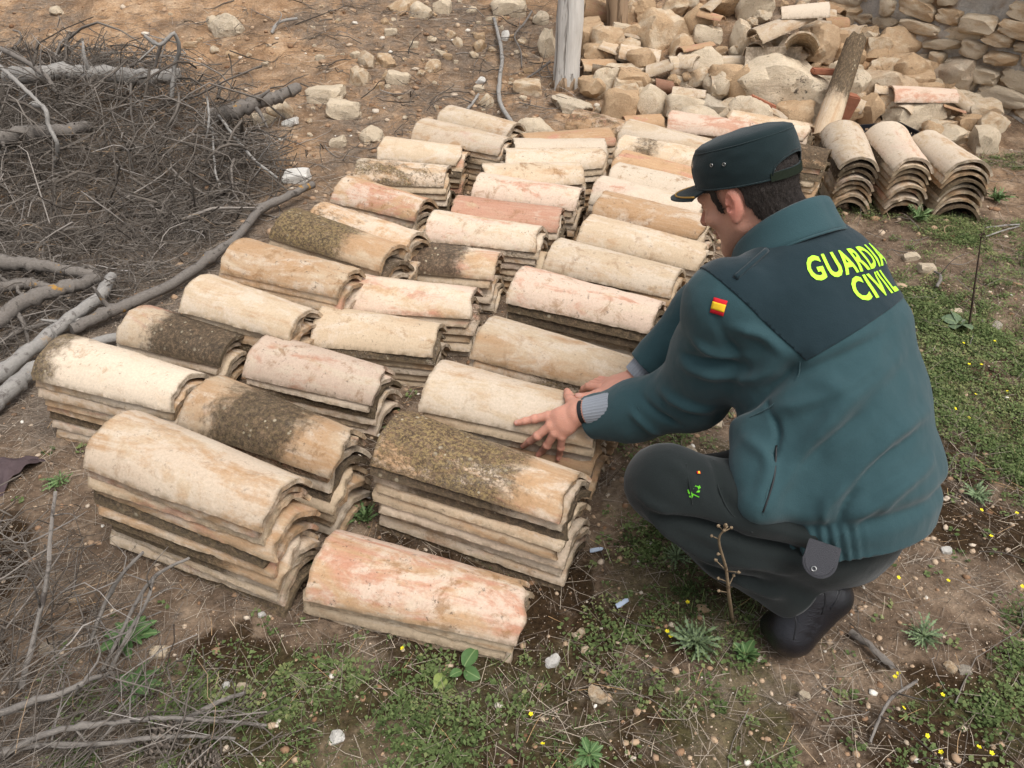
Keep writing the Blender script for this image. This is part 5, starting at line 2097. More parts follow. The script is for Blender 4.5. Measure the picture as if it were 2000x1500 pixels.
# loose stones nobody could tell apart, on the slope and along its foot
n_ = 0
tries = 0
while n_ < 105 and tries < 4000:
    tries += 1
    x, y = rr.uniform(300, 1180), rr.uniform(0, 330)
    if y > 330 - max(0, (x - 560)) * 0.30 or (x < 560 and y > 60 + (x - 300) * 0.6):
        continue
    dens = 0.35 + 0.65 * sstep(520, 800, x)
    if rr.random() > dens:
        continue
    w = 9 + 22 * rr.random() ** 2.2
    hu = 0.2 + 0.55 * rr.random()
    rock_px(x, y, w, w * rr.uniform(0.5, 0.85), fresh('%s %s stone' % ('tiny' if w < 13 else 'small' if w < 20 else 'fist sized', hue_word(hu)), x, y, SLOPE_MARKS), SG, 'rock' if rr.random() < 0.6 else 'slab', sink=0.3, hue=hu)
    n_ += 1

# the heap of rubble: lumps that read alike, packed under and between the named ones
n_ = 0
tries = 0
while n_ < 185 and tries < 6000:
    tries += 1
    x, y = rr.uniform(1145, 1960), rr.uniform(0, 265)
    top = 0 if x < 1600 else (x - 1600) * 0.60
    if y < top or (x > 1640 and y > 262) or (x < 1330 and y > 215):
        continue
    if x < 1400 and y < 90 and rr.random() < 0.45:
        continue
    w = 17 + 66 * rr.random() ** 2.0
    hu = 0.2 + 0.55 * rr.random()
    rock_px(x, y, w, w * rr.uniform(0.55, 0.85), fresh('%s %s rubble stone' % ('small' if w < 36 else 'medium' if w < 52 else 'large', hue_word(hu)), x, y, HEAP_MARKS), 'lumps of the rubble heap', ['rock', 'slab', 'big'][int(rr.integers(3))] if w > 40 else 'rock', sink=0.15, up=0.06 * rr.random(), grey=0.25 * rr.random() ** 2, hue=hu + 0.06)
    n_ += 1

# ------------------------------------------------------------------ rough stone wall at the upper right
WA, WB = Vector((1.86, 5.62, 0)), Vector((3.55, 3.75, 0))
wd_ = (WB - WA).normalized()
wn_ = Vector((wd_.y, -wd_.x, 0))
if wn_.y > 0:
    wn_ = -wn_
wlen = (WB - WA).length
wall = empty('stone_wall', (WA.x, WA.y, 0))
tag(wall, 'rough wall of flat tan stones in grey mortar at the upper right', 'wall', None, 'thing')
PW = Matrix.Translation((-WA.x, -WA.y, 0))
ns, nh = 90, 50
V, F = [], []
for i in range(ns):
    for j in range(nh):
        s, h = i / (ns - 1) * wlen, -0.1 + j / (nh - 1) * 1.75
        p = WA + wd_ * s + UP * h + wn_ * (0.022 + 0.030 * float(fbm(s * 9, h * 9, 1.0, 4, 5)))
        V.append(p)
base_n = len(V)
for i in range(ns):
    for j in range(nh):
        s, h = i / (ns - 1) * wlen, -0.1 + j / (nh - 1) * 1.75
        V.append(WA + wd_ * s + UP * h - wn_ * 0.40)
g_ = lambda l, i, j: l * base_n + i * nh + j
for i in range(ns - 1):
    for j in range(nh - 1):
        F.append((g_(0, i, j), g_(0, i, j + 1), g_(0, i + 1, j + 1), g_(0, i + 1, j)))
        F.append((g_(1, i, j), g_(1, i + 1, j), g_(1, i + 1, j + 1), g_(1, i, j + 1)))
for i in range(ns - 1):
    F.append((g_(0, i, nh - 1), g_(1, i, nh - 1), g_(1, i + 1, nh - 1), g_(0, i + 1, nh - 1)))
for i_ in (0, ns - 1):
    for j in range(nh - 1):
        F.append((g_(0, i_, j), g_(1, i_, j), g_(1, i_, j + 1), g_(0, i_, j + 1)))
t = NT('mortar', 0.95, 0.1)
co = t.co()
c = t.mix(t.noise(co, 7, 5, 0.65), (0.44, 0.39, 0.32), (0.62, 0.59, 0.55))
c = t.mix(t.ss(t.noise(co, 3.0, 4), 0.5, 0.62), c, (0.30, 0.20, 0.12))
c = t.mix(1.0, c, t.ramp(t.noise(co, 90, 4, 0.7), [(0.25, (0.7, 0.7, 0.7)), (0.75, (1.15, 1.15, 1.15))]), 'MULTIPLY')
t.color(c)
t.bump(t.noise(co, 45, 6, 0.75), 0.02, 0.8)
me = mesh('mortar', V, F)
me.transform(PW)
link('mortar', me, wall, t.m)
h = 0.0
wr_ = np.random.default_rng(9)
nst = 0
while h < 1.25:
    ch = wr_.uniform(0.058, 0.105)
    s = wr_.uniform(-0.1, 0.05)
    while s < 2.35:
        w = wr_.uniform(0.07, 0.29)
        if wr_.random() > 0.025 and s > -0.02:
            hh = ch * wr_.uniform(0.72, 1.22)
            sx, sz = w / 2 * 0.97, hh / 2 * 0.99
            p = WA + wd_ * (s + w / 2) + UP * (h + ch / 2 + wr_.uniform(-0.020, 0.020)) + wn_ * wr_.uniform(-0.040, 0.022)
            M = Matrix.Translation(p) @ Matrix.Rotation(math.atan2(wd_.y, wd_.x), 4, 'Z') @ Matrix.Rotation(R(wr_.uniform(-11, 11)), 4, 'Y')
            M = M @ Matrix.Diagonal((sx * 1.20, 0.080, sz * 1.26, 1)) @ Matrix.Rotation(math.pi * int(wr_.integers(2)), 4, 'Z')
            put_rock(WSTONES[int(wr_.integers(len(WSTONES)))], PW @ M, None, name='wall_stone', parent=wall, hue=wr_.uniform(0.12, 0.62), grey=0.2 * wr_.random() ** 2, lichen=0.4 * wr_.random())
            nst += 1
        s += w
    h += ch

# ------------------------------------------------------------------ posts
def wood(name, cols, crack=0.6, sc=1.0):
    t = NT(name, 0.9, 0.15)
    co = t.co()
    st = t.vmath('MULTIPLY', co, (1.0, 1.0, 0.10))
    g1 = t.noise(st, 60 * sc, 5, 0.7)
    g2 = t.noise(st, 24 * sc, 4, 0.6, 0.8)
    c = t.mix(g1, cols[0], cols[1])
    cr = t.ss(g2, 0.45, 0.36)
    c = t.mix(t.math('MULTIPLY', cr, crack), c, cols[2])
    c = t.mix(t.math('MULTIPLY', t.ss(t.noise(co, 9, 5, 0.7), 0.55, 0.7), 0.5), c, cols[3])
    t.color(c)
    t.bump(t.math('SUBTRACT', g1, t.math('MULTIPLY', cr, 1.5)), 0.006, 0.8)
    return t.m


WPOST = wood('bleached_wood', ((0.40, 0.37, 0.33), (0.74, 0.71, 0.66), (0.09, 0.07, 0.05), (0.42, 0.35, 0.27)))
BPOST = wood('brown_wood', ((0.25, 0.165, 0.10), (0.42, 0.31, 0.21), (0.08, 0.05, 0.03), (0.40, 0.33, 0.25)))


def post(px, py, wpx, lean, height, mat, label):
    p, tt = hit(px, py)
    r = wpx / 2 * tt / CAM_F
    o = empty('wooden_post', p)
    tag(o, label, 'post', None, 'thing')
    path = [Vector((lean * z, 0, z)) for z in np.linspace(-0.12, height, 24)]
    V, F = tube(path, [r * (1.16 - 0.22 * k / 23 + 0.05 * math.sin(k * 1.3)) for k in range(24)], 28, True)
    V = [v + Vector((v.x - lean * v.z, v.y, 0)) * (0.07 * float(fbm(math.atan2(v.y, v.x) * 2.2, v.z * 1.2, 3.0, 3, 5)) - 0.10 * max(0.0, float(vnoise(math.atan2(v.y, v.x) * 5, v.z * 0.5, 6.0)) - 0.35)) for v in V]
    link('shaft', mesh('shaft', V, F, True, 50), o, mat)
    return o, r


po, pr = post(1104, 166, 44, 0.035, 1.7, WPOST, 'thick white weathered wooden post standing on the slope')
V, F = tube([Vector((0, -0.004, -0.06)), Vector((0.002, -0.006, 0.0)), Vector((0.006, -0.004, 0.055))], [pr * 1.26, pr * 1.24, pr * 1.13], 20, True, 0.16, 4)
link('rotten_foot', mesh('rotten_foot', V, F), po, BPOST)
post(1206, 62, 36, -0.10, 1.3, BPOST, 'brown wooden post at the top, right of the white post')

# ------------------------------------------------------------------ tiles, brick and beam lying in the rubble
def loose_tile(px, py, yaw, pitch, roll, L, up, label, kind, cs=0.85, **kw):
    p, tt = hit(px, py, up)
    M = Matrix.Translation(p) @ Matrix.Rotation(R(yaw), 4, 'Z') @ Matrix.Rotation(R(pitch), 4, 'Y') @ Matrix.Rotation(R(roll), 4, 'X') @ Matrix.Diagonal((L / TL, cs, cs, 1))
    o = put_tile('roof_tile', M, TILE_ME[int(rr.integers(len(TILE_ME)))], label, None, rr, kind, **kw)
    return o


loose_tile(1164, 135, 200, -8, 0, 0.22, 0.02, 'short cream half tile half buried right of the white post', 'cream', ochre=0.7, lime=0.2)
loose_tile(1212, 108, 160, -14, 10, 0.26, 0.03, 'buff half tile propped on stones right of the white post', 'cream', tone=0.85)
loose_tile(1248, 112, 170, -10, -10, 0.24, 0.03, 'second buff half tile leaning on its neighbour by the boulder', 'cream', tone=0.85)
loose_tile(1382, 128, 8, 0, 70, 0.46, 0.05, 'long narrow tile lying on its side among the stones', 'cream', 0.55, tone=0.8, stain=0.7)
loose_tile(1512, 112, 172, 0, 150, 0.30, 0.16, 'white curved tile fragment upside down above the huge slab', 'white')
loose_tile(1566, 98, 70, 24, 0, 0.30, 0.16, 'arched buff tile standing on end above the huge slab', 'cream', tone=0.9)
loose_tile(1528, 56, 15, -18, 0, 0.34, 0.20, 'brown curved tile tipped over under the grey beam', 'cream', tone=0.72)
loose_tile(1640, 172, 62, -38, 0, 0.62, 0.26, 'long black lichen covered tile leaning steeply in the rubble', 'dark', 0.60, dark=0.8, lo=-0.08, hi=0.5, yellow=0.2)
loose_tile(1800, 192, -4, 0, 0, 0.34, 0.12, 'pale pink tile lying flat over the pale angular block', 'pinkish')
loose_tile(1255, 246, 5, -6, 0, 0.20, 0.03, 'short orange tan tile piece above the hole tile stack', 'orange', lime=0.3)
loose_tile(1300, 170, 35, 14, 100, 0.22, 0.05, 'thin dark red tile edge sticking out of the stones', 'orange', 0.4, tone=0.5, pink=0.9)
loose_tile(1570, 30, 170, 5, 0, 0.25, 0.25, 'small white tile piece at the top beside the beam', 'white', tone=0.9)
n_ = 0
while n_ < 34:
    x, y = rr.uniform(1160, 1930), rr.uniform(10, 250)
    if y < (0 if x < 1600 else (x - 1600) * 0.60) or (x < 1330 and y > 200) or (1440 < x < 1640 and 110 < y < 230):
        continue
    loose_tile(x, y, rr.uniform(-60, 60), rr.uniform(-25, 25), rr.uniform(-50, 50) + (180 if rr.random() < 0.3 else 0), rr.uniform(0.09, 0.2), 0.05 + 0.05 * rr.random(),
               fresh('broken tile shard', x, y, HEAP_MARKS), 'orange' if rr.random() < 0.3 else 'cream', rr.uniform(0.4, 0.8), tone=rr.uniform(0.6, 0.9))['group'] = 'broken tile shards in the rubble'
    n_ += 1
BRK = plain('red_brick', (0.30, 0.125, 0.075), 0.92, 0.1, 0.3, 40, 0.002)


def brick(px, py, up, dims, rot, label):
    p, tt = hit(px, py, up)
    bm = bmesh.new()
    bmesh.ops.create_cube(bm, size=1.0)
    for v in bm.verts:
        v.co = Vector((v.co.x * dims[0], v.co.y * dims[1], v.co.z * dims[2]))
    bmesh.ops.bevel(bm, geom=bm.edges[:], offset=0.006, segments=2, affect='EDGES')
    bmesh.ops.subdivide_edges(bm, edges=[e for e in bm.edges if e.calc_length() > 0.05], cuts=5, use_grid_fill=True)
    for v in bm.verts:
        v.co *= 1 + 0.035 * float(fbm(v.co.x * 22, v.co.y * 22, v.co.z * 22, 3, 6))
    me = bpy.data.meshes.new('brick')
    bm.to_mesh(me)
    bm.free()
    o = link('brick', me, None, BRK)
    o.matrix_world = Matrix.Translation(p) @ Matrix.Rotation(R(rot[2]), 4, 'Z') @ Matrix.Rotation(R(rot[1]), 4, 'Y') @ Matrix.Rotation(R(rot[0]), 4, 'X')
    tag(o, label, 'brick', None, 'thing')


brick(1640, 222, 0.10, (0.11, 0.06, 0.22), (10, 14, 10), 'red orange brick slab leaning right of the huge pale slab')
brick(1490, 200, 0.14, (0.15, 0.04, 0.025), (0, 22, -8), 'thin red brick sliver lying on the edge of the huge slab')
brick(1612, 140, 0.22, (0.15, 0.05, 0.028), (0, 4, 4), 'thin red clay piece under the flat stones right of the slab')
LICHB = wood('lichen_beam', ((0.17, 0.15, 0.10), (0.36, 0.32, 0.20), (0.06, 0.05, 0.04), (0.12, 0.11, 0.09)), 0.4)
pts = [at(1497, -12, 5.55), at(1560, 30, 5.35), at(1612, 62, 5.2), at(1632, 98, 5.05)]
P = spline(pts, 16)
V, F = tube(P, [0.072 - 0.008 * math.sin(k) for k in range(16)], 14, True, 0.22, 7)
o = link('beam', mesh('beam', V, F, True, 60), None, LICHB)
tag(o, 'lichen grey round beam lying down over the rubble at the top', 'beam', None, 'thing')

# ------------------------------------------------------------------ black plastic crate behind the end-on stacks
PLAS = plain('black_plastic', (0.010, 0.011, 0.016), 0.45, 0.4)
cp, ctt = hit(1718, 318)
crate = empty('plastic_crate', cp, R(14))
tag(crate, 'black perforated plastic crate behind the end-on stacks', 'crate', None, 'thing')
W2, D2, H2 = 0.13, 0.10, 0.13


def boxes(name, bl, mat, parent):
    V, F = [], []
    for c, s in bl:
        b = len(V)
        for x in (-1, 1):
            for y in (-1, 1):
                for z in (-1, 1):
                    V.append((c[0] + x * s[0], c[1] + y * s[1], c[2] + z * s[2]))
        F += [tuple(b + q for q in f) for f in ((0, 1, 3, 2), (4, 6, 7, 5), (0, 4, 5, 1), (2, 3, 7, 6), (0, 2, 6, 4), (1, 5, 7, 3))]
    return link(name, mesh(name, V, F, False), parent, mat)


for nm_, ax_i, sgn in (('side', 0, 1), ('side', 0, -1), ('end', 1, 1), ('end', 1, -1)):
    bl = []
    half_ = D2 if ax_i == 0 else W2
    for k in range(9):
        q = -half_ + 2 * half_ * k / 8
        c = (sgn * W2, q, H2 / 2 + 0.03) if ax_i == 0 else (q, sgn * D2, H2 / 2 + 0.03)
        bl.append((c, (0.004, 0.004, H2 / 2) if ax_i == 0 else (0.004, 0.0038, H2 / 2)))
    for k in range(6):
        z = 0.03 + H2 * k / 5
        c = (sgn * W2 * 1.001, 0, z) if ax_i == 0 else (0, sgn * D2 * 1.001, z)
        tk = 0.009 if k in (0, 5) else 0.0036
        bl.append((c, (0.0045, half_ + 0.005, tk) if ax_i == 0 else (half_ + 0.005, 0.0045, tk)))
    boxes(nm_, bl, PLAS, crate)
boxes('bottom', [((0, q, 0.03), (W2, 0.006, 0.0034)) for q in np.linspace(-D2, D2, 9)] + [((q, 0, 0.031), (0.006, D2, 0.0034)) for q in np.linspace(-W2, W2, 12)], PLAS, crate)
print('stones', STONES, 'wall', nst)
# ------------------------------------------------------------------ branches and brushwood
def barkmat(name, a, b, dark, lich=0.0):
    t = NT(name, 0.92, 0.12)
    co = t.co()
    n1 = t.noise(co, 25, 6, 0.7)
    n2 = t.noise(co, 110, 4, 0.7)
    c = t.mix(n2, a, b)
    c = t.mix(t.math('MULTIPLY', t.ss(n1, 0.55, 0.66), 0.8), c, dark)
    if lich:
        c = t.mix(t.math('MULTIPLY', t.ss(t.noise(co, 16, 5, 0.75), 0.62, 0.68), lich), c, (0.42, 0.21, 0.02))
    t.color(c)
    t.bump(t.math('ADD', n1, n2), 0.004, 0.8)
    return t.m


BARK = barkmat('grey_bark', (0.100, 0.086, 0.074), (0.235, 0.21, 0.185), (0.035, 0.028, 0.024), 0.7)
BARKP = barkmat('bare_grey_wood', (0.20, 0.185, 0.17), (0.35, 0.33, 0.30), (0.10, 0.085, 0.075), 0.25)
TWIG = barkmat('dry_twig', (0.13, 0.115, 0.10), (0.26, 0.235, 0.21), (0.05, 0.04, 0.035))


def branch(pts, r0, r1, label, mat, seg=10, n=26, knots=3, name='branch', side=2, group=None):
    """pixel waypoints with heights above the ground; radii in metres; a few side stubs"""
    W = []
    for x, y, z in pts:
        W.append(hit(x, y, z)[0])
    P = spline(W, n)
    rad = [r0 + (r1 - r0) * k / (n - 1) for k in range(n)]
    rb = np.random.default_rng(hash_s(label) % 9973)
    for k in range(knots):
        i = int(rb.integers(2, n - 2))
        rad[i] *= 1.22
    P = [p + Vector(rb.normal(0, r0 * 0.10, 3)) for p in P]
    V, F = tube(P, rad, seg, True, 0.10, int(rb.integers(90)))
    o = link(name, mesh(name, V, F, True, 60), None, mat)
    tag(o, label, 'stick' if r0 < 0.009 else 'branch', group, 'thing')
    for k in range(side):
        i = int(rb.integers(3, n - 3))
        d = (Vector(rb.normal(0, 1, 3)) + Vector((0, 0, 0.5))).normalized()
        ln = rb.uniform(0.06, 0.18)
        Q = spline([P[i], P[i] + d * ln * 0.5 + Vector(rb.normal(0, 0.012, 3)), P[i] + d * ln], 6)
        v2, f2 = tube(Q, [rad[i] * 0.45 * (1 - 0.13 * q) for q in range(6)], 6)
        link('twig', mesh('twig', v2, f2), o, mat)
    return o


B = branch
B([(612, 360, .06), (565, 382, .06), (505, 412, .05), (465, 462, .05), (405, 507, .05), (335, 556, .05), (255, 592, .05), (205, 613, .05), (140, 643, .04)], .0165, .021, 'long bent grey branch running diagonally beside the left stacks', BARK, 12, 44, 6)
B([(219, 538, .07), (196, 577, .06), (147, 615, .06), (95, 654, .06), (50, 692, .05), (-30, 752, .04)], .018, .026, 'bare pale straight branch pointing at the leftmost stack', BARKP, 12)
B([(-25, 800, .04), (15, 764, .05), (58, 725, .05), (130, 688, .04), (230, 656, .03)], .030, .016, 'thick bare grey branch end behind the leftmost stack', BARKP, 12)
B([(-40, 650, .08), (0, 622, .09), (45, 588, .10), (105, 566, .10), (150, 557, .09), (190, 544, .07)], .030, .022, 'thick grey branch with orange lichen at the left edge', BARK, 12)
B([(-40, 508, .10), (0, 512, .11), (45, 515, .11), (115, 524, .09), (190, 540, .05)], .028, .020, 'upper thick grey branch at the left edge below the brush', BARK, 12)
B([(-30, 568, .06), (38, 554, .07), (75, 556, .06), (108, 570, .04)], .022, .016, 'short grey branch between two thick ones at the left edge', BARK, 12)
B([(-30, 690, .05), (20, 655, .04), (60, 640, .03), (130, 622, .03)], .011, .006, 'thin orange brown branch under the pale straight one', BARK)
B([(20, 152, .20), (63, 145, .22), (150, 141, .22), (280, 152, .20), (352, 146, .16)], .046, .034, 'big pale grey log lying across the top of the brush pile', BARKP, 14)
B([(412, 228, .10), (470, 213, .14), (507, 200, .15), (545, 188, .16), (580, 172, .17)], .042, .026, 'broken log with peeling dark bark poking out of the brush', BARK, 14)
B([(-30, 276, .20), (0, 270, .22), (63, 259, .22), (122, 257, .22), (172, 246, .18)], .036, .028, 'grey log in the dark middle of the brush pile', BARK, 12)
B([(-30, 300, .10), (60, 300, .10), (130, 285, .10)], .018, .012, 'dark thin log in the hollow of the brush pile', BARK)
B([(66, 205, .34), (88, 212, .36), (95, 245, .30), (112, 282, .22), (108, 325, .10)], .011, .008, 'crooked pale upright branch in the brush pile', BARKP, 8)
B([(283, 70, .50), (312, 88, .48), (340, 66, .52), (350, 100, .42), (341, 128, .34), (335, 190, .20)], .009, .011, 'forked bare branch standing highest above the brush pile', BARKP, 8, 26, 2, 'branch', 4)
B([(338, 66, .50), (315, 88, .45), (303, 130, .34)], .007, .008, 'dark side branch beside the highest forked one', BARK, 8)
B([(-20, 118, .40), (0, 130, .40), (45, 171, .34), (80, 205, .28)], .012, .009, 'pale slanting branch at the upper left edge of the brush', BARKP, 8)
B([(0, 95, .38), (50, 120, .36), (90, 150, .34), (110, 180, .28)], .014, .010, 'dark branch with orange lichen above the brush at upper left', BARK, 8)
B([(428, 226, .14), (465, 276, .12), (500, 315, .09), (542, 348, .05)], .008, .006, 'thin whitish branch slanting down to the white flat stone', BARKP, 8)
B([(405, 190, .24), (408, 232, .20), (402, 275, .12)], .006, .005, 'short whitish upright twig below the broken log', BARKP, 6)
B([(415, 250, .12), (420, 330, .10), (430, 362, .05)], .006, .004, 'thin straight twig hanging at the edge of the brush', BARKP, 6)
B([(965, 36, .03), (975, 77, .05), (981, 116, .06), (976, 150, .05), (976, 198, .04), (1001, 243, .02)], .0105, .013, 'thin crooked grey stick lying down the slope to the back stacks', BARKP, 8, 30, 3, 'branch', 0)
B([(1039, 22, .05), (1022, 48, .05), (1005, 70, .04), (1017, 100, .03), (1019, 132, .02)], .007, .004, 'forked thin stick left of the white post', BARK, 7, 20, 2, 'branch', 1)
B([(1074, 120, .04), (1052, 138, .03), (1028, 153, .02)], .008, .005, 'short stick at the foot of the white post', BARK, 7)
B([(530, 64, .01), (546, 43, .05), (580, 36, .02)], .010, .008, 'curved grey root arching out of the slope', BARKP, 8, 18, 1, 'branch', 1)
B([(912, 214, .01), (924, 200, .02), (935, 184, .02)], .010, .007, 'short broken stick on the slope above the back stacks', BARKP, 7, 12, 1, 'branch', 0)
B([(-40, 1500, .02), (60, 1445, .06), (150, 1420, .08), (250, 1408, .08), (345, 1402, .07), (520, 1416, .02)], .0075, .003, 'long grey dry branch across the bottom left corner', TWIG, 8, 34, 3, 'branch', 5)
B([(-20, 1470, .02), (90, 1455, .05), (200, 1452, .06), (330, 1438, .05), (460, 1442, .02)], .0065, .003, 'lower dry branch across the bottom left corner', TWIG, 8, 34, 3, 'branch', 4)
B([(-20, 1400, .04), (60, 1372, .08), (130, 1350, .09), (180, 1325, .09), (225, 1314, .05)], .008, .004, 'dry branch with whitish lichen at the left edge, foreground', TWIG, 8, 26, 2, 'branch', 4)
B([(108, 960, .30), (98, 1050, .24), (92, 1130, .18), (70, 1230, .10), (40, 1345, .03)], .004, .006, 'tall bare stalk at the left before the front left stack', TWIG, 6, 24, 2, 'branch', 4)
B([(280, 1078, .22), (240, 1120, .18), (205, 1180, .10), (175, 1260, .04)], .003, .005, 'bare twig rising toward the corner of the front left stack', TWIG, 6, 20, 2, 'branch', 3)
B([(370, 1090, .20), (310, 1120, .18), (270, 1170, .12), (235, 1240, .06), (200, 1310, .02)], .003, .005, 'thin arching twig in front of the front left stack', TWIG, 6, 24, 2, 'branch', 3)
B([(300, 1130, .18), (285, 1180, .14), (255, 1230, .08), (215, 1310, .02)], .003, .005, 'short upright twig among the arching ones, front left', TWIG, 6, 20, 2, 'branch', 3)
B([(480, 1352, .03), (430, 1370, .04), (380, 1395, .04), (330, 1420, .02)], .004, .006, 'thin dry twig leaning right in the bottom left weeds', TWIG, 6, 18, 1, 'branch', 2)
B([(1660, 1235, .01), (1700, 1262, .02), (1745, 1305, .01)], .009, .006, 'flaky dark piece of bark lying behind the boot', BARK, 6, 14, 2, 'branch', 0)
B([(1790, 1330, .02), (1740, 1365, .03), (1715, 1410, .02), (1700, 1450, .01)], .0035, .0028, 'grey dry twig in the weeds at lower right', TWIG, 6, 18, 1, 'branch', 2)
B([(1925, 445, .01), (1965, 440, .02), (1992, 438, .02)], .004, .003, 'thin pale stick lying right of the end-on stacks', BARKP, 6, 12, 0, 'branch', 0)
B([(1925, 462, .01), (1960, 450, .02), (1990, 442, .01)], .003, .003, 'second thin pale stick crossing the first at the right edge', BARKP, 6, 12, 0, 'branch', 0)
B([(1830, 560, .02), (1838, 540, .03), (1825, 530, .02)], .006, .004, 'curved brown twig by the pale stones in the grass', TWIG, 6, 12, 1, 'branch', 1)


def strips(name, mat, P, D, L, W, curl, tint, seg=2, label=None, tri=False):
    """many thin bent strips as one object: bases P, directions D, lengths L, half widths W"""
    n = len(P)
    S = np.cross(D, np.random.default_rng(1).normal(size=(n, 3)) + np.array([0, 0, 2.0]))
    S /= np.maximum(np.linalg.norm(S, axis=1), 1e-6)[:, None]
    V = np.zeros((n, seg + 1, 2, 3))
    for k in range(seg + 1):
        f = k / seg
        c = P + D * (L * f)[:, None] + curl * ((f - 0.5) ** 2 - 0.25)[..., None] if np.ndim(f) else P + D * (L * f)[:, None] + curl * ((f - 0.5) ** 2 - 0.25)
        w = W * (1 - 0.55 * f)
        V[:, k, 0] = c - S * w[:, None]
        V[:, k, 1] = c + S * w[:, None]
    base = np.arange(n)[:, None] * (2 * (seg + 1))
    Fs = []
    for k in range(seg):
        Fs.append(base + np.array([2 * k, 2 * k + 1, 2 * k + 3, 2 * k + 2]))
    me = fmesh(name, V.reshape(-1, 3), np.concatenate(Fs), False)
    fattr(me, 'tint', np.repeat(tint, 2 * (seg + 1)))
    o = link(name, me, None, mat)
    tag(o, label, None, None, 'stuff')
    return o


def tintmat(name, stops, rough=0.85, trans=0.0):
    t = NT(name, rough, 0.15)
    c = t.ramp(t.attr('tint', 'GEOMETRY'), stops)
    t.color(c)
    if trans:
        tr = t.n.new('ShaderNodeBsdfTranslucent')
        t.l.new(c, tr.inputs['Color'])
        mx = t.n.new('ShaderNodeMixShader')
        mx.inputs[0].default_value = trans
        t.l.new(t.b.outputs[0], mx.inputs[1])
        t.l.new(tr.outputs[0], mx.inputs[2])
        t.l.new(mx.outputs[0], t.out.inputs['Surface'])
    return t.m


rg = np.random.default_rng(77)
DRY = tintmat('dry_needles', [(0.0, (0.060, 0.045, 0.035)), (0.35, (0.16, 0.125, 0.095)), (0.7, (0.30, 0.25, 0.20)), (0.92, (0.46, 0.39, 0.30)), (1.0, (0.40, 0.19, 0.03))])

# brushwood: thin twigs heaped on the left, drawn as small tubes
def inside(poly, x, y):
    r = np.zeros(len(x), bool)
    n = len(poly)
    for i in range(n):
        x0, y0 = poly[i]
        x1, y1 = poly[(i + 1) % n]
        m = ((y0 > y) != (y1 > y)) & (x < (x1 - x0) * (y - y0) / (y1 - y0 + 1e-12) + x0)
        r ^= m
    return r


def ground_poly(px):
    return [tuple(hit(x, y)[0].xy) for x, y in px]


def scatter_in(poly, n, r):
    xs, ys = [p[0] for p in poly], [p[1] for p in poly]
    X, Y = np.zeros(0), np.zeros(0)
    while len(X) < n:
        x = r.uniform(min(xs), max(xs), n * 2)
        y = r.uniform(min(ys), max(ys), n * 2)
        m = inside(poly, x, y)
        X, Y = np.concatenate([X, x[m]]), np.concatenate([Y, y[m]])
    return X[:n], Y[:n]


def twig_mass(name, poly, n, top, label, lens, rad, r, lift=0.45, mat=None, dirbias=None):
    X, Y = scatter_in(poly, n, r)
    cx, cy = np.mean([p[0] for p in poly]), np.mean([p[1] for p in poly])
    hgt = top(X, Y) * r.random(n) ** 0.8
    Z = gz(X, Y) + 0.01 + hgt
    th = r.uniform(0, 2 * np.pi, n)
    if dirbias is not None:
        m = r.random(n) < 0.5
        th[m] = dirbias + r.normal(0, 0.45, m.sum())
    el = r.normal(0.06, lift, n)
    D = np.stack([np.cos(th) * np.cos(el), np.sin(th) * np.cos(el), np.sin(el)], 1)
    L = r.uniform(*lens, n)
    rd = rad * (0.5 + r.random(n) ** 2 * 1.4)
    C = r.normal(0, 0.16, (n, 3)) * L[:, None]
    seg, sd = 5, 4
    S = np.cross(D, np.array([0.3, 0.2, 1.0]))
    S /= np.linalg.norm(S, axis=1)[:, None]
    T = np.cross(D, S)
    V = np.zeros((n, seg + 1, sd, 3))
    P0 = np.stack([X, Y, Z], 1) - D * (L * 0.5)[:, None]
    jit = r.normal(0, 0.02, (n, seg + 1, 3)) * L[:, None, None]
    for k in range(seg + 1):
        f = k / seg
        c = P0 + D * (L * f)[:, None] + C * (4 * f * (1 - f)) + jit[:, k]
        gzc = gz(c[:, 0], c[:, 1]) + 0.004
        c[:, 2] = np.maximum(c[:, 2], gzc)
        w = rd * (1 - 0.6 * f)
        for q in range(sd):
            a = 2 * np.pi * q / sd
            V[:, k, q] = c + (S * math.cos(a) + T * math.sin(a)) * w[:, None]
    base = np.arange(n)[:, None] * ((seg + 1) * sd)
    Fs = []
    for k in range(seg):
        for q in range(sd):
            q2 = (q + 1) % sd
            Fs.append(base + np.array([k * sd + q, k * sd + q2, (k + 1) * sd + q2, (k + 1) * sd + q]))
    me = fmesh(name, V.reshape(-1, 3), np.concatenate(Fs), True)
    tint = np.clip(0.36 + r.normal(0, 0.17, n), 0.03, 0.88)
    tint[(r.random(n) < 0.02) & (L < 0.22)] = 0.97
    fattr(me, 'tint', np.repeat(tint, (seg + 1) * sd))
    o = link(name, me, None, mat or BRUSHM)
    tag(o, label, None, None, 'stuff')
    return o


BRUSHM = tintmat('brushwood', [(0.0, (0.042, 0.033, 0.026)), (0.4, (0.135, 0.115, 0.096)), (0.75, (0.27, 0.24, 0.21)), (0.93, (0.40, 0.37, 0.34)), (1.0, (0.36, 0.19, 0.04))])
pile = ground_poly([(-120, 110), (60, 100), (330, 150), (430, 215), (560, 320), (560, 352), (470, 420), (380, 470), (270, 480), (120, 500), (-120, 480)])
pc = np.mean(np.array(pile), 0)


def pile_top(x, y):
    d = np.hypot((x - pc[0] + 0.25) / 1.05, (y - pc[1] - 0.25) / 0.95)
    return 0.02 + 0.30 * np.clip(1 - d, 0, 1) ** 0.7


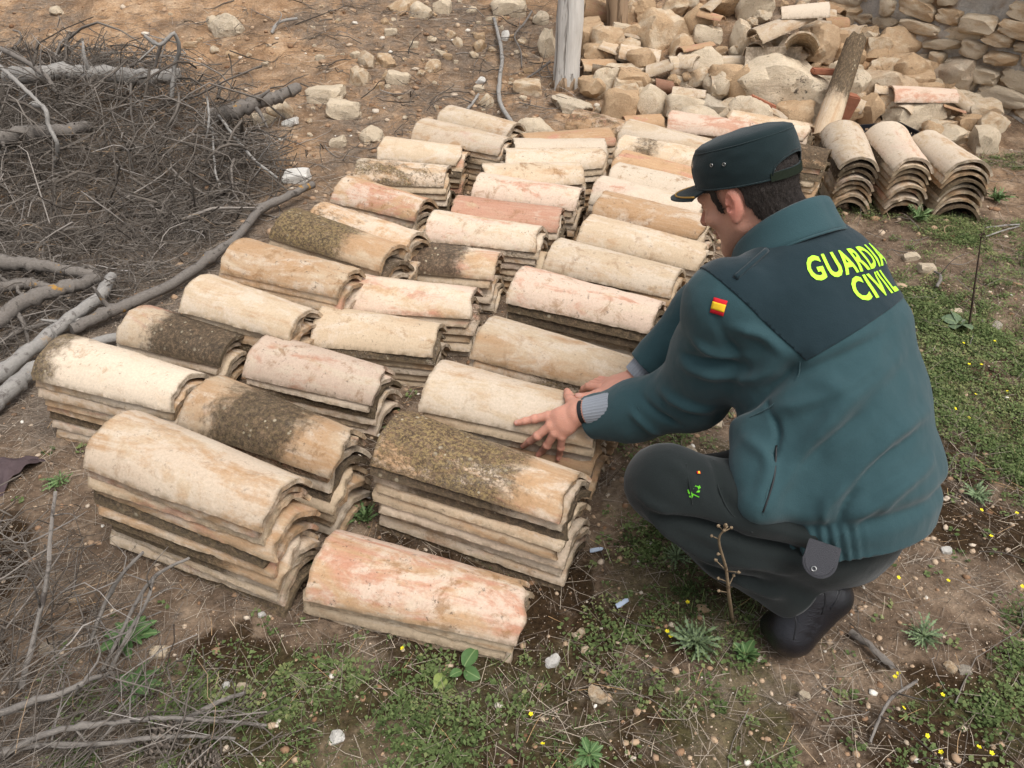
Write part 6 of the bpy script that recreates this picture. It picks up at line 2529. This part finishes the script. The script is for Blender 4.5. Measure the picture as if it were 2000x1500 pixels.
twig_mass('brushwood', pile, 260, pile_top, 'thicker dead sticks jutting from the brush pile', (0.25, 0.7), 0.0058, rg, 0.35)
twig_mass('brushwood', pile, 1800, pile_top, 'tangled grey dead twigs heaped in the brush pile', (0.15, 0.55), 0.0026, rg, 0.40)
twig_mass('brushwood', pile, 2900, pile_top, 'fine needle thin dead sprigs through the brush pile', (0.06, 0.24), 0.0013, rg, 0.55)
pile2 = ground_poly([(-120, 470), (380, 440), (470, 420), (430, 480), (300, 570), (150, 640), (60, 690), (-120, 860)])
twig_mass('brushwood', pile2, 1300, lambda x, y: 0.05 + 0 * x, 'thin dead twigs strewn between the thick branches at the left', (0.08, 0.30), 0.0019, rg, 0.22)
fore = ground_poly([(-80, 1020), (120, 1080), (230, 1190), (260, 1290), (420, 1390), (540, 1500), (-80, 1560)])
twig_mass('brushwood', fore, 520, lambda x, y: 0.07 + 0 * x, 'fine grey dry twigs tangled in the bottom left foreground', (0.10, 0.34), 0.00135, rg, 0.35, None, 0.9)
sparse = [(-0.6, 0.60), (2.4, 0.6), (2.9, 4.0), (0.6, 4.3), (0.1, 1.0)]
twig_mass('twigs', sparse, 420, lambda x, y: 0.015 + 0 * x, 'scattered thin dry twigs on the grass and soil', (0.05, 0.20), 0.0013, rg, 0.12)
slope = ground_poly([(330, 20), (1100, 10), (1100, 200), (700, 330), (520, 300)])
twig_mass('twigs', slope, 280, lambda x, y: 0.02 + 0 * x, 'small grey twigs littering the bare slope', (0.08, 0.30), 0.0022, rg, 0.18)

# fallen needles and straw
def field(n, x0, x1, y0, y1, fn, r, k=6):
    X, Y = np.zeros(0), np.zeros(0)
    while len(X) < n:
        x, y = r.uniform(x0, x1, n * k), r.uniform(y0, y1, n * k)
        m = r.random(n * k) < fn(x, y)
        X, Y = np.concatenate([X, x[m]]), np.concatenate([Y, y[m]])
    return X[:n], Y[:n]


def needle_bed(n, x0, x1, y0, y1, ln, w, label, fn, ti=0.45):
    X, Y = field(n, x0, x1, y0, y1, fn, rg)
    th = rg.uniform(0, 2 * np.pi, n)
    el = np.abs(rg.normal(0.05, 0.14, n))
    D = np.stack([np.cos(th) * np.cos(el), np.sin(th) * np.cos(el), np.sin(el)], 1)
    L = rg.uniform(*ln, n)
    P = np.stack([X, Y, gz(X, Y) + 0.002 + 0.006 * rg.random(n)], 1)
    strips('needles', DRY, P, D, L, np.full(n, w), rg.normal(0, 0.03, (n, 3)) * L[:, None] * 3, np.clip(rg.normal(ti, 0.2, n), 0, 0.97), 2, label)


needle_bed(24000, -2.3, 2.9, 0.6, 2.9, (0.03, 0.085), 0.0007, 'dry grey needles and straw strewn over the soil near the stacks', lambda x, y: 0.26 + 0.74 * litter_at(x, y), 0.55)
needle_bed(16000, -4.2, 3.4, 2.9, 6.8, (0.05, 0.13), 0.0016, 'dry grey needles matted on the slope and under the brush', lambda x, y: 0.10 + 0.90 * litter_at(x, y), 0.42)

# grit and pebbles
def pebbles(n, x0, x1, y0, y1, lo, hi, label, fn):
    X, Y = field(n, x0, x1, y0, y1, fn, rg)
    s = lo + (hi - lo) * rg.random(n) ** 3.2
    D, F = ICO1
    base = [rock_arrays(700 + k, ICO1, 8, 0.05, 0.05)[0] for k in range(12)]
    B_ = np.stack(base)[rg.integers(0, 12, n)]
    a = rg.uniform(0, 6.28, n)
    ca, sa = np.cos(a)[:, None], np.sin(a)[:, None]
    sc = np.stack([s * rg.uniform(0.8, 1.3, n), s * rg.uniform(0.7, 1.1, n), s * rg.uniform(0.45, 0.8, n)], 1)
    B_ = B_ * sc[:, None, :]
    V = np.stack([B_[..., 0] * ca - B_[..., 1] * sa + X[:, None], B_[..., 0] * sa + B_[..., 1] * ca + Y[:, None], B_[..., 2] + (gz(X, Y) + s * 0.15)[:, None]], -1)
    Fs = (np.arange(n)[:, None, None] * len(D) + F[None]).reshape(-1, 3)
    me = fmesh('pebbles', V.reshape(-1, 3), Fs, False)
    fattr(me, 'tint', np.repeat(np.clip(rg.normal(0.5, 0.22, n), 0, 1), len(D)))
    o = link('pebbles', me, None, PEB)
    tag(o, label, None, None, 'stuff')


PEB = tintmat('pebble', [(0.0, (0.16, 0.085, 0.045)), (0.3, (0.30, 0.185, 0.11)), (0.6, (0.43, 0.31, 0.205)), (0.85, (0.55, 0.46, 0.36)), (1.0, (0.70, 0.66, 0.58))])
pebbles(8500, -2.0, 2.6, 0.6, 2.8, 0.0012, 0.0095, 'small pebbles and grit strewn over the near soil', lambda x, y: 0.45 + 0.45 * (vnoise(x * 2.5, y * 2.5, 3.0, 8) > 0.1))
pebbles(5200, -4.0, 3.4, 2.6, 7.6, 0.003, 0.024, 'small stones and crumbs covering the slope', lambda x, y: 0.30 + 0.6 * (vnoise(x * 1.5, y * 1.5, 5.0, 8) > 0.0) + 0.0 * x)

# ------------------------------------------------------------------ green things
GREEN = tintmat('weed_leaf', [(0.0, (0.040, 0.058, 0.020)), (0.4, (0.095, 0.135, 0.045)), (0.75, (0.165, 0.21, 0.080)), (1.0, (0.25, 0.26, 0.11))], 0.7, 0.25)


def weeds(n, fn, x0, x1, y0, y1, label, size, leaves, name='weeds', tilt=(0.1, 0.9), wid=0.32, ti=0.5):
    X, Y = field(n, x0, x1, y0, y1, fn, rg)
    per = rg.integers(leaves[0], leaves[1], n)
    tot = int(per.sum())
    cid = np.repeat(np.arange(n), per)
    R_ = size[0] + (size[1] - size[0]) * rg.random(n) ** 1.5
    ph = rg.uniform(0, 2 * np.pi, tot)
    rr_ = R_[cid] * np.sqrt(rg.random(tot))
    bx, by = X[cid] + np.cos(ph) * rr_, Y[cid] + np.sin(ph) * rr_
    hz = 0.003 + 0.020 * rg.random(tot) * (1 - rr_ / np.maximum(R_[cid], 1e-6) * 0.6) * (R_[cid] / 0.05)
    bz = gz(bx, by) + hz
    az = ph + rg.normal(0, 0.9, tot)
    el = rg.uniform(*tilt, tot)
    D = np.stack([np.cos(az) * np.cos(el), np.sin(az) * np.cos(el), np.sin(el)], 1)
    S = np.stack([-np.sin(az), np.cos(az), rg.normal(0, 0.3, tot)], 1)
    L = rg.uniform(0.0045, 0.0125, tot) * (0.7 + 0.5 * R_[cid] / size[1])
    W = L * wid * rg.uniform(0.7, 1.3, tot)
    P = np.stack([bx, by, bz], 1)
    dn = np.array([0, 0, -1.0])
    V = np.zeros((tot, 4, 3))
    V[:, 0] = P
    V[:, 1] = P + D * (L * 0.55)[:, None] + S * W[:, None]
    V[:, 2] = P + D * L[:, None] + dn * (L * 0.25)[:, None]
    V[:, 3] = P + D * (L * 0.55)[:, None] - S * W[:, None]
    F = np.arange(tot * 4).reshape(-1, 4)
    F3 = np.concatenate([F[:, [0, 1, 2]], F[:, [0, 2, 3]]])
    me = fmesh(name, V.reshape(-1, 3), F3, False)
    base_t = np.clip(rg.normal(ti, 0.17, n), 0, 1)
    fattr(me, 'tint', np.repeat(np.clip(base_t[cid] + rg.normal(0, 0.12, tot), 0, 1), 4))
    o = link(name, me, None, GREEN)
    tag(o, label, None, None, 'stuff')


clear = lambda x, y: np.where((np.abs(y - 2.6) < 1.45) & (np.abs(x + 0.15 - 0.13 * (y - 2.5)) < 0.45), 0.02, 1.0)
weeds(2900, lambda x, y: green_at(x, y) ** 1.6 * clear(x, y) * (0.12 + 0.88 * sstep(-0.15, 0.25, fbm(x * 5.5, y * 5.5, 6.6, 3, 29))), -1.5, 2.9, 0.62, 4.3, 'low green weeds growing in patches on the soil', (0.012, 0.055), (18, 85))
weeds(1100, lambda x, y: green_at(x, y) * clear(x, y) * (y > 1.9), 0.3, 3.2, 1.9, 4.3, 'pale green weeds in the yard right of the officer', (0.02, 0.075), (25, 80), 'weeds', (0.2, 1.1), 0.30, 0.80)
weeds(500, lambda x, y: 0.2 + 0.5 * moss_at(x, y), -1.5, 2.4, 0.62, 2.2, 'tiny clover sprouts dotted over the dark moss', (0.008, 0.02), (5, 14), 'sprouts', (0.05, 0.5), 0.5, 0.6)


def grass(n, fn, x0, x1, y0, y1, ln, label):
    X, Y = field(n, x0, x1, y0, y1, fn, rg)
    th = rg.uniform(0, 2 * np.pi, n)
    el = rg.uniform(0.3, 1.35, n)
    D = np.stack([np.cos(th) * np.cos(el), np.sin(th) * np.cos(el), np.sin(el)], 1)
    L = rg.uniform(*ln, n)
    P = np.stack([X, Y, gz(X, Y) - 0.002], 1)
    cu = np.stack([np.zeros(n), np.zeros(n), L * 0.5], 1) * -1
    strips('grass', GREEN, P, D, L, np.full(n, 0.0011), -cu * 0.4, np.clip(rg.normal(0.55, 0.2, n), 0, 1), 3, label)


grass(15000, lambda x, y: green_at(x, y) ** 2 * clear(x, y) * (vnoise(x * 4, y * 4, 1.0, 66) > -0.1), -1.2, 3.0, 0.62, 4.3, (0.012, 0.045), 'short fine grass growing in tufts')


def leaf_mesh(name, L, W, n=7, droop=0.35, wave=0.0, lobes=0):
    V, F = [], []
    for i in range(n):
        f = i / (n - 1)
        w = W * math.sin(math.pi * min(1, f * 0.93 + 0.07)) ** 0.75
        if lobes:
            w *= (0.55 + 0.45 * abs(math.sin(f * lobes * math.pi))) if lobes < 5 else (0.18 + 0.82 * abs(math.sin(f * lobes * math.pi)))
        z = L * (0.30 * f - droop * f * f)
        for s, q in ((-1, 0.18), (0, 0.0), (1, 0.18)):
            V.append((L * f, s * w, z + q * w + wave * math.sin(f * 9 + s)))
    for i in range(n - 1):
        for k in range(2):
            F.append((i * 3 + k, i * 3 + k + 1, i * 3 + 4 + k, i * 3 + 3 + k))
    return mesh(name, V, F)


def leafmat(name, a, b):
    t = NT(name, 0.6, 0.25)
    co = t.co()
    v = t.n.new('ShaderNodeSeparateXYZ')
    t.l.new(co, v.inputs[0])
    rib = t.ss(t.math('ABSOLUTE', v.outputs[1]), 0.0022, 0.0004)
    c = t.mix(t.noise(co, 90, 4, 0.7), a, b)
    c = t.mix(t.math('MULTIPLY', rib, 0.5), c, (0.25, 0.32, 0.14))
    t.color(c)
    t.bump(t.noise(co, 160, 3), 0.001, 0.5)
    return t.m


LEAF = leafmat('broad_leaf', (0.045, 0.095, 0.030), (0.085, 0.155, 0.050))
LEAFG = leafmat('grey_leaf', (0.085, 0.125, 0.070), (0.14, 0.19, 0.105))
LEAFY = leafmat('yellow_leaf', (0.14, 0.19, 0.05), (0.22, 0.26, 0.08))
LM = [leaf_mesh('leaf', 0.055, 0.013, 14, 0.4, lobes=4), leaf_mesh('leaf', 0.050, 0.019, 8, 0.4), leaf_mesh('leaf', 0.040, 0.0042, 19, 0.55, 0.0015, lobes=6), leaf_mesh('leaf', 0.036, 0.011, 7, 0.3)]
LMAT = {}


def rosette(px, py, n, me, mat, scale, label, el=(0.1, 0.5), cat='plant', name='weed', az0=0.0, spread=6.283):
    p, tt = hit(px, py)
    o = empty(name, p)
    tag(o, label, cat, None, 'thing')
    key = (me.name, mat.name)
    if key not in LMAT:
        m2 = me.copy()
        m2.materials.clear()
        m2.materials.append(mat)
        LMAT[key] = m2
    for k in range(n):
        l = bpy.data.objects.new('leaf', LMAT[key])
        COL.objects.link(l)
        l.parent = o
        a = az0 + spread * (k + rg.uniform(-0.3, 0.3)) / n
        s = scale * (rg.uniform(0.65, 1.15) if n < 20 else rg.uniform(0.35, 1.05))
        l.matrix_local = Matrix.Translation((0.004 * math.cos(a), 0.004 * math.sin(a), 0.006 + 0.004 * (k % 3))) @ Matrix.Rotation(a, 4, 'Z') @ Matrix.Rotation(-rg.uniform(*el), 4, 'Y') @ Matrix.Rotation(rg.normal(0, 0.25 if n < 20 else 0.9), 4, 'X') @ Matrix.Diagonal((s, s, s, 1))
    return o


rosette(905, 1312, 3, LM[1], LEAF, 0.85, 'broad dark green leaves of a weed before the low front stack', (0.1, 0.6), az0=4.0, spread=4.4)
rosette(868, 1318, 1, LM[1], LEAFY, 0.85, 'single yellowish leaf lying left of the broad dark leaves', (0.0, 0.2), az0=4.4, spread=0.4)
rosette(255, 1250, 12, LM[0], LEAF, 1.15, 'lobed green rosette weed at the edge of the bare brown patch')
rosette(265, 1345, 9, LM[0], LEAF, 0.95, 'smaller lobed rosette below the bare brown patch')
rosette(120, 945, 26, LM[2], LEAF, 1.3, 'green weed at the foot of the leftmost stack')
rosette(1455, 1285, 16, LM[3], LEAF, 0.85, 'nettle like plant with pointed green leaves left of the boot', (0.3, 0.9))
rosette(1358, 1262, 60, LM[2], LEAFG, 1.5, 'feathery grey green plant between the dead stalk and low front stack', (0.2, 1.2))
rosette(1320, 1095, 44, LM[2], LEAFG, 1.2, 'feathery weed under the knee', (0.2, 1.1))
rosette(1800, 1250, 44, LM[2], LEAFG, 1.25, 'feathery grey green weed right of the boot', (0.2, 0.9))
rosette(1905, 975, 40, LM[2], LEAFG, 1.2, 'bluish green weed right of the jacket hem', (0.2, 0.9))
rosette(1742, 1055, 9, LM[3], LEAFG, 0.7, 'small blue green rosette just behind the trouser seat')
rosette(600, 1120, 26, LM[2], LEAF, 1.3, 'grass tuft in the gap behind the low front stack', (0.6, 1.3))
rosette(715, 1020, 26, LM[2], LEAF, 1.6, 'green tuft between the dark spotted stack and the tall one', (0.5, 1.3))
rosette(1275, 905, 16, LM[0], LEAF, 0.8, 'green weed on the soil between the stack and the knee', (0.2, 0.8))
rosette(1150, 1480, 15, LM[0], LEAF, 0.6, 'lobed weed at the bottom edge, right of centre')
rosette(1870, 638, 5, LM[1], LEAFG, 1.5, 'wide grey green leaves at the foot of the thin sapling', (0.05, 0.35))
rosette(1790, 432, 40, LM[2], LEAF, 2.0, 'grass tuft before the middle end-on stack', (0.4, 1.2))
rosette(1945, 395, 36, LM[2], LEAF, 2.0, 'grass tuft right of the right end-on stack', (0.4, 1.2))

# dead stalk with seed heads in front of the shin, and the sapling on the right
STALK = barkmat('dead_stalk', (0.16, 0.115, 0.07), (0.30, 0.225, 0.145), (0.08, 0.055, 0.035))


def stalk(pts, r0, r1, label, cat, mat, name, heads):
    P = spline(pts, 22)
    V, F = tube(P, [r0 + (r1 - r0) * k / 21 for k in range(22)], 7, True, 0.12, 3)
    o = link(name, mesh(name, V, F), None, mat)
    tag(o, label, cat, None, 'thing')
    rs = np.random.default_rng(5)
    for k in range(heads):
        i = 6 + int(rs.integers(0, 15))
        d = Vector((rs.normal(0, 1), rs.normal(0, 0.6), 0.9)).normalized() * rs.uniform(0.012, 0.032)
        V2, F2 = tube([P[i], P[i] + d * 0.6, P[i] + d], [r1 * 0.8, r1 * 0.7, r1 * 0.6], 5)
        tw = link('twig', mesh('twig', V2, F2), o, mat)
        V3, F3 = tube([P[i] + d * 0.9, P[i] + d * 1.03, P[i] + d * 1.18], [r1 * 1.0, r1 * 2.3, r1 * 0.8], 6)
        link('seed_head', mesh('seed_head', V3, F3), tw, mat)
    return o


g0 = hit(1432, 1215)[0]
stalk([g0, at(1424, 1165, 1.66), at(1418, 1110, 1.58), at(1404, 1055, 1.50), at(1421, 1028, 1.47)], .0042, .0016, 'dead brown stalk with seed heads in front of the shin', 'plant', STALK, 'dead_stalk', 12)
g1 = hit(1892, 638)[0]
tb_ = hit(1892, 638)[1]
stalk([g1, at(1899, 592, tb_ * 0.972), at(1906, 540, tb_ * 0.947), at(1913, 490, tb_ * 0.925), at(1917, 455, tb_ * 0.912)], .0040, .0016, 'thin bare dark sapling in the grass at the right', 'sapling', barkmat('sapling_bark', (0.045, 0.03, 0.025), (0.10, 0.07, 0.055), (0.03, 0.02, 0.02)), 'sapling', 7)

# yellow wildflowers
PETAL = plain('yellow_petal', (0.78, 0.66, 0.02), 0.6, 0.2, 0.08)
bm = bmesh.new()
for k in range(5):
    a = 2 * math.pi * k / 5
    c_, s_ = math.cos(a), math.sin(a)
    vs_ = [bm.verts.new((x * c_ - y * s_, x * s_ + y * c_, z)) for x, y, z in ((0.0006, 0, 0), (0.0035, 0.0026, 0.001), (0.0066, 0.0017, 0.002), (0.0066, -0.0017, 0.002), (0.0035, -0.0026, 0.001))]
    bm.faces.new(vs_)
fl_me = bpy.data.meshes.new('petals')
bm.to_mesh(fl_me)
bm.free()
fl_me.materials.append(PETAL)
V, F = tube([Vector((0, 0, -0.022)), Vector((0.001, 0, -0.01)), Vector((0, 0, 0))], [0.0006] * 3, 5)
st_me = mesh('stem', V, F)
st_me.materials.append(LEAF)
fl = [(1755, 1315), (1748, 1322), (1841, 1357), (1765, 1383), (1811, 1437), (1838, 1469), (1912, 1459), (1937, 1471), (1675, 1132), (1755, 1128), (1852, 1134), (1917, 996), (1936, 1047), (1343, 1176), (1453, 1152), (1303, 1233), (1310, 1242), (1060, 1453), (1037, 1395), (1917, 712), (1893, 711), (1943, 666), (1882, 670), (1866, 798), (1893, 816), (1906, 770), (1967, 764), (786, 1266), (1986, 1002), (1997, 1145)]
FLOWER_MARKS = [('the boot', 1570, 1200), ('the grey flake', 1884, 1308), ('the sapling foot', 1892, 638), ('the jacket hem corner', 1850, 960), ('the dead stalk', 1430, 1210), ('the feathery plant', 1358, 1262), ('the dry twig', 1740, 1370),
                ('the bark piece', 1700, 1260), ('the white round stone', 1080, 1290), ('the yellowish leaf', 868, 1330), ('the dark grey stone', 1946, 636), ('the trouser seat', 1720, 1080), ('the lobed weed', 1150, 1480)]
for x, y in fl:
    p, _ = hit(x, y, 0.02)
    o = bpy.data.objects.new('wildflower', fl_me)
    COL.objects.link(o)
    o.matrix_world = Matrix.Translation(p) @ Matrix.Rotation(rg.uniform(0, 6), 4, 'Z') @ Matrix.Rotation(R(rg.uniform(-35, 35)), 4, 'X') @ Matrix.Diagonal((0.72, 0.72, 0.72, 1))
    tag(o, fresh('tiny yellow wildflower', x, y, FLOWER_MARKS), 'flower', 'yellow wildflowers in the weeds', 'thing')
    q = bpy.data.objects.new('stem', st_me)
    COL.objects.link(q)
    q.parent = o

# pine cones
CONE = barkmat('cone_scale', (0.13, 0.105, 0.085), (0.25, 0.21, 0.175), (0.05, 0.038, 0.03))


def pine_cone(px, py, L, rot, label):
    p, tt = hit(px, py, 0.02)
    V, F = [], []
    n = 110
    for k in range(n):
        f = (k + 0.5) / n
        a = k * 2.39996
        r = 0.46 * L * math.sin(math.pi * (0.10 + 0.84 * f)) ** 0.8
        c = Vector((math.cos(a) * r * 0.62, math.sin(a) * r * 0.62, (f - 0.5) * L))
        out = Vector((math.cos(a), math.sin(a), 0.55 - 0.9 * f * 0)).normalized()
        s = Vector((-math.sin(a), math.cos(a), 0))
        u2 = out.cross(s)
        w = L * 0.075 * (0.6 + 0.6 * math.sin(math.pi * f))
        b = len(V)
        tip = c + out * r * 0.55
        for q in (c - s * w * 0.5, c + s * w * 0.5, tip + s * w, tip - s * w):
            V.append(q)
        for q in (tip + s * w * 0.8 - u2 * w * 0.6, tip - s * w * 0.8 - u2 * w * 0.6, tip + out * w * 0.3 - u2 * w * 0.1):
            V.append(q)
        F += [(b, b + 1, b + 2, b + 3), (b + 3, b + 2, b + 6), (b + 2, b + 4, b + 6), (b + 5, b + 3, b + 6), (b + 4, b + 5, b + 6)]
    o = link('pine_cone', mesh('pine_cone', V, F, False), None, CONE)
    o.matrix_world = Matrix.Translation(p) @ Matrix.Rotation(R(rot), 4, 'Z') @ Matrix.Rotation(R(82), 4, 'Y')
    tag(o, label, 'pine cone', None, 'thing')


pine_cone(315, 1448, 0.078, 60, 'open grey pine cone lying under the dry branches, bottom left')
pine_cone(390, 1492, 0.070, 10, 'second grey pine cone at the bottom edge')

# pale plastic shards
SHARD = plain('pale_plastic', (0.50, 0.58, 0.70), 0.4, 0.4, 0.05)
for x, y, a, lab in ((1215, 1182, 30, 'pale blue plastic shard right of the low front stack'), (1165, 1078, 5, 'small whitish blue plastic shard by the tall stack')):
    p, _ = hit(x, y)
    bm = bmesh.new()
    vs_ = [bm.verts.new(v) for v in ((-0.017, -0.004, 0.006), (-0.010, -0.007, 0.009), (0.014, -0.005, 0.010), (0.018, 0.002, 0.008), (0.012, 0.007, 0.006), (-0.015, 0.006, 0.007))]
    f0 = bm.faces.new(vs_)
    r0 = bmesh.ops.extrude_face_region(bm, geom=[f0])
    bmesh.ops.translate(bm, verts=[v for v in r0['geom'] if isinstance(v, bmesh.types.BMVert)], vec=(0, 0, 0.0025))
    bmesh.ops.recalc_face_normals(bm, faces=bm.faces[:])
    me = bpy.data.meshes.new('plastic_shard')
    bm.to_mesh(me)
    bm.free()
    o = link('plastic_shard', me, None, SHARD)
    o.location = p
    o.rotation_euler = (0.1, -0.1, R(a))
    tag(o, lab, 'litter', None, 'thing')
# a crumpled dull purple rag at the left edge
p, _ = hit(18, 920, 0.02)
V, F = [], []
for i in range(16):
    for j in range(22):
        x, y = (i / 15 - 0.5) * 0.10, (j / 21 - 0.5) * 0.26
        V.append((x * 0.8, y * 0.7, 0.020 + 0.024 * float(fbm(x * 22, y * 13, 0.4, 3, 12)) - 0.9 * x * x / 0.1 - 0.8 * y * y / 0.3))
for i in range(15):
    for j in range(21):
        F.append((i * 22 + j, i * 22 + 22 + j, i * 22 + 23 + j, i * 22 + j + 1))
o = link('rag', mesh('rag', V, F), None, plain('dusty_purple_cloth', (0.085, 0.062, 0.064), 0.9, 0.1, 0.45, 25, 0.002))
o.location = p
o.rotation_euler = (0, 0, R(-18))
tag(o, 'dusty purple grey rag lying at the left edge', 'rag', None, 'thing')
